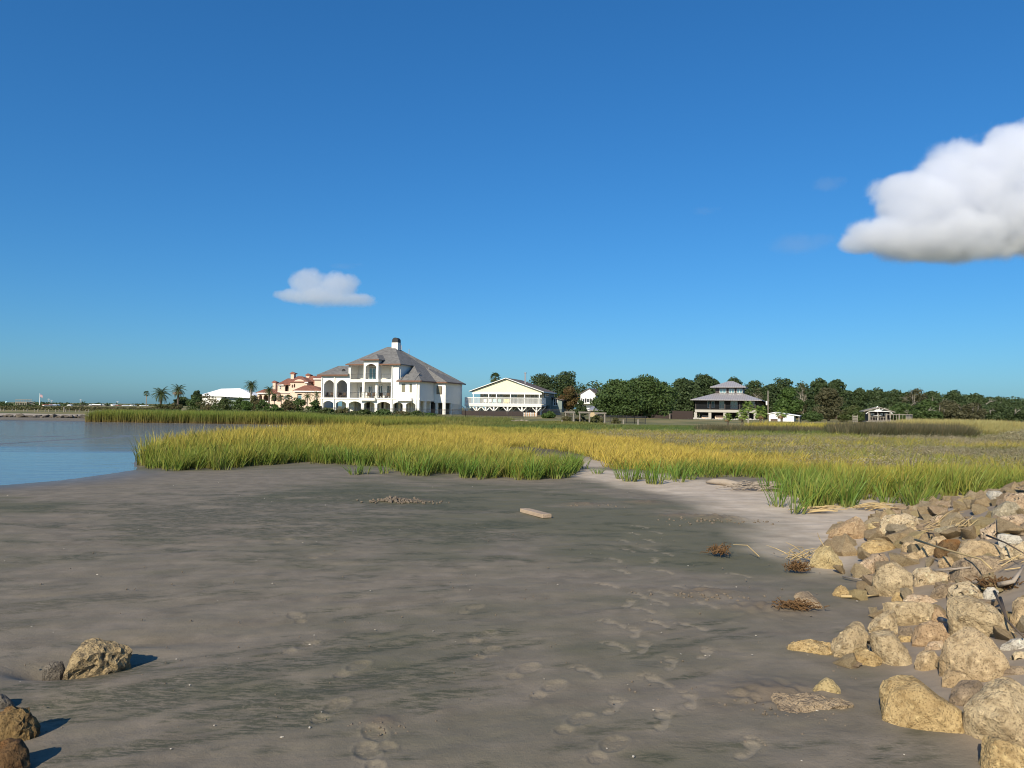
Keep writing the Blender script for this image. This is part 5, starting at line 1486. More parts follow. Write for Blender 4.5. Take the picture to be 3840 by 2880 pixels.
def proto_coll(name, meshes):
    c = bpy.data.collections.new(name)
    for m in meshes: c.objects.link(bpy.data.objects.new(m.name, m))
    return c

def gn_scatter(coll):
    g = bpy.data.node_groups.new('scatter_' + coll.name, 'GeometryNodeTree')
    g.interface.new_socket('Geometry', in_out='INPUT', socket_type='NodeSocketGeometry')
    g.interface.new_socket('Geometry', in_out='OUTPUT', socket_type='NodeSocketGeometry')
    gi, go = g.nodes.new('NodeGroupInput'), g.nodes.new('NodeGroupOutput')
    ip = g.nodes.new('GeometryNodeInstanceOnPoints')
    ci = g.nodes.new('GeometryNodeCollectionInfo')
    ci.inputs['Collection'].default_value = coll; ci.inputs['Separate Children'].default_value = True; ci.inputs['Reset Children'].default_value = True
    def att(n, ty):
        a = g.nodes.new('GeometryNodeInputNamedAttribute'); a.data_type = ty; a.inputs[0].default_value = n
        return a.outputs[0]
    ip.inputs['Pick Instance'].default_value = True
    g.links.new(gi.outputs[0], ip.inputs['Points']); g.links.new(ci.outputs[0], ip.inputs['Instance'])
    g.links.new(att('rot', 'FLOAT_VECTOR'), ip.inputs['Rotation']); g.links.new(att('scl', 'FLOAT_VECTOR'), ip.inputs['Scale'])
    g.links.new(att('pick', 'INT'), ip.inputs['Instance Index'])
    g.links.new(ip.outputs[0], go.inputs[0])
    return g

def scatter(name, coll, pts, hgts, tint, label, seed=0, wide=1.0, tilt=.08, lean_x=0.0):
    rs = np.random.RandomState(seed)
    n = len(pts)
    me = bpy.data.meshes.new(name)
    me.vertices.add(n); me.vertices.foreach_set('co', np.asarray(pts, float).ravel())
    rot = np.stack([rs.uniform(-tilt, tilt, n), rs.uniform(-tilt, tilt, n) + lean_x, rs.uniform(-.9, .9, n)], 1)
    hh = np.asarray(hgts)
    scl = np.stack([hh * 0 + wide * (.6 + .4 * hh), hh * 0 + wide * (.6 + .4 * hh), hh], 1)
    for an, ty, dt in (('rot', 'FLOAT_VECTOR', rot), ('scl', 'FLOAT_VECTOR', scl)):
        a = me.attributes.new(an, ty, 'POINT'); a.data.foreach_set('vector', dt.ravel())
    a = me.attributes.new('pick', 'INT', 'POINT'); a.data.foreach_set('value', rs.randint(0, len(coll.objects), n).astype(np.int32))
    a = me.attributes.new('tint', 'FLOAT', 'POINT'); a.data.foreach_set('value', np.asarray(tint, float))
    o = link_mesh(name, me)
    md = o.modifiers.new('scatter', 'NODES'); md.node_group = gn_scatter(coll)
    return tag(o, label, None, None, 'stuff')

def fill(poly, dens, seed, avoid=()):
    rs = np.random.RandomState(seed)
    P = np.array(poly); lo, hi = P.min(0), P.max(0)
    n = int((hi - lo).prod() * dens)
    q = lo + rs.rand(n, 2) * (hi - lo)
    ok = poly_sd(q[:, 0], q[:, 1], poly) + 0.5 * fbm(q[:, 0] * .8, q[:, 1] * .8, 3) < 0
    for a in avoid: ok &= poly_sd(q[:, 0], q[:, 1], a) + 0.9 * fbm(q[:, 0] * .6 + 9, q[:, 1] * .6, 3) > 0
    q = q[ok]
    return q, base_h(q[:, 0], q[:, 1]) - 0.02

def G0(u, v): return tuple(at_z(u, v, -0.01)[:2])

cord = grass_mat('cordgrass_blades', (0.18, 0.18, 0.045), (0.15, 0.215, 0.032), (0.26, 0.30, 0.05), (0.58, 0.43, 0.085))
fresh = grass_mat('fresh_cordgrass_blades', (0.24, 0.25, 0.08), (0.105, 0.195, 0.028), (0.155, 0.245, 0.040), (0.38, 0.33, 0.07))
reed = grass_mat('bank_reed_stems', (0.20, 0.14, 0.055), (0.15, 0.155, 0.038), (0.155, 0.23, 0.038), (0.30, 0.25, 0.05))
rush = grass_mat('dark_rush_stems', (0.075, 0.070, 0.035), (0.060, 0.070, 0.032), (0.085, 0.078, 0.045), (0.14, 0.12, 0.06), .15)
mgrn = grass_mat('marsh_rush_blades', (0.07, 0.11, 0.03), (0.07, 0.14, 0.035), (0.13, 0.19, 0.05), (0.28, 0.24, 0.06))
pale_reed = grass_mat('pale_reed_plumes', (0.16, 0.16, 0.05), (0.20, 0.22, 0.06), (0.40, 0.38, 0.17), (0.42, 0.32, 0.10))
salt = grass_mat('saltwort_leaves', (0.19, 0.165, 0.10), (0.19, 0.19, 0.085), (0.22, 0.235, 0.10), (0.36, 0.30, 0.21), .1)
C_cord = proto_coll('cord', [tuft('cord_tuft', 500 + i, 22, cord, .15, .022, .26, 4, .45, .4, .16) for i in range(6)])
C_fresh = proto_coll('fresh', [tuft('fresh_tuft', 520 + i, 15, fresh, .13, .025, .32, 4, .5, .32, .07) for i in range(6)])
C_reed = proto_coll('reed', [tuft('reed_tuft', 540 + i, 34, reed, .30, .028, .14, 3, .3, .18) for i in range(5)])
C_rush = proto_coll('rush', [tuft('rush_tuft', 560 + i, 34, rush, .30, .020, .28, 3, .4, .14) for i in range(4)])
C_mgrn = proto_coll('marsh', [tuft('marsh_tuft', 580 + i, 24, mgrn, .34, .032, .3, 3, .45, .3) for i in range(5)])
C_gold = proto_coll('gold', [tuft('gold_tuft', 600 + i, 24, cord, .26, .026, .34, 3, .5, .45, .2) for i in range(5)])
C_pale = proto_coll('plume', [tuft('plume_tuft', 620 + i, 30, pale_reed, .34, .034, .2, 3, .3, .35) for i in range(4)])
C_salt = proto_coll('salt', [twig_tuft('saltwort', 640 + i, 34, salt, .3, .024) for i in range(5)])

FRONT = [G0(*p) for p in ((522, 1744), (560, 1752), (640, 1757), (740, 1755), (860, 1758), (950, 1750), (1060, 1742), (1150, 1737), (1280, 1746), (1400, 1757), (1476, 1766), (1490, 1788), (1600, 1790),
                          (1700, 1780), (1725, 1796), (1860, 1804), (1960, 1806), (2080, 1800), (2150, 1788), (2196, 1762))]
GLEFT = FRONT + [(0.0, 22.5), (-1.2, 26), (-1.5, 32), (-7, 38), (-11.2, 40), (-12.0, 31), (-11.6, 25), (-10.7, 21.8)]
def edge_d(q): return poly_sd(q[:, 0], q[:, 1], FRONT, False)
def tall_h(q):
    return 0.54 + 0.27 * sstep(-5.0, -7.5, q[:, 0]) * sstep(0.0, 1.2, edge_d(q)) + 0.10 * sstep(.8, 2.5, edge_d(q))
q, z = fill(GLEFT, 22, 1)
e = edge_d(q)
n_ = fbm(q[:, 0] * .7, q[:, 1] * .7, 3)
h = tall_h(q) * (0.93 + .7 * n_ + .5 * fbm(q[:, 0] * 2.5, q[:, 1] * 2.5, 2)) * np.random.RandomState(4).uniform(.72, 1.12, len(q))
ti = .10 + .5 * sstep(.5, 4.5, e + 3 * n_) - .12 * sstep(-5, -8, q[:, 0]) + .5 * n_
keep = (e > .25 + .5 * fbm(q[:, 0] * 2.2, q[:, 1] * 2.2, 2)) & (fbm(q[:, 0] * 1.4 + 5, q[:, 1] * 1.4, 2) > -.20)
scatter('cordgrass', C_cord, np.c_[q, z][keep], h[keep], ti[keep], 'tall green and gold cordgrass stand beside the water', 2)
q2, z2 = fill(GLEFT, 20, 3); e2_ = edge_d(q2)
k2 = (e2_ < .9 + .9 * fbm(q2[:, 0], q2[:, 1], 2)) & (q2[:, 0] > -8.6) & (fbm(q2[:, 0] * 1.5, q2[:, 1] * 1.5, 2) > -.09)
scatter('fresh_cordgrass', C_fresh, np.c_[q2, z2][k2], np.random.RandomState(6).uniform(.38, .66, k2.sum()), .2 + .8 * fbm(q2[k2][:, 0], q2[k2][:, 1], 2), 'fresh green cordgrass fringe at the front of the stand', 7)
RBASE = [G0(*p) for p in ((2562, 1806), (2640, 1808), (2760, 1806), (2880, 1812), (2905, 1868), (2960, 1896), (3000, 1916), (3110, 1924), (3260, 1930), (3380, 1918))]
GRIGHT = RBASE + [(7.9, 13.2), (10.2, 14.5), (13.5, 16.2), (16, 18), (12, 18.6), (8, 18.4), (5, 19.6), (3.4, 19.5)]
q, z = fill(GRIGHT, 24, 11)
e = poly_sd(q[:, 0], q[:, 1], RBASE + [(7.9, 13.2), (10.2, 14.5), (13.5, 16.2), (17, 19.5)], False)
n_ = fbm(q[:, 0] * .8, q[:, 1] * .8, 3)
h = (.54 + .14 * sstep(.3, 1.6, e) * sstep(4, 7, q[:, 0]) * sstep(17, 14, q[:, 1]) - .12 * sstep(15, 18, q[:, 1]) + .25 * n_) * np.random.RandomState(8).uniform(.8, 1.15, len(q))
fr = (e < 1.2 + 1.2 * n_)
gap = fbm(q[:, 0] * 1.5 + 3, q[:, 1] * 1.5, 2) > -.02 - .3 * sstep(.4, 1.8, e)
q, z, e, n_, h, fr = q[gap], z[gap], e[gap], n_[gap], h[gap], fr[gap]
h = h * (1 + .6 * fbm(q[:, 0] * 2.5, q[:, 1] * 2.5, 2))
scatter('fresh_cordgrass', C_fresh, np.c_[q, z][fr], h[fr] * 1.02, (.16 + .3 * sstep(4, 8, q[:, 0]) + .6 * n_)[fr], 'bright green cordgrass along the edge of the pale sand', 9)
scatter('cordgrass', C_cord, np.c_[q, z][~fr], h[~fr], (.2 + .5 * sstep(1, 4.5, e + n_))[~fr], 'green gold cordgrass behind the rock pile', 10)
GOLD = [(-1.2, 25), (0.8, 20.8), (3.6, 19.4), (7.5, 18.2), (9.0, 19.0), (8, 23), (7.5, 28), (6, 36), (3.5, 44), (1, 49), (-8.5, 54), (-10.5, 47), (-11.2, 40), (-7, 37), (-1.5, 31.5)]
q, z = fill(GOLD, 14, 21, (PALE2,))
n_ = fbm(q[:, 0] * .25, q[:, 1] * .25, 3)
scatter('golden_cordgrass', C_gold, np.c_[q, z], (.42 + .45 * n_) * np.random.RandomState(5).uniform(.8, 1.2, len(q)), .85 + .5 * n_ - .5 * sstep(36, 48, q[:, 1]), 'golden dry cordgrass field across the marsh', 22)
SALT = [(7.6, 19.2), (12, 18.2), (17, 18), (26, 25), (38, 42), (34, 48), (20, 44), (11, 47), (3, 46), (5, 37), (6.5, 29)]
q, z = fill(SALT, 12, 31)
n_ = fbm(q[:, 0] * .3, q[:, 1] * .3, 3)
scatter('saltwort', C_salt, np.c_[q, z], (.36 + .3 * n_) * np.random.RandomState(5).uniform(.6, 1.4, len(q)), .35 + 2.2 * n_, 'grey brown low saltwort cover in the middle of the marsh', 32, 1.5)
q, z = fill(SALT, 9, 33)
n_ = fbm(q[:, 0] * .22 + 4, q[:, 1] * .35, 4); sel = n_ + .25 * sstep(26, 19, q[:, 1]) + .12 * sstep(36, 44, q[:, 1]) + .1 * sstep(14, 7, q[:, 0]) > .06
scatter('marsh_grass', C_gold, np.c_[q, z][sel], np.random.RandomState(5).uniform(.28, .55, sel.sum()), (.22 + 1.4 * n_ - .25 * sstep(34, 44, q[:, 1]) + .35 * sstep(11, 7, q[:, 0]))[sel], 'yellow green grass patches mixed into the saltwort', 34, 1.1)
MG = [(0, 49), (8, 45), (14, 46.5), (24, 44.5), (36, 50), (42, 60), (34, 70), (10, 71), (0, 64), (-5, 58)]
q, z = fill(MG, 9, 41)
n_ = fbm(q[:, 0] * .15, q[:, 1] * .15, 3)
scatter('marsh_rushes', C_mgrn, np.c_[q, z], (.42 + .4 * n_) * (1 - .5 * sstep(54, 64, q[:, 1])) * np.random.RandomState(5).uniform(.7, 1.3, len(q)), .12 + .9 * n_, 'green rushes in front of the lawn', 42, 1.3)
OL = [(-9.2, 56.5), (-2, 52), (0, 64), (9, 71), (8, 84), (-8, 88), (-17, 84), (-14.5, 70), (-7, 62)]
q, z = fill(OL, 8, 51)
n_ = fbm(q[:, 0] * .2, q[:, 1] * .2, 3)
scatter('marsh_rushes', C_mgrn, np.c_[q, z], (.45 + .45 * n_) * (1 - .4 * sstep(60, 72, q[:, 1])) * np.random.RandomState(5).uniform(.7, 1.3, len(q)), .4 + 1.0 * n_, 'olive and gold marsh grass below the house fences', 52, 1.3)
q, z = fill([(19.6, 42.8), (26, 42), (27.5, 46), (24, 49.5), (20, 48)], 26, 61)
scatter('dark_rushes', C_rush, np.c_[q, z], np.random.RandomState(5).uniform(.75, 1.2, len(q)), .2 + 0 * z, 'tall dark grey rush clump below the deck cabin', 62, 1.2, .1, .15)
q, z = fill([(12.6, 49), (20.5, 48.5), (21, 52), (13, 53)], 20, 63)
scatter('dark_rushes', C_rush, np.c_[q, z], np.random.RandomState(5).uniform(.45, .8, len(q)), .3 + 0 * z, 'low dark rush strip in front of the fan palms', 64, 1.2, .1, .15)
q, z = fill([(20, 55), (27, 53), (29, 62), (20, 65)], 12, 65)
scatter('golden_reeds', C_gold, np.c_[q, z], np.random.RandomState(5).uniform(.6, .9, len(q)), .5 + .6 * fbm(q[:, 0] * .5, q[:, 1] * .5, 2), 'yellow reed strip left of the cabin deck', 66, 1.4)
q, z = fill([(26, 49.5), (31, 48), (37, 50), (41, 56), (36, 62), (28, 60), (25, 54)], 16, 67)
dd = poly_sd(q[:, 0], q[:, 1], [(26, 49.5), (31, 48), (37, 50), (41, 56), (36, 62), (28, 60), (25, 54)])
scatter('pale_reeds', C_pale, np.c_[q, z], (.7 + .5 * sstep(0, 3.5, -dd)) * np.random.RandomState(5).uniform(.8, 1.1, len(q)), .3 + .6 * fbm(q[:, 0] * .4, q[:, 1] * .4, 2), 'pale plumed reed mound right of the cabin deck', 68, 1.4)
q, z = fill([(22, 28), (30, 36), (40, 48), (48, 62), (40, 58), (32, 47), (24, 38)], 7, 69)
scatter('dry_brush', C_salt, np.c_[q, z], np.random.RandomState(5).uniform(.45, .95, len(q)), .5 + .5 * fbm(q[:, 0] * .4, q[:, 1] * .4, 2), 'grey brown dry brush at the edge of the marsh', 70, 1.5)
BANK = [(-38.0, 67.0), (-30, 66.4), (-22, 65.5), (-15.5, 64.4), (-14.2, 67.8), (-22, 70), (-30, 71), (-38.5, 71.5)]
q, z = fill(BANK, 15, 71)
scatter('bank_reeds', C_reed, np.c_[q, z], np.random.RandomState(5).uniform(.95, 1.25, len(q)) - .25 * sstep(-20, -15, q[:, 0]), .15 + .8 * fbm(q[:, 0] * .3, q[:, 1] * .3, 2), 'dense green topped reed bed along the far water edge', 72, 1.0)
BANK2 = [(-15.8, 64.4), (-10.4, 58.4), (-9.4, 56.2), (-5.5, 58), (-6.2, 66), (-13, 70), (-16, 68)]
q, z = fill(BANK2, 15, 73)
scatter('bank_reeds', C_reed, np.c_[q, z], np.random.RandomState(5).uniform(.62, .9, len(q)), .45 + .8 * fbm(q[:, 0] * .3, q[:, 1] * .3, 2), 'leaning olive reed bed at the head of the channel', 74, 1.0, .1, .1)
q, z = fill([(-1.2, 66), (-5.8, 64), (-12, 70), (-18, 73), (-38, 73), (-38, 84), (-12, 90), (0, 86)], 4, 75)
scatter('bank_grass', C_mgrn, np.c_[q, z], np.random.RandomState(5).uniform(.4, .8, len(q)), .35 + .8 * fbm(q[:, 0] * .3, q[:, 1] * .3, 2), 'rough grass behind the reed bed', 76, 1.4)
# isolated clumps on the pale sand
CL = [(2330, 1797, .5, 'single green cordgrass clump left of the sand bar clumps'), (2362, 1806, .58, 'green cordgrass clump with a dense upright head on pale sand'), (2408, 1797, .42, 'thin short cordgrass clump between two dense ones'),
      (2455, 1816, .62, 'tallest isolated cordgrass clump on the pale sand'), (2510, 1800, .4, 'short sparse cordgrass clump beside the tallest clump'), (2548, 1808, .5, 'green cordgrass clump at the start of the right hand fringe'),
      (1330, 1780, .34, 'small thin cordgrass shoots standing on the mud'), (1362, 1778, .38, 'small upright cordgrass shoots beside the thin ones'), (1442, 1776, .42, 'cordgrass shoots just left of the dense fringe'),
      (2915, 1900, .5, 'pale cordgrass shoots standing clear before the right hand fringe'), (2240, 1776, .2, 'very low grass sprout at the edge of the sand bar'), (2985, 1925, .45, 'slim cordgrass shoots next to the straw')]
for i, (u, v, hh, l) in enumerate(CL):
    p = at_ground(u, v); rs = np.random.RandomState(900 + i)
    Vt = []
    root = empty('grass_clump', p, rs.uniform(0, 6), l, 'grass clump', 'isolated grass clumps on the sand')
    me0 = tuft('blades', 700 + i, 60 if hh > .5 else 26, fresh, .2 if hh > .5 else .15, .02, .3, 4, .5, .25, .03)
    o = link_mesh('blades', me0, root); o.scale = (.85, .85, hh * 1.05)

# ------------------------------------------------------------------ fences, posts, frames
def ipost(mb, x, y, z, h, w=.06): mb.box(x - w / 2, x + w / 2, y - w / 2, y + w / 2, z, z + h)
def iron_fence(name, label, pts, h=1.1, step=2.3, pick=.11):
    """pts: world polyline; posts are parts, each panel of rails and pickets a part."""
    o = Vector((pts[0][0], pts[0][1], hgt(*pts[0])))
    t = empty(name, o, 0, label, 'fence')
    for (ax, ay), (bx, by) in zip(pts[:-1], pts[1:]):
        L = math.hypot(bx - ax, by - ay); n = max(1, round(L / step))
        for i in range(n + 1):
            x, y = ax + (bx - ax) * i / n, ay + (by - ay) * i / n; z = hgt(x, y)
            m_ = MB(); ipost(m_, x - o.x, y - o.y, z - .2 - o.z, h + .25); m_.build('post', M['dark_metal'], t)
            if i < n:
                x2, y2 = ax + (bx - ax) * (i + 1) / n, ay + (by - ay) * (i + 1) / n; z2 = hgt(x2, y2)
                m_ = MB(); A, B = Vector((x, y, z)) - o, Vector((x2, y2, z2)) - o
                for q in (.12, h - .15, h): m_.bar(A + Vector((0, 0, q)), B + Vector((0, 0, q)), .035, .035)
                k = int(L / n / pick)
                for j in range(1, k):
                    p = A.lerp(B, j / k); m_.box(p.x - .009, p.x + .009, p.y - .009, p.y + .009, p.z + .05, p.z + h)
                m_.build('rail_panel', M['dark_metal'], t)['kind'] = 'stuff'
    return t
def W2(u, v, Y): p = at_depth(u, v, Y); return (p.x, p.y)
iron_fence('iron_fence', 'black iron garden fence running past the mansion to the dark wood fence', [W2(1205, 1550, 118), W2(1560, 1560, 112), W2(1745, 1565, 108), W2(1962, 1575, 104)])
iron_fence('iron_fence', 'dark iron fence in front of the grey side of the gabled house', [W2(1970, 1575, 118), W2(2105, 1578, 116)], 1.25, 2.3, .07)
iron_fence('iron_fence', 'short black iron fence end standing on the dry lawn edge', [W2(2236, 1590, 92), W2(2380, 1590, 84), W2(2420, 1590, 82)], .85, 1.7, .11)
# dark stained wood fence of single planks
a, b = Vector((*W2(1732, 1560, 126), 0)), Vector((*W2(1960, 1570, 120), 0))
t = empty('wood_fence', a, 0, 'dark brown stained plank fence before the gabled house', 'fence')
n = 84; L = (b - a).length; ang = math.atan2(b.y - a.y, b.x - a.x)
pm = MB(); pm.prism([(-L / n * .47, 0, 0), (L / n * .47, 0, 0), (L / n * .47, 0, 1.08), (0, 0, 1.14), (-L / n * .47, 0, 1.08)], (0, .025, 0)); pme = pm.mesh('plank', M['dark_wood'])
for i in range(n):
    o = link_mesh('plank', pme, t); d = (b - a) * ((i + .5) / n)
    o.location = (d.x + rnd.uniform(-.006, .006), d.y + rnd.uniform(-.01, .01), -.05 + .05 * rnd.random()); o.rotation_euler = (rnd.uniform(-.01, .01), rnd.uniform(-.012, .012), ang)
for q in (.2, .9):
    m_ = MB(); m_.bar((0, .05, q), (b - a) + Vector((0, .05, q)), .06, .09); m_.build('rail', M['dark_wood'], t)
for i in range(7):
    d = (b - a) * (i / 6); m_ = MB(); m_.box(d.x - .05, d.x + .05, d.y + .08, d.y + .18, -.1, 1.05); m_.build('post', M['dark_wood'], t)
# second dark fence under the big oak
a, b = Vector((*W2(2300, 1570, 139), 0)), Vector((*W2(2600, 1570, 139), 0))
t = empty('wood_fence', a, 0, 'dark plank fence in the shade under the big live oak', 'fence')
n = 90; L = (b - a).length; ang = math.atan2(b.y - a.y, b.x - a.x)
pm = MB(); pm.box(-L / n * .48, L / n * .48, 0, .025, 0, 1.6); pme = pm.mesh('plank', M['dark_wood'])
for i in range(n):
    o = link_mesh('plank', pme, t); d = (b - a) * ((i + .5) / n); o.location = (d.x, d.y + rnd.uniform(-.01, .01), hgt(a.x + d.x, a.y) - .05); o.rotation_euler = (0, 0, ang)
m_ = MB(); m_.bar((0, .05, 1.0), (b - a) + Vector((0, .05, 1.0)), .06, .09); m_.build('rail', M['dark_wood'], t)
# painted picket panel
a, b = Vector((*W2(1962, 1575, 122), 0)), Vector((*W2(2013, 1575, 122), 0))
t = empty('painted_picket_fence', a, 0, 'white picket panel with splashes of coloured paint beside the dark fence', 'fence')
pc = [(.80, .80, .76), (.80, .80, .76), (.70, .32, .10), (.80, .80, .76), (.15, .40, .50), (.80, .80, .76), (.75, .60, .15), (.80, .80, .76)]
pms = {}
for i in range(18):
    c = pc[(i * 5 + i // 3) % 8]
    if c not in pms:
        q = MB(); q.prism([(-.045, 0, 0), (.045, 0, 0), (.045, 0, .72), (0, 0, .78), (-.045, 0, .72)], (0, .02, 0)); pms[c] = q.mesh('picket', plain('picket_paint', c, .6, .05))
    o = link_mesh('picket', pms[c], t); d = (b - a) * (i / 17); o.location = (d.x, d.y, .15)
for zz, c in ((.3, (.80, .80, .76)), (.72, (.80, .80, .76))):
    m_ = MB(); m_.bar((0, .05, zz), (b - a) + Vector((0, .05, zz)), .05, .1); m_.build('rail', M['white'], t)
for i in range(3):
    d = (b - a) * (i / 2); m_ = MB(); m_.box(d.x - .05, d.x + .05, d.y + .08, d.y + .16, -.1, .95); m_.build('post', M['white'], t)
# weathered timber frames
for (u0, u1, vt, vb, Yd, l) in ((2121, 2151, 1544, 1588, 80, 'grey timber frame standing furthest left of the three frames'), (2174, 2210, 1545, 1592, 79, 'middle grey timber frame with a drooping beam'), (2234, 2268, 1548, 1590, 80, 'grey timber frame nearest to the short iron fence')):
    pa, pb = at_depth(u0, vb, Yd + 2), at_depth(u1, vb, Yd); za, zb_ = at_depth(u0, vt, Yd + 2).z, at_depth(u1, vt, Yd).z
    g = hgt(pa.x, pa.y); t = empty('timber_frame', (pa.x, pa.y, g), 0, l, 'timber frame', 'weathered timber frames in the marsh')
    d = pb - pa; d.z = 0
    for q, zt in ((Vector((0, 0, 0)), za), (d, zb_)):
        m_ = MB(); m_.tube([q + Vector((0, 0, -.2)), q + Vector((0, 0, zt - g))], .075, 7); m_.build('post', M['grey_wood'], t)
    e_ = d.normalized() * .25
    for k in range(2):
        m_ = MB(); m_.bar(Vector((0, -.08 + .16 * k, za - g - .06 + .03 * k)) - e_, d + Vector((0, -.08 + .16 * k, zb_ - g - .05)) + e_, .07, .16); m_.build('beam', M['grey_wood'], t)
for (u, vt, vb, Yd, l) in ((2108, 1576, 1592, 78, 'short pale wooden post left of the timber frames'), (2338, 1573, 1594, 80, 'short pale post inside the iron fence'), (2393, 1573, 1604, 70, 'pale post in front of the iron fence end'),
                          (3759, 1587, 1606, 90, 'pale post at the foot of the last forest trees'), (1887, 1588, 1604, 74, 'short weathered post below the dark wood fence'), (2512, 1542, 1562, 138, 'white post in the shade of the big oak')):
    p = at_depth(u, vb, Yd); g = hgt(p.x, p.y); top = at_depth(u, vt, Yd).z
    m_ = MB(); m_.tube([(0, 0, -.3), (0, 0, max(.3, top - g))], .09, 8); o = m_.build('wooden_post', M['grey_wood']); o.location = (p.x, p.y, g); tag(o, l, 'post', 'loose posts around the marsh')
# leaning lattice panel by the cabin
p = at_depth(3207, 1606, 92); t = empty('lattice_panel', (p.x, p.y, hgt(p.x, p.y)), -.3, 'brown slatted crate panel in the reeds below the cabin', 'panel')
for k in range(5):
    m_ = MB(); m_.box(-.3, .3, -.02, .02, .1 + k * .22, .24 + k * .22); m_.build('slat', M['grey_wood'], t)
for s in (-.27, .27):
    m_ = MB(); m_.box(s - .03, s + .03, .022, .06, -.1, 1.25); m_.build('upright', M['grey_wood'], t)
# utility poles behind the tiered house
for (u, vt, l) in ((2880, 1465, 'bare utility pole right of the tiered house roof'),):
    p = at_depth(u, 1570, 165); t = empty('utility_pole', (p.x, p.y, -.3), 0, l, 'pole')
    h = at_depth(u, vt, 165).z + .3
    m_ = MB(); m_.tube([(0, 0, 0), (0, 0, h)], [.16, .11], 8); m_.build('pole', M['grey_wood'], t)
    m_ = MB(); m_.tube([(-.35, -.1, h - 3.2), (-.35, -.1, h - 2.3)], .18, 8); m_.build('transformer', M['white'], t)
M['edging'] = plain('edging_stone', (.24, .20, .15), .9, .25, 4)
# low stone kerb by the gabled house lawn
rs = np.random.RandomState(77)
t = empty('stone_edging', at_depth(1830, 1590, 80), 0, 'low line of pale stones edging the lawn below the dark fence', 'stone edging')
for i in range(26):
    p = at_depth(1775 + i * 9.5, 1590, 82) - t.location; p.z = hgt(p.x + t.location.x, 82) - t.location.z
    s = rs.uniform(.12, .26); q = MB()
    bm = bmesh.new(); bmesh.ops.create_icosphere(bm, subdivisions=1, radius=s)
    for vv in bm.verts: vv.co = Vector((vv.co.x * 1.4, vv.co.y, vv.co.z * .8)) * rs.uniform(.8, 1.2)
    me = bpy.data.meshes.new('stone'); bm.to_mesh(me); bm.free(); me.materials.append(M['edging'])
    o = link_mesh('stone', me, t); o.location = p + Vector((0, 0, s * .4))
# garden wall with boulders before the tiered house
t = empty('stone_edging', K.o, K.rz, 'low rough stone border along the terrace of the tiered house', 'stone edging')
for i in range(24):
    s = rs.uniform(.2, .42); bm = bmesh.new(); bmesh.ops.create_icosphere(bm, subdivisions=1, radius=s)
    for vv in bm.verts: vv.co = Vector((vv.co.x * 1.5, vv.co.y, vv.co.z * .9)) * rs.uniform(.8, 1.2)
    me = bpy.data.meshes.new('stone'); bm.to_mesh(me); bm.free(); me.materials.append(M['concrete'])
    o = link_mesh('stone', me, t); o.location = (kxl - 1 + i * (1 - kxl + 1.5) / 24, -3 + rs.uniform(-.5, .5), s * .4 - .05)

# ------------------------------------------------------------------ far left shore
PX = [15, 75, 232, 297, 447, 511, 651, 714, 853, 920, 1050, 1117, 1243, 1308, 1428, 1494, 1610, 1668]
m_ = MB(); m_.tube([(0, 0, -.2), (0, 0, .34), (0, 0, .37)], [.07, .07, .03], 7); bol = m_.mesh('bollard', M['grey_wood'])
for i, x in enumerate(PX):
    p = at_depth(x * .1989, 1542, 112); o = link_mesh('bollard', bol); o.location = (p.x, p.y, hgt(p.x, p.y))
    tag(o, 'short wooden bollard in the row along the far left shore lawn', 'bollard', 'bollards along the far left shore')
p = at_depth(1208 * .1989, 1542, 112); m_ = MB(); m_.tube([(0, 0, -.2), (0, 0, .72)], .1, 7); o = m_.build('wooden_post', M['grey_wood']); o.location = (p.x, p.y, hgt(p.x, p.y)); tag(o, 'taller wooden post between the bollards on the far left shore', 'post')
# observation deck
Yd = 380
def q8(x, y): return at_depth(x * .1989, 1460 + y * .1989, Yd)
o0 = q8(440, 300); t = empty('viewing_platform', (o0.x, o0.y, .2), 0, 'raised timber viewing platform with a long stair on the far left shore', 'platform')
zfl = q8(440, 240).z - .2; x0, x1 = q8(335, 240).x - o0.x, q8(560, 240).x - o0.x
m_ = MB(); m_.box(x0, x1, -2, 2, zfl - .3, zfl); m_.build('deck', M['grey_wood'], t)
for x in (345, 385, 420, 465, 505, 540):
    m_ = MB(); xx = q8(x, 240).x - o0.x; m_.box(xx - .15, xx + .15, -1.9, -1.6, -.2, zfl - .3); m_.box(xx - .15, xx + .15, 1.6, 1.9, -.2, zfl - .3); m_.build('leg', M['grey_wood'], t)
railing(t, [(x0, -1.9, zfl), (x1, -1.9, zfl)], 1.3, 'grey_wood', .8, .08, 'railing', .14)
railing(t, [(x0, 1.9, zfl), (x1, 1.9, zfl)], 1.3, 'grey_wood', .8, .08, 'railing', .14)
x2 = q8(680, 300).x - o0.x
m_ = MB(); m_.bar((x1, -1, zfl - .15), (x2, -1, .1), .3, .4, upv=(0, 1, 0)); m_.bar((x1, -1, zfl + .9), (x2, -1, 1.1), .15, .15, upv=(0, 1, 0))
for k in range(14):
    q = k / 13; m_.box(x1 + (x2 - x1) * q - .15, x1 + (x2 - x1) * q + .15, -1.6, -.4, zfl * (1 - q), zfl * (1 - q) + .1)
m_.build('stair', M['grey_wood'], t)
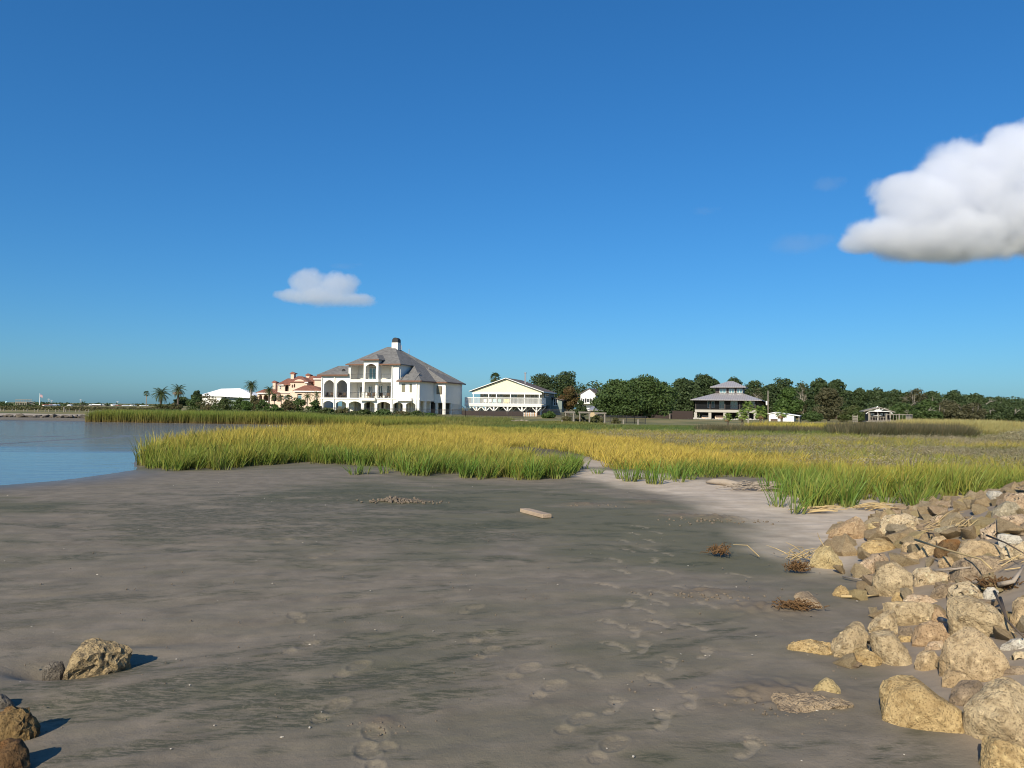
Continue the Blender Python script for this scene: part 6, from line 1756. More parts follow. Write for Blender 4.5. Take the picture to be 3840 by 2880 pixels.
# flagpole and flag
b0, b1 = q8(745, 325), q8(757, 80)
t = empty('flagpole', (b0.x, b0.y, .2), 0, 'tall white flagpole flying a striped flag on the far left shore', 'flagpole')
fh = b1.z - .2
m_ = MB(); m_.tube([(0, 0, 0), (0, 0, fh)], [.16, .10], 8); m_.tube([(0, 0, fh), (0, 0, fh + .18)], [.16, .05], 8); m_.build('pole', M['white'], t)
ft = empty('flag', (b0.x, b0.y, .2 + fh), 0, 'red white and blue striped flag hanging from the flagpole', 'flag')
def flat(name, c):
    m, tt, b = mat_new(name); b.inputs['Base Color'].default_value = (*c, 1); return m
fm = [flat('flag_red', (.45, .03, .05)), flat('flag_white', (.75, .75, .75)), flat('flag_blue', (.03, .05, .20))]
m_ = MB()
nx = 10
def fp(i, j): return (.12 + 1.15 * i / nx, .12 * math.sin(i * .9), -.15 - 1.35 * j / 13 - .9 * (i / nx) ** 1.3 * .9)
for j in range(13):
    for i in range(nx):
        mi = 2 if (i < 4 and j < 7) else (0 if j % 2 == 0 else 1)
        p = [fp(i, j), fp(i + 1, j), fp(i + 1, j + 1), fp(i, j + 1)]
        m_.prism(p, (0, .02, 0), mi)
for i in range(5):
    for j in range(4):
        c = fp(.5 + i * .7, .8 + j * 1.6); m_.box(c[0] - .03, c[0] + .03, c[1] - .03, c[1] - .01, c[2] - .03, c[2] + .03, 1)
m_.build('cloth', fm, ft)
# low pavilion
c0 = at_depth(345, 1532, 260); t = empty('pavilion', (c0.x, c0.y, .3), 0, 'long low dark roofed pavilion on slim posts on the far left shore', 'pavilion')
zt = at_depth(345, 1521, 260).z - .3; hx = 62 * 260 / FPX
m_ = MB(); m_.box(-hx, hx, -1.5, 1.5, zt, zt + .22); m_.build('roof', M['brown_siding'], t)
for k in range(6):
    m_ = MB(); xx = -hx + .3 + (2 * hx - .6) * k / 5; m_.box(xx - .06, xx + .06, -1.4, -1.28, 0, zt); m_.build('post', M['brown_siding'], t)
m_ = MB(); m_.box(-.5, hx * .45, .8, 1.4, .25, .85); m_.build('bench_wall', M['white'], t)
# bridge, water tower, lattice pylons and the town on the horizon
t = empty('causeway_bridge', (*W2(150, 1515, 1400), 0), 0, 'long low white causeway bridge on the left horizon', 'bridge')
o_ = t.location.copy()
pp = [at_depth(u, v, Yd_) for u, v, Yd_ in ((-400, 1516, 1700), (-100, 1518, 1500), (60, 1517.5, 1400), (150, 1515.5, 1400), (230, 1518, 1320), (290, 1521, 1260), (420, 1522.5, 1250))]
m_ = MB()
for p, q in zip(pp[:-1], pp[1:]): m_.bar(p - o_, q - o_, 9, 2.4)
m_.build('deck', M['white'], t)
for i in range(26):
    k = i / 25 * (len(pp) - 1); j = min(int(k), len(pp) - 2); p = pp[j].lerp(pp[j + 1], k - j) - o_
    m_ = MB(); m_.box(p.x - 1.2, p.x + 1.2, p.y - 1.2, p.y + 1.2, -6, p.z - 1.2); m_.build('pier', M['concrete'], t)
p = at_depth(24, 1520, 1900); t = empty('water_tower', (p.x, p.y, 0), 0, 'pale blue water tower on the far left horizon', 'water tower')
M['tower_blue'] = plain('tower_blue', (.45, .68, .75), .5, .05)
zt = at_depth(24, 1509, 1900).z
m_ = MB(); m_.tube([(0, 0, 0), (0, 0, zt - 3)], [1.6, 1.2], 10); m_.build('stem', M['tower_blue'], t)
m_ = MB(); m_.tube([(0, 0, zt - 4.5), (0, 0, zt - 3), (0, 0, zt), (0, 0, zt + 2.2), (0, 0, zt + 3)], [1.2, 2.8, 3.6, 2.4, .3], 14); m_.build('tank', M['tower_blue'], t, True)
for u, vt, l in ((182, 1495, 'lattice pylon right of the flagpole'), (193, 1500, 'shorter lattice pylon beside the first'), (440, 1505, 'faint lattice pylon on the open horizon'), (302, 1497, 'slim mast with a pale lamp head beside the small palm')):
    p = at_depth(u, 1522, 1500); t = empty('pylon', (p.x, p.y, 0), 0, l, 'pylon', 'pylons on the left horizon'); zt = at_depth(u, vt, 1500).z
    m_ = MB()
    for sx in (-1, 1):
        m_.bar((sx * 1.6, 0, 0), (sx * .4, 0, zt), .28)
        for k in range(5): m_.bar((sx * (1.6 - .24 * k), 0, zt * k / 5), (-sx * (1.36 - .24 * k), 0, zt * (k + 1) / 5), .18)
    m_.build('mast', M['grey_metal'], t)
    m_ = MB(); m_.bar((-3, 0, zt * .8), (3, 0, zt * .8), .25); m_.bar((-2.4, 0, zt * .93), (2.4, 0, zt * .93), .25); m_.build('crossarm', M['grey_metal'], t)
TH = [(178, 1523, 12), (196, 1526, 14), (215, 1524, 10), (232, 1527, 12), (332, 1526, 16), (350, 1528, 18), (368, 1524, 12), (386, 1527, 14), (428, 1526, 14), (446, 1524, 12), (470, 1528, 10), (498, 1527, 16), (515, 1525, 18), (540, 1525, 16), (262, 1527, 12)]
for i, (u, v, w_) in enumerate(TH):
    Yd = 520 + (i * 37) % 160; p = at_depth(u, v, Yd); k = Yd / FPX; hw = w_ * k * .55; hh = max(2.0, 7 * k)
    z0 = hgt(p.x, p.y)
    t = empty('town_house', (p.x, p.y, z0), rnd.uniform(-.5, .5), 'tiny white waterfront house on the left horizon', 'house', 'houses of the far town')
    m_ = MB(); m_.box(-hw, hw, -3, 3, 0, hh); m_.build('wall', M['white'], t)
    m_ = MB(); m_.prism([(-hw - .3, -3.3, hh), (hw + .3, -3.3, hh), (0, -3.3, hh + hw * .45)], (0, 6.6, 0)); m_.build('roof', M['white_roof'] if i % 3 else M['tile'], t)
    m_ = MB()
    for s in (-.5, .3): m_.box(hw * s - .4, hw * s + .6, -3.06, -3.003, hh * .35, hh * .75)
    m_.build('window', M['glass'], t)['kind'] = 'stuff'
# white wading bird cut by the left picture edge
p = at_z(-32, 1682, WATER)
t = empty('wading_bird', p, 0.0, 'white wading bird with dark wing tips half outside the picture', 'bird')
p_ = MB()
bv = [(-.34, 0, .22), (-.26, 0, .235), (-.12, 0, .24), (0.0, 0, .235), (.1, 0, .20), (.17, 0, .17)]
p_.tube(bv, [.02, .06, .09, .085, .05, .012], 9)
p_.tube([(-.28, 0, .26), (-.36, 0, .36), (-.33, 0, .44), (-.38, 0, .48)], [.035, .022, .02, .03], 7)
p_.tube([(-.38, 0, .48), (-.42, 0, .485), (-.47, 0, .46), (-.52, 0, .42)], [.03, .018, .01, .004], 6)
p_.build('body', M['white'], t, True)
p_ = MB(); p_.prism([(.0, -.06, .26), (.12, -.05, .22), (.26, -.03, .13), (.1, -.06, .17)], (0, .02, 0)); p_.prism([(.0, .04, .26), (.12, .03, .22), (.26, .02, .13), (.1, .04, .17)], (0, .02, 0)); p_.build('wing_tip', M['furniture'], t)
for s in (-.03, .03):
    p_ = MB(); p_.tube([(-.05, s, .16), (-.07, s, .08), (-.05, s, -.06)], .008, 5); p_.build('leg', M['copper_trim'], t)

# ------------------------------------------------------------------ rocks
def rock_mat(name, c1, c2, c3, pit=0.5, scale=1.0, pits_col=None, rust=0.0):
    m, t, b = mat_new(name)
    c = objco(t)
    oi = nd(t, 'ShaderNodeObjectInfo')
    off = nd(t, 'ShaderNodeVectorMath', operation='ADD'); t.links.new(c, off.inputs[0])
    sc = nd(t, 'ShaderNodeVectorMath', operation='SCALE'); t.links.new(oi.outputs['Location'], sc.inputs[0]); sc.inputs['Scale'].default_value = 3.1
    t.links.new(sc.outputs[0], off.inputs[1])
    P = off.outputs[0]
    n1 = noise_(t, P, 4 * scale, 6, .62); n2 = noise_(t, P, 22 * scale, 6, .68); n3 = noise_(t, P, 90 * scale, 3, .6)
    col = mixc(t, ramp(t, n1, .35, .65), c1, c2)
    col = mixc(t, math_(t, 'MULTIPLY', ramp(t, n2, .46, .66), .85), col, c3)
    vo = nd(t, 'ShaderNodeTexVoronoi'); t.links.new(P, vo.inputs['Vector']); vo.inputs['Scale'].default_value = 26 * scale
    vo.inputs['Randomness'].default_value = 1.0
    ag = ramp(t, vo.outputs['Distance'], .05, .5)
    vc = nd(t, 'ShaderNodeSeparateColor'); t.links.new(vo.outputs['Color'], vc.inputs[0])
    col = mixc(t, math_(t, 'MULTIPLY', ramp(t, vc.outputs[0], .62, .7), math_(t, 'SUBTRACT', .55, math_(t, 'MULTIPLY', ag, .5))), col, tuple(min(.8, x * 1.6) for x in c2))
    dk = math_(t, 'MULTIPLY', ramp(t, n3, .53, .66), .7)
    col = mixc(t, dk, col, pits_col or tuple(x * .35 for x in c1))
    if rust: col = mixc(t, math_(t, 'MULTIPLY', ramp(t, noise_(t, P, 3, 4, .6), .5, .66), rust), col, (.27, .12, .035))
    t.links.new(col, b.inputs['Base Color']); b.inputs['Roughness'].default_value = .92; b.inputs['Specular IOR Level'].default_value = .2
    h = math_(t, 'ADD', math_(t, 'MULTIPLY', n2, 1.1), math_(t, 'ADD', math_(t, 'MULTIPLY', n3, .45), math_(t, 'MULTIPLY', ag, -.25 * pit)))
    if pit > .7:
        v2 = nd(t, 'ShaderNodeTexVoronoi'); t.links.new(P, v2.inputs['Vector']); v2.inputs['Scale'].default_value = 15 * scale
        hol = ramp(t, v2.outputs['Distance'], .34, .18)
        h = math_(t, 'SUBTRACT', h, math_(t, 'MULTIPLY', hol, 1.0))
    bump_(t, b, h, .95, .026)
    return m
RM = {
    'tan': rock_mat('tan_concrete_rock', (0.396, 0.285, 0.160), (0.513, 0.387, 0.232), (0.243, 0.170, 0.092)),
    'grey': rock_mat('grey_concrete_rock', (0.387, 0.293, 0.172), (0.504, 0.391, 0.236), (0.225, 0.162, 0.088)),
    'gold': rock_mat('golden_aggregate_rock', (0.383, 0.267, 0.126), (0.524, 0.381, 0.188), (0.252, 0.167, 0.072), .7),
    'pink': rock_mat('pink_pitted_rock', (0.434, 0.315, 0.202), (0.554, 0.419, 0.286), (0.293, 0.200, 0.126), 1.0),
    'pit': rock_mat('pitted_coral_rock', (0.473, 0.371, 0.233), (0.585, 0.467, 0.305), (0.272, 0.190, 0.107), 1.0),
    'orange': rock_mat('orange_sandstone', (.39, .265, .15), (.46, .335, .205), (.26, .17, .095), .3),
    'yellow': rock_mat('smooth_yellow_stone', (0.423, 0.324, 0.162), (0.504, 0.399, 0.215), (0.312, 0.229, 0.107), .2),
    'pale': rock_mat('pale_grey_stone', (0.444, 0.399, 0.331), (0.554, 0.505, 0.421), (0.302, 0.267, 0.215), .3),
    'rust': rock_mat('rusty_crusted_rock', (0.109, 0.061, 0.027), (0.179, 0.112, 0.053), (0.055, 0.028, 0.012) , .6, 1.0, None, .6),
    'crust': rock_mat('brown_crusted_rock', (0.131, 0.080, 0.028), (0.196, 0.131, 0.058), (0.046, 0.026, 0.012) , .6, 1.0, None, .5),
    'mudrock': rock_mat('mud_coated_slab', (0.252, 0.190, 0.130), (0.363, 0.276, 0.179), (0.161, 0.119, 0.081), .6),
    'boulder': rock_mat('tan_and_grey_boulder', (.26, .19, .10), (.36, .27, .15), (.10, .08, .06), .6),
    'dgrey': rock_mat('dark_grey_stone', (0.121, 0.104, 0.084), (0.174, 0.150, 0.121), (0.076, 0.065, 0.054), .4),
    'moss': rock_mat('grey_green_holed_rock', (0.322, 0.276, 0.188), (0.423, 0.357, 0.251), (0.202, 0.167, 0.098), .6),
}

def build_rock(name, label, outline, mat, thick=0.55, tilt=None, seed=0, rough=0.05, lift=0.0, group=None, res=3.2, front=0.5, base_uv=None, cat='rock', bury=0.05):
    """Boulder whose silhouette follows the given outline; it has its own place on the ground, size and thickness."""
    rs = np.random.RandomState(seed + 1000)
    pts = [(float(u), float(v)) for u, v in outline]
    ub = sum(p[0] for p in sorted(pts, key=lambda p: -p[1])[:3]) / 3; vb = max(p[1] for p in pts)
    if base_uv: ub, vb = base_uv
    Pg = at_ground(ub, vb)
    d0 = ray(ub, vb); dep = math.asin(-d0.z)
    a = dep + R(20) if tilt is None else R(tilt)
    F = Vector((d0.x, d0.y, 0)).normalized(); U = Vector((0, 0, 1)); Rr = F.cross(U)
    V = F * math.sin(a) + U * math.cos(a)
    N = V.cross(Rr).normalized()
    if N.dot(F) > 0: N = -N                       # towards the viewer side
    org = Pg + U * lift
    P3 = []
    for u, v in pts:
        d = ray(u, v); P3.append(CAM + d * ((org - CAM).dot(N) / d.dot(N)))
    C = sum(P3, Vector()) / len(P3)
    w = max((p - C).length for p in P3); hmin = max((p - C).dot(V) for p in P3) - min((p - C).dot(V) for p in P3)
    T = thick * min(hmin, 1.4 * w)
    allp = list(P3)
    nP = len(P3)
    for k, p in enumerate(P3):
        allp.append(C + (p - C) * rs.uniform(.72, .94) - N * T * rs.uniform(.6, 1.1))
    for k in range(4):                             # a few knuckles make the big broken faces
        i0 = int(k * nP / 4 + rs.randint(max(1, nP // 4))) % nP
        p = P3[i0] * .62 + P3[(i0 + 1) % nP] * .2 + C * .18
        allp.append(C + (p - C) * rs.uniform(.45, .86) + N * T * front * rs.uniform(.55, 1.1))
    low = min(p.z for p in P3)
    for p in P3:
        if p.z < C.z: allp.append(Vector((p.x, p.y, low - bury)) - N * T * .3)
    bm = bmesh.new()
    for p in allp: bm.verts.new(p - Pg)
    r_ = bmesh.ops.convex_hull(bm, input=bm.verts)
    bmesh.ops.delete(bm, geom=[v for v in bm.verts if not v.link_faces], context='VERTS')
    nf = F * -1.0
    for k in range(5):                             # broken planar faces
        dn = (N * .55 + U * rs.uniform(-.1, .6) + Rr * rs.uniform(-1.0, 1.0) + nf * rs.uniform(0, .6)).normalized()
        mxd = max((v.co + Pg - C).dot(dn) for v in bm.verts)
        cpt = (C - Pg) + dn * (mxd * rs.uniform(.80, .93))
        cut = bmesh.ops.bisect_plane(bm, geom=bm.verts[:] + bm.edges[:] + bm.faces[:], plane_co=cpt, plane_no=dn, clear_outer=True)
        ed = [e for e in cut['geom_cut'] if isinstance(e, bmesh.types.BMEdge)]
        if len(ed) > 2: bmesh.ops.edgeloop_fill(bm, edges=ed)
    bmesh.ops.triangulate(bm, faces=bm.faces)
    dist = (Pg - CAM).length
    tgt = max(dist / 747 * res, w / 14)
    for it in range(6):
        ed = [e for e in bm.edges if e.calc_length() > tgt * 1.5]
        if not ed or len(bm.verts) > 2600: break
        bmesh.ops.subdivide_edges(bm, edges=ed, cuts=1)
        bmesh.ops.triangulate(bm, faces=[f for f in bm.faces if len(f.verts) > 3])
    bmesh.ops.smooth_vert(bm, verts=bm.verts, factor=.10, use_axis_x=True, use_axis_y=True, use_axis_z=True)
    bm.normal_update()
    so = Vector((seed * 3.7, seed * 1.9, seed * 2.3))
    k1, k2, k3 = 2.2 / w, 6.0 / w, 17.0 / w
    A = rough * 1.5 * w
    mv = []
    for v in bm.verts:
        c = v.co
        n = mnoise.noise(c * k1 + so) * 1.1 + mnoise.noise(c * k2 + so) * .8
        q = mnoise.noise(c * k3 + so)
        n += q * .45 - max(0.0, mnoise.noise(c * k2 * 1.4 - so) - .15) * 1.6
        mv.append(v.normal * (n * A))
    for v, m_ in zip(bm.verts, mv): v.co += m_
    bm.normal_update()
    me = bpy.data.meshes.new(name); bm.to_mesh(me); bm.free()
    for p in me.polygons: p.use_smooth = True
    me.set_sharp_from_angle(angle=R(30))
    me.materials.append(RM[mat])
    o = link_mesh(name, me); o.location = Pg
    return tag(o, label, cat, group)

def zA(l): return [(2840 + x * .45208, 1850 + y * .45208) for x, y in l]
def zB(l): return [(2840 + x * .45208, 2250 + y * .45208) for x, y in l]
def zC(l): return [(3340 + x * .22604, 1800 + y * .22604) for x, y in l]
def zD(l): return [(3340 + x * .22604, 2100 + y * .22604) for x, y in l]
def zL(l): return [(x * .45208, 2250 + y * .45208) for x, y in l]
PILE = 'boulders of the rock pile'
ROCKS = [
 (zA([(578, 345), (600, 305), (650, 300), (720, 245), (760, 225), (815, 185), (850, 205), (905, 285), (915, 375), (840, 378), (700, 365)]), 'orange', 'orange pyramid shaped rock alone on the pale sand', dict(thick=.6, rough=.03)),
 (zA([(912, 300), (920, 250), (960, 233), (1030, 240), (1040, 308), (960, 312)]), 'yellow', 'small tan block between the pyramid rock and the flat pitted rock', {}),
 (zA([(998, 335), (1030, 280), (1035, 205), (1070, 180), (1230, 165), (1330, 190), (1378, 240), (1365, 270), (1310, 310), (1080, 352)]), 'pit', 'large flat topped pitted rock at the grass edge, shadowed underneath', dict(thick=.7, rough=.045)),
 (zA([(808, 480), (870, 420), (980, 368), (1070, 375), (1150, 440), (1180, 490), (900, 500)]), 'gold', 'low sloping yellowish mound of rock below the pyramid rock', dict(tilt=62)),
 (zA([(428, 580), (450, 520), (500, 450), (560, 433), (600, 440), (650, 490), (715, 575), (700, 600), (540, 612)]), 'yellow', 'rounded tan rock with dead stalks wrapped around its base', {}),
 (zA([(950, 680), (1000, 610), (1090, 575), (1130, 558), (1180, 590), (1285, 660), (1300, 770), (1170, 800), (1090, 848), (1000, 790), (960, 740)]), 'grey', 'big smooth grey faceted boulder tipped over a dark hollow', dict(thick=.7, lift=.03, rough=.03)),
 (zA([(625, 830), (640, 790), (690, 757), (730, 775), (810, 855), (680, 858)]), 'gold', 'small yellow wedge stone behind the pale dry reed stem', {}),
 (zA([(300, 850), (340, 820), (420, 808), (470, 850), (545, 940), (470, 952), (380, 930)]), 'mudrock', 'half buried mud coated slab with a yellow lower edge', dict(tilt=70, thick=.4)),
 (zA([(1325, 490), (1400, 410), (1470, 350), (1540, 345), (1575, 380), (1480, 420), (1450, 520), (1350, 530)]), 'tan', 'pale slab leaning upright beside the rusty crusted rock', dict(thick=.4)),
 (zA([(1640, 500), (1680, 400), (1790, 378), (1900, 395), (2000, 430), (2080, 500), (2010, 560), (1780, 560), (1650, 545)]), 'tan', 'broad tan slab in the middle of the pile right of the rusty rock', dict(tilt=55)),
 (zA([(790, 630), (850, 580), (950, 500), (1060, 490), (1095, 530), (1060, 570), (960, 650), (880, 670)]), 'pink', 'rough pinkish rock behind the big grey faceted boulder', dict(tilt=55)),
 (zA([(1285, 650), (1320, 620), (1420, 610), (1460, 650), (1440, 700), (1330, 765), (1300, 740)]), 'pit', 'white shelly conglomerate block right of the grey faceted boulder', {}),
 (zA([(1570, 610), (1650, 580), (1800, 570), (1900, 560), (2040, 535), (2140, 560), (2150, 600), (2000, 640), (1850, 700), (1690, 690), (1570, 640)]), 'mudrock', 'long flat grey slab lying above the white pitted block', dict(tilt=68, thick=.5)),
 (zA([(1580, 770), (1640, 745), (1745, 725), (1790, 745), (1880, 840), (1880, 880), (1840, 885), (1700, 850), (1600, 850), (1582, 800)]), 'pit', 'cream block riddled with dark pits under the long reed stem', dict(thick=.7)),
 (zA([(1870, 820), (1910, 780), (1960, 775), (2005, 810), (1980, 850), (1930, 875), (1890, 860)]), 'pale', 'small whitish stone right of the pitted cream block', {}),
 (zA([(1925, 215), (1960, 130), (2000, 90), (2060, 62), (2150, 75), (2190, 120), (2150, 180), (2050, 210), (2000, 250)]), 'moss', 'grey rounded rock with two dark holes near the grass', dict(thick=.8)),
 (zC([(1580, 200), (1620, 175), (1790, 178), (1850, 200), (1872, 260), (1850, 340), (1780, 360), (1650, 340), (1620, 260)]), 'pale', 'pale grey veined boulder standing against the tall grass', dict(thick=.8, rough=.03)),
 (zC([(1870, 330), (1890, 240), (1960, 212), (2212, 215), (2260, 350), (2212, 520), (2130, 480), (2090, 400)]), 'pink', 'pink pitted rock behind the grey rock with two holes', dict(tilt=50)),
 (zC([(1900, 215), (1930, 160), (2000, 145), (2060, 165), (2085, 215)]), 'pale', 'small round stone topmost against the grass', {}),
 (zC([(1500, 830), (1640, 800), (1900, 640), (2000, 580), (2212, 560), (2300, 700), (2212, 800), (1900, 880), (1760, 900), (1600, 1000), (1560, 900)]), 'pink', 'wide pinkish slab sloping down from the upper edge of the pile', dict(tilt=62, thick=.45)),
 (zC([(1760, 900), (1850, 880), (2150, 930), (2195, 985), (2100, 1080), (1960, 1110), (1790, 1075)]), 'pale', 'blue grey flat concrete slab with a crack along its top', dict(thick=.5, rough=.02)),
 (zC([(680, 880), (720, 800), (900, 770), (1130, 740), (1200, 770), (1000, 870), (880, 915), (720, 920)]), 'moss', 'low grey green stone below the straw in the upper pile', dict(tilt=50)),
 (zC([(715, 1130), (830, 1000), (900, 985), (1130, 990), (1150, 1040), (1080, 1200), (1000, 1270), (780, 1230)]), 'rust', 'dark rusty flaking rock in the middle of the pile', dict(tilt=45, rough=.06)),
 (zC([(650, 640), (720, 590), (880, 580), (1000, 610), (960, 700), (760, 750), (660, 750)]), 'pink', 'coarse pebbly conglomerate rock just below the grass', dict(rough=.06)),
 (zC([(560, 700), (575, 600), (640, 585), (640, 690), (620, 735), (575, 735)]), 'yellow', 'little upright stone tucked beside the flat pitted rock', {}),
 (zC([(930, 570), (1050, 490), (1140, 530), (1150, 590), (960, 610)]), 'tan', 'small triangular stone at the foot of the grass', {}),
 (zC([(1990, 1130), (2100, 1060), (2230, 1000), (2260, 1200), (2212, 1290), (2100, 1270), (2020, 1200)]), 'pit', 'white crumbly block at the picture edge below the cracked slab', {}),
 (zA([(1032, 980), (1035, 905), (1200, 898), (1460, 905), (1470, 950), (1430, 1050), (1300, 1075), (1160, 1090), (1100, 1000)]), 'grey', 'squared concrete block with a straight top edge and a white oyster shell', dict(thick=.7, rough=.025)),
 (zA([(910, 1110), (970, 1030), (1090, 965), (1140, 970), (1160, 1040), (1165, 1165), (1020, 1130), (925, 1145)]), 'grey', 'wedge of grey concrete leaning against the squared block', {}),
 (zA([(1435, 1055), (1450, 975), (1490, 935), (1560, 1000), (1580, 1040), (1500, 1065)]), 'orange', 'small reddish triangular stone wedged beside the squared block', dict(rough=.03)),
 (zA([(1570, 930), (1580, 870), (1640, 845), (1740, 840), (1960, 930), (2090, 1060), (2145, 1150), (2080, 1190), (1900, 1160), (1700, 1110), (1620, 1090), (1580, 1020)]), 'grey', 'long thick concrete slab with a smooth dark upper face', dict(thick=.7, rough=.03)),
 (zB([(1278, 360), (1290, 220), (1350, 190), (1450, 165), (1540, 190), (1600, 290), (1590, 320), (1400, 385)]), 'orange', 'rounded rock stained orange along its lower face', dict(rough=.03)),
 (zB([(608, 330), (700, 250), (830, 168), (880, 210), (920, 300), (900, 380), (840, 400), (770, 490), (640, 460), (612, 400)]), 'grey', 'large grey brown boulder with a pointed top at the foot of the pile', dict(thick=.6)),
 (zB([(765, 480), (790, 410), (850, 385), (940, 420), (1050, 490), (970, 550), (860, 525), (775, 505)]), 'gold', 'low yellowish stone in front of the pointed grey boulder', dict(tilt=55)),
 (zB([(195, 352), (250, 355), (380, 330), (520, 335), (610, 350), (620, 440), (560, 450), (420, 435), (290, 405)]), 'gold', 'flat crusty rock tapering out onto the mud with a dark pebble in it', dict(tilt=60, rough=.05)),
 (zB([(925, 300), (945, 265), (1010, 245), (1130, 258), (1160, 310), (1200, 350), (1285, 470), (1290, 520), (1240, 550), (1130, 548), (1080, 500), (1000, 440), (950, 360)]), 'grey', 'long rounded boulder lying diagonally toward the mud', dict(thick=.65, rough=.03)),
 (zB([(1300, 520), (1320, 455), (1380, 415), (1470, 420), (1505, 470), (1500, 560), (1370, 600), (1310, 560)]), 'tan', 'roundish tan rock with a dark pebble set in its face', dict(thick=.7, rough=.03)),
 (zB([(1505, 420), (1540, 350), (1640, 270), (1720, 218), (1800, 230), (1950, 330), (2060, 480), (2100, 520), (1950, 600), (1900, 680), (1780, 650), (1650, 560), (1540, 460)]), 'tan', 'biggest sandy tan slab tilted over a black crevice', dict(thick=.45, rough=.02, lift=.06)),
 (zB([(1525, 710), (1540, 620), (1580, 575), (1680, 590), (1780, 650), (1700, 680), (1610, 750)]), 'tan', 'speckled tan stone in the hollow beneath the sandy slab', dict(rough=.03)),
 (zB([(1592, 820), (1610, 740), (1690, 665), (1800, 660), (1905, 685), (1850, 770), (1720, 860), (1700, 905), (1640, 880)]), 'mudrock', 'smooth grey topped stone between the two largest front boulders', dict(rough=.025)),
 (zB([(1700, 890), (1740, 840), (1850, 760), (1960, 650), (2020, 622), (2100, 640), (2300, 760), (2350, 1000), (2212, 1200), (2150, 1190), (2000, 1100), (1800, 1040), (1720, 950)]), 'grey', 'huge cracked boulder running out of the picture edge', dict(thick=.6, rough=.025, lift=.05)),
 (zB([(1010, 690), (1040, 655), (1200, 622), (1290, 622), (1350, 660), (1450, 780), (1600, 850), (1700, 920), (1785, 1060), (1770, 1110), (1450, 1110), (1130, 1070), (1040, 960), (1030, 830), (1035, 760), (1012, 730)]), 'gold', 'largest golden aggregate boulder lying on the mud in front of the pile', dict(thick=.6, rough=.02)),
 (zB([(1845, 1180), (1880, 1120), (2000, 1130), (2150, 1190), (2300, 1260), (2300, 1450), (1950, 1440), (1860, 1330), (1850, 1240)]), 'gold', 'rough boulder in the lower picture corner below the huge cracked one', dict(thick=.6, rough=.03)),
 (zB([(455, 735), (520, 670), (570, 637), (630, 665), (690, 735), (697, 800), (600, 790), (500, 765)]), 'yellow', 'small smooth yellow dome stone sitting alone on the mud', dict(rough=.015, thick=.8)),
 (zB([(110, 800), (150, 765), (400, 765), (650, 795), (820, 830), (800, 860), (600, 880), (350, 930), (200, 960), (150, 900)]), 'mudrock', 'flush brown gravelly slab almost buried in the mud by the dome stone', dict(tilt=80, thick=.25, front=.25, rough=.04)),
 (zB([(1930, 640), (1960, 580), (2050, 535), (2212, 555), (2280, 640), (2050, 650)]), 'mudrock', 'grey banded stone behind the huge cracked boulder', {}),
 (zB([(2090, 470), (2140, 425), (2212, 425), (2240, 480), (2130, 510)]), 'pit', 'small white stone full of holes at the picture edge', {}),
 (zB([(2010, 390), (2100, 320), (2212, 310), (2230, 400), (2100, 430)]), 'pale', 'pale angular stone at the picture edge under the dark twigs', {}),
 (zA([(2090, 1060), (2120, 900), (2160, 860), (2260, 850), (2300, 1000), (2212, 1130), (2140, 1120)]), 'tan', 'upright tan block at the picture edge beside the pocket of bare sand', {}),
 (zA([(1165, 1170), (1190, 1100), (1290, 1105), (1290, 1180), (1240, 1210), (1180, 1200)]), 'mudrock', 'small mud topped stone in the gap below the squared block', {}),
 (zA([(1110, 870), (1150, 815), (1240, 830), (1230, 885), (1150, 890)]), 'gold', 'small yellowish stone under the grey faceted boulder', {}),
 (zD([(640, 580), (700, 480), (860, 390), (950, 400), (960, 560), (860, 600), (700, 620)]), 'mudrock', 'mud smeared block left of the pitted cream block', {}),
 (zD([(190, 690), (230, 600), (360, 560), (620, 600), (800, 690), (700, 720), (300, 700)]), 'pink', 'low crumbling pink slab behind the squared concrete block', dict(tilt=60)),
 (zA([(1190, 560), (1220, 500), (1310, 480), (1350, 530), (1300, 590), (1220, 600)]), 'tan', 'medium tan stone between the pink rock and the leaning slab', {}),
 (zA([(1450, 340), (1470, 290), (1560, 270), (1600, 300), (1560, 350), (1480, 355)]), 'moss', 'medium grey stone just below the straw bundle', {}),
 (zA([(1190, 440), (1220, 400), (1320, 390), (1380, 420), (1330, 480), (1220, 490)]), 'tan', 'flattish tan stone below the dry straw in the upper pile', {}),
 (zA([(1500, 560), (1540, 520), (1620, 530), (1640, 580), (1560, 610)]), 'tan', 'medium rough stone under the rusty flaking rock', {}),
 (zA([(1400, 690), (1450, 640), (1560, 650), (1600, 700), (1540, 740), (1430, 740)]), 'pit', 'crumbly whitish stone below the long reed stem', {}),
 (zA([(2010, 470), (2080, 410), (2212, 420), (2250, 500), (2150, 540), (2050, 520)]), 'pit', 'white block just under the picture edge end of the cracked slab', {}),
 (zB([(1160, 310), (1180, 290), (1280, 300), (1270, 340), (1200, 350)]), 'gold', 'thin yellowish stone in the gap beside the orange stained rock', {}),
 (zB([(1390, 400), (1420, 350), (1530, 330), (1560, 380), (1500, 420), (1420, 420)]), 'pink', 'rubbly pebble stone between the orange stained rock and the sandy slab', dict(rough=.07)),
 (zL([(505, 625), (560, 500), (650, 370), (700, 340), (780, 315), (850, 330), (950, 350), (1085, 400), (1090, 425), (1000, 440), (960, 520), (870, 580), (700, 610)]), 'boulder', 'brown and grey boulder half sunk in a scoured hollow on the open mud', dict(thick=.7, rough=.055, bury=.12)),
 (zL([(350, 590), (370, 545), (430, 505), (520, 500), (545, 560), (500, 612), (400, 605)]), 'dgrey', 'small dark grey stone in the hollow beside the brown boulder', {}),
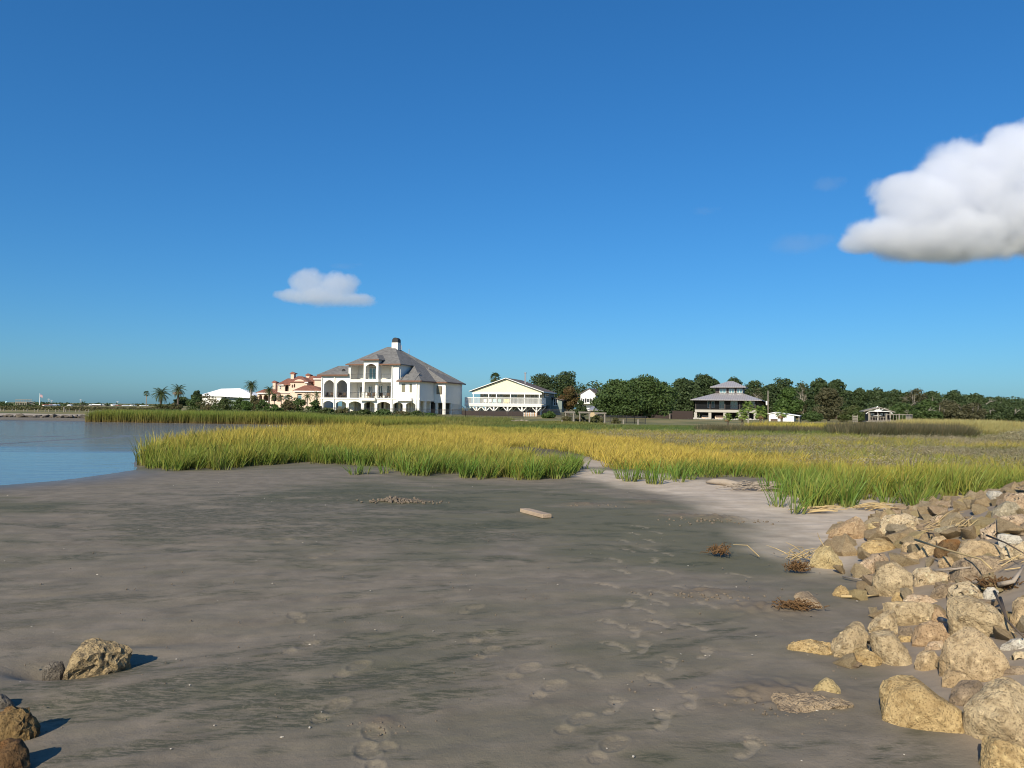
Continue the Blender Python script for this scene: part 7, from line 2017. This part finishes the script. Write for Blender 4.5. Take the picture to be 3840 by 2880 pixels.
 (zL([(-60, 1150), (-40, 960), (60, 860), (130, 870), (235, 900), (280, 1000), (335, 1040), (340, 1120), (250, 1180), (100, 1200)]), 'crust', 'craggy ochre crusted boulder in the lower corner casting a long shadow', dict(thick=.8, rough=.07)),
 (zL([(-60, 1420), (-40, 1200), (60, 1150), (180, 1150), (240, 1230), (250, 1394), (200, 1500), (-60, 1500)]), 'rust', 'rust brown rounded boulder in front of the craggy ochre one', dict(thick=.7, rough=.03)),
 (zL([(-60, 890), (-40, 770), (40, 785), (110, 840), (130, 870), (20, 910)]), 'dgrey', 'dark boulder peeping over the craggy ochre one', dict(thick=.8)),
]
for i, (ol, mt, lb, kw) in enumerate(ROCKS):
    isleft = ol[0][0] < 1000
    build_rock('boulder', lb, ol, mt, seed=i, group=PILE if not isleft else 'boulders in the lower left corner', **{**dict(rough=.04), **kw})

# smaller rubble lodged between the blocks
rs = np.random.RandomState(21)
RB = []
for k in range(7):
    bm = bmesh.new()
    for j in range(11):
        d = Vector(rs.normal(size=3)).normalized(); bm.verts.new(Vector((d.x, d.y * .85, d.z * .65)) * rs.uniform(.7, 1.15))
    bmesh.ops.convex_hull(bm, input=bm.verts)
    bmesh.ops.delete(bm, geom=[v for v in bm.verts if not v.link_faces], context='VERTS')
    bmesh.ops.subdivide_edges(bm, edges=bm.edges, cuts=2); bmesh.ops.triangulate(bm, faces=bm.faces)
    bm.normal_update()
    for v in bm.verts: v.co += v.normal * (mnoise.noise(v.co * 2.5 + Vector((k * 5, 0, 0))) * .10)
    me = bpy.data.meshes.new('rubble_stone'); bm.to_mesh(me); bm.free()
    for p in me.polygons: p.use_smooth = True
    me.set_sharp_from_angle(angle=R(24))
    me.materials.append(RM[['tan', 'yellow', 'pink', 'pit', 'grey', 'tan', 'grey'][k]])
    RB.append(me)
cnt = 0
while cnt < 265:
    y = rs.uniform(4.5, 14.5) if cnt < 190 else rs.uniform(7.0, 13.5); x = float(toe_x(y)) + rs.uniform(-.05, 2.6 + .25 * y) ** 1.0
    if x / y > .74 or (cnt >= 190 and x < toe_x(y) + .35): continue
    s = rs.uniform(.04, .13) * (.7 + .06 * y) if rs.rand() < .6 else rs.uniform(.11, .2)
    if y < 6.5: s = min(s, .10)
    o = link_mesh('rubble_stone', RB[rs.randint(7)]); o.location = (x, y, hgt(x, y) + s * .2)
    o.rotation_euler = (rs.uniform(-.5, .5), rs.uniform(-.5, .5), rs.uniform(0, 6)); o.scale = (s * rs.uniform(.9, 1.5), s, s * rs.uniform(.9, 1.3))
    tag(o, 'small broken rubble stone lodged among the large blocks of the rock pile', 'stone', 'rubble stones in the rock pile'); cnt += 1
# rocks along the far left shore
for i in range(34):
    u = -20 + i * 10.6 + rs.uniform(-4, 4); p = at_depth(u, 1568, 78 + rs.uniform(-1, 1)); s = rs.uniform(.16, .42)
    o = link_mesh('shore_rock', RB[4 if i % 2 else 0].copy() if i < 2 else bpy.data.objects['shore_rock'].data if i % 2 else bpy.data.objects['shore_rock.001'].data)
    if i < 2: o.data.materials[0] = RM['dgrey']
    o.location = (p.x, p.y, hgt(p.x, p.y) + s * .3); o.rotation_euler = (0, 0, rs.uniform(0, 6)); o.scale = (s * rs.uniform(1.1, 1.8), s, s * rs.uniform(.7, 1.1))
    tag(o, 'dark rock in the row along the far left water edge', 'rock', 'rocks along the far left shore')

# ------------------------------------------------------------------ drift wood, straw, weed, shells
M['straw'] = plain('dry_straw', (.46, .34, .17), .8, .3, 8)
M['twig'] = plain('dark_twig', (.10, .075, .055), .85, .3, 8)
M['weed'] = plain('brown_seaweed', (.13, .072, .03), .8, .4, 30)
M['drift'] = plain('grey_driftwood', (.30, .25, .20), .85, .3, 8, 0, .4)
M['board'] = plain('pine_board', (.37, .28, .20), .8, .35, 9, 0, .4)
M['shell'] = plain('white_shell', (.48, .43, .36), .6, .1, 20)
# weathered board on the mud
p0, p1 = at_ground(1966, 1921), at_ground(2052, 1944)
d = p1 - p0; L = d.length; ang = math.atan2(d.y, d.x)
t = MB()
t.prism([(0, -.075, .0), (L, -.075, 0), (L, .075, 0), (.04, .075, 0), (-.03, .03, 0)], (0, 0, .055))
o = t.build('wooden_board', M['board']); bv_ = o.modifiers.new('edge', 'BEVEL'); bv_.width = .006; bv_.segments = 2
o.location = (p0.x, p0.y, hgt(p0.x, p0.y) + .006); o.rotation_euler = (0, 0, ang); tag(o, 'short weathered pine board lying alone on the mud flat', 'board')
# driftwood log
pa, pb = at_ground(2648, 1816), at_ground(2950, 1838)
d = pb - pa; t = MB()
t.tube([d * q + Vector((0, 0, .05 + .03 * math.sin(q * 9))) for q in (0, .1, .25, .4, .55, .7, .85, 1)], [.03, .06, .075, .07, .08, .085, .085, .06], 9)
o = t.build('driftwood_log', M['drift'], None, True); o.location = pa; tag(o, 'long grey driftwood log along the grass edge', 'log')
def stems(name, label, cat, u, v, n, L, spread, mat, rad=.006, seed=0, flat=.5, bent=.25, direction=None, size2=None):
    rs = np.random.RandomState(seed + 400)
    p = at_ground(u, v); t = MB()
    for i in range(n):
        a = rs.uniform(0, 2 * math.pi) if direction is None else direction + rs.normal() * .25
        l = L * rs.uniform(.5, 1.1); el = abs(rs.normal()) * (1 - flat) + .04
        s = Vector((rs.normal() * spread * (size2 or 1), rs.normal() * spread * .6, rs.uniform(.01, .05 + spread * .25)))
        e = s + Vector((math.cos(a) * math.cos(el), math.sin(a) * math.cos(el), math.sin(el))) * l
        m_ = s.lerp(e, .55) + Vector((rs.normal(), rs.normal(), abs(rs.normal()) * .6)) * l * bent * .4
        e.z = max(e.z - l * bent * .3, .012)
        t.tube([s, m_, e], [rad, rad * .85, rad * .4], 4, cap=False)
    o = t.build(name, M[mat]); o.location = (p.x, p.y, p.z); o['kind'] = 'thing'
    return tag(o, label, cat)
stems('dead_reed_heap', 'dead reed stalks heaped around the rounded tan rock', 'reed debris', 3010, 2105, 26, .30, .12, 'straw', .005, 1, .55)
stems('root_ball', 'brown matted root ball at the foot of the dead reeds', 'root ball', 2990, 2145, 160, .09, .045, 'weed', .004, 2, .2, .6)
stems('seaweed_clump', 'rusty brown dried seaweed clump on the mud left of the buried slab', 'seaweed', 2980, 2288, 220, .06, .05, 'weed', .004, 3, .75, .7, None, 1.5)
stems('dead_plant', 'dark uprooted plant with curled stems alone on the mud', 'dead plant', 2697, 2085, 60, .14, .05, 'weed', .005, 4, .3, .8)
stems('straw_bundle', 'bundle of dry straw lying on the stones under the grass', 'straw', 3530, 1990, 22, .45, .12, 'straw', .0045, 5, .85, .1, .35)
stems('straw_bundle', 'matted brown straw hanging over the upper stones of the pile', 'straw', 3640, 2000, 24, .3, .10, 'straw', .0045, 6, .75, .35, .5)
stems('straw_bundle', 'flat straw laid beside the leaning slab', 'straw', 3420, 2030, 22, .55, .12, 'straw', .0045, 7, .9, .1, .1)
stems('straw_bundle', 'dry straw caught at the foot of the grass by the sand', 'straw', 3250, 1915, 36, .45, .14, 'straw', .006, 8, .85, .15, .1)
stems('straw_bundle', 'thin straw lying flat on the sand before the grass', 'straw', 3040, 1922, 24, .5, .12, 'straw', .008, 9, .95, .1, .05)
stems('straw_bundle', 'scattered twigs and straw along the driftwood log', 'straw', 2790, 1838, 60, .5, .3, 'drift', .008, 10, .9, .2, .1)
stems('seaweed_mat', 'dark golden tangle of roots near the picture edge', 'seaweed', 3740, 2210, 150, .08, .06, 'weed', .005, 11, .3, .7, None, 1.3)
stems('straw_bundle', 'bleached stalks above the golden root tangle', 'straw', 3760, 2140, 9, .45, .10, 'straw', .0045, 12, .85, .2, .2)
def stick(label, pix, rad, mat, lift=.04, name='stick'):
    ps = [at_ground(u, v) + Vector((0, 0, l)) for u, v, l in pix]
    t = MB(); t.tube([q - ps[0] for q in ps], [rad * (1 - .5 * i / (len(ps) - 1)) for i in range(len(ps))], 6)
    o = t.build(name, M[mat], None, True); o.location = ps[0]; return tag(o, label, 'stick')
stick('long straight yellow reed stem lying across the pile', [(3432, 2085, .16), (3560, 2150, .2), (3680, 2190, .2), (3720, 2200, .14)], .011, 'straw', name='reed_stem')
stick('pale dry reed stem lying beside the small yellow wedge stone', [(3153, 2241, .012), (3225, 2246, .02), (3296, 2236, .012)], .013, 'straw', name='reed_stem')
stick('dark twig poking over the leaning slab', [(3475, 2035, .1), (3500, 2062, .16), (3515, 2078, .1)], .010, 'twig')
stick('thin twig at the foot of the big grey faceted boulder', [(3160, 2170, .02), (3230, 2186, .03), (3270, 2192, .05)], .008, 'drift')
stick('curved dark twig rising before the long thick slab', [(3730, 2280, .12), (3745, 2340, .16), (3780, 2390, .1), (3840, 2440, .08)], .011, 'twig')
stick('short dark twig crossing the curved one', [(3752, 2330, .16), (3780, 2390, .1)], .010, 'twig')
stick('grey forked branch below the long reed stem', [(3480, 2176, .08), (3560, 2180, .1), (3640, 2172, .1)], .014, 'drift')
stick('thin dark branch at the picture edge in the upper pile', [(3700, 2065, .14), (3770, 2105, .16), (3840, 2140, .14)], .009, 'twig')
stick('brown branch beside the golden root tangle', [(3745, 2222, .06), (3800, 2220, .08), (3840, 2180, .12)], .022, 'drift')
stick('short stub of wood wedged below the red triangular stone', [(3525, 2355, .06), (3575, 2375, .07)], .022, 'drift')
# shells and pebbles sprinkled on the mud
rs = np.random.RandomState(31)
bm = bmesh.new()
for i in range(120):
    Yp = 3.2 * (5.5 ** rs.rand()); x = rs.uniform(-.72, .70) * Yp
    if x > toe_x(Yp) - .02 and Yp < 14: continue
    if poly_sd(np.array([x]), np.array([Yp]), WPOLY)[0] < .3: continue
    s = rs.uniform(.002, .006) * (1 + .03 * Yp)
    m4 = Matrix.Translation((x, Yp, hgt(x, Yp) + .012)) @ Matrix.Rotation(rs.uniform(0, 6), 4, 'Z') @ Matrix.Diagonal((s * rs.uniform(1, 2.2), s, s * .6, 1))
    bmesh.ops.create_icosphere(bm, subdivisions=1, radius=1, matrix=m4)
me = bpy.data.meshes.new('shell_litter'); bm.to_mesh(me); bm.free(); me.materials.append(M['shell'])
tag(link_mesh('shell_litter', me), 'tiny white shell fragments sprinkled over the mud', None, None, 'stuff')
bm = bmesh.new()
for (u, v, n, sx, sy, sc) in ((1475, 1880, 90, .16, .12, .03), (1545, 1884, 60, .3, .1, .02), (2700, 1955, 60, .4, .15, .02), (2190, 1897, 40, .3, .1, .018), (1430, 2722, 40, .08, .05, .007), (2650, 2235, 50, .3, .08, .014), (2890, 2650, 120, .35, .2, .008), (1700, 2030, 30, 2.0, .8, .007), (900, 2200, 60, 2.2, .9, .007), (2500, 2200, 60, 1.5, 1.0, .007), (1900, 2600, 70, 1.4, .6, .005), (800, 2600, 60, .8, .5, .005)):
    p = at_ground(u, v)
    for i in range(n):
        x, y = p.x + rs.normal() * sx, p.y + rs.normal() * sy; s = sc * rs.uniform(.4, 1.2)
        g = math.exp(-((x - p.x) / sx) ** 2 - ((y - p.y) / sy) ** 2)
        m4 = Matrix.Translation((x, y, hgt(x, y) + s * .3 + (.05 * g if sc > .025 else .01 * g))) @ Matrix.Rotation(rs.uniform(0, 6), 4, (rs.rand(), rs.rand(), 1)) @ Matrix.Diagonal((s * rs.uniform(.8, 1.5), s, s * .8, 1))
        bmesh.ops.create_icosphere(bm, subdivisions=1, radius=1, matrix=m4)
me = bpy.data.meshes.new('mud_clods'); bm.to_mesh(me); bm.free(); me.materials.append(plain('mud_clod', (.15, .12, .09), .9, .25, 20))
tag(link_mesh('mud_clods', me), 'loose brown mud clods heaped and scattered on the flat', None, None, 'stuff')

# ------------------------------------------------------------------ clouds (real volumes, far beyond the houses)
def cloud(name, label, blobs, Y, dens, amp, nscale, seed=0.0, base_v=None, aniso=0.2, depth=1.0, detail=6, edge=.35, step=1.0):
    """blobs: (u, v, ru, rv) ellipsoids in photo pixels, turned into metres at distance Y."""
    k = Y / FPX
    E = []
    for (u, v, ru, rv, dy) in blobs:
        p = at_depth(u, v, Y + dy * k); E.append((p, ru * k, (ru + rv) * .5 * k * depth, rv * k))
    lo = Vector([min(p[i] - (r1, r2, r3)[i] * 1.7 for p, r1, r2, r3 in E) for i in range(3)])
    hi = Vector([max(p[i] + (r1, r2, r3)[i] * 1.7 for p, r1, r2, r3 in E) for i in range(3)])
    if base_v is not None: lo.z = max(lo.z, at_depth(blobs[0][0], base_v, Y).z - 10 * k)
    C = (lo + hi) / 2
    mb = MB(); mb.box(lo.x - C.x, hi.x - C.x, lo.y - C.y, hi.y - C.y, lo.z - C.z, hi.z - C.z)
    m = bpy.data.materials.new(name + '_vapour'); m.use_nodes = True
    t = m.node_tree; t.nodes.clear()
    out = nd(t, 'ShaderNodeOutputMaterial'); pv = nd(t, 'ShaderNodeVolumePrincipled')
    P = objco(t)
    val = None
    for (p, r1, r2, r3) in E:
        q = p - C
        s = nd(t, 'ShaderNodeVectorMath', operation='SUBTRACT'); t.links.new(P, s.inputs[0]); s.inputs[1].default_value = q
        dv = nd(t, 'ShaderNodeVectorMath', operation='DIVIDE'); t.links.new(s.outputs[0], dv.inputs[0]); dv.inputs[1].default_value = (r1, r2, r3)
        ln = nd(t, 'ShaderNodeVectorMath', operation='LENGTH'); t.links.new(dv.outputs[0], ln.inputs[0])
        f = math_(t, 'SUBTRACT', 1.0, ln.outputs['Value'])
        if val is None: val = f
        else:
            mx = nd(t, 'ShaderNodeMath', operation='SMOOTH_MAX'); t.links.new(val, mx.inputs[0]); t.links.new(f, mx.inputs[1]); mx.inputs[2].default_value = .25; val = mx.outputs[0]
    mp = nd(t, 'ShaderNodeMapping'); t.links.new(P, mp.inputs[0]); mp.inputs['Location'].default_value = (seed, seed * 2, seed * 3)
    n = noise_(t, mp.outputs[0], nscale / (max(hi.x - lo.x, 1)), detail, .62, .3)
    val = math_(t, 'ADD', val, math_(t, 'MULTIPLY', math_(t, 'SUBTRACT', n, .5), amp))
    if base_v is not None:
        sp = nd(t, 'ShaderNodeSeparateXYZ'); t.links.new(P, sp.inputs[0])
        zb_ = at_depth(blobs[0][0], base_v, Y).z - C.z
        cut = ramp(t, math_(t, 'ADD', sp.outputs[2], math_(t, 'MULTIPLY', n, 30 * k)), zb_ + 6 * k, zb_ + 60 * k)
        d = math_(t, 'MULTIPLY', ramp(t, val, .0, edge), cut)
    else: d = ramp(t, val, .0, edge)
    t.links.new(math_(t, 'MULTIPLY', d, dens), pv.inputs['Density'])
    pv.inputs['Color'].default_value = (.945, .957, .992, 1); pv.inputs['Anisotropy'].default_value = aniso
    t.links.new(pv.outputs[0], out.inputs['Volume'])
    m.cycles.volume_step_rate = step
    o = mb.build(name, m); o.location = C
    return tag(o, label, 'cloud')
cloud('cumulus_cloud', 'large white cumulus cloud cut by the picture edge', [
    (3660, 690, 250, 180, 0), (3450, 775, 190, 120, -30), (3330, 880, 165, 80, -20), (3240, 912, 100, 44, 0), (3520, 890, 320, 110, 20), (3800, 800, 260, 190, 40), (3780, 580, 120, 140, 60), (3990, 640, 240, 280, 80), (4060, 850, 330, 150, 80), (3380, 720, 130, 80, -40)],
    2600, .020, 1.05, 14, 3.0, 985, .1, .9, 9, .30, .16)
cloud('small_cloud', 'small white cumulus puff above the white mansion', [
    (1160, 1062, 80, 62, 0), (1268, 1072, 88, 60, 0), (1205, 1112, 140, 42, 0), (1310, 1125, 115, 32, 0), (1110, 1108, 90, 30, 0)],
    3200, .0105, .95, 11, 7.0, 1160, .1, .8, 9, .26, .25)
for i, (u, v, ru, rv, dn) in enumerate(((3100, 690, 70, 36, 0.0022), (2640, 790, 60, 18, 0.0014), (2990, 915, 130, 50, 0.0016), (1285, 998, 70, 14, 0.0014))):
    cloud('cloud_wisp', ['faint cloud wisp left of the large cumulus', 'thin faint wisp in the open sky', 'trailing wisp below the left end of the cumulus', 'faint wisp just above the small cloud'][i],
          [(u, v, ru, rv, 0), (u + ru * .7, v - rv * .4, ru * .5, rv * .6, 0)], 3000, dn, .9, 5, 11.0 + i, None, .3, .8, 5, .6)
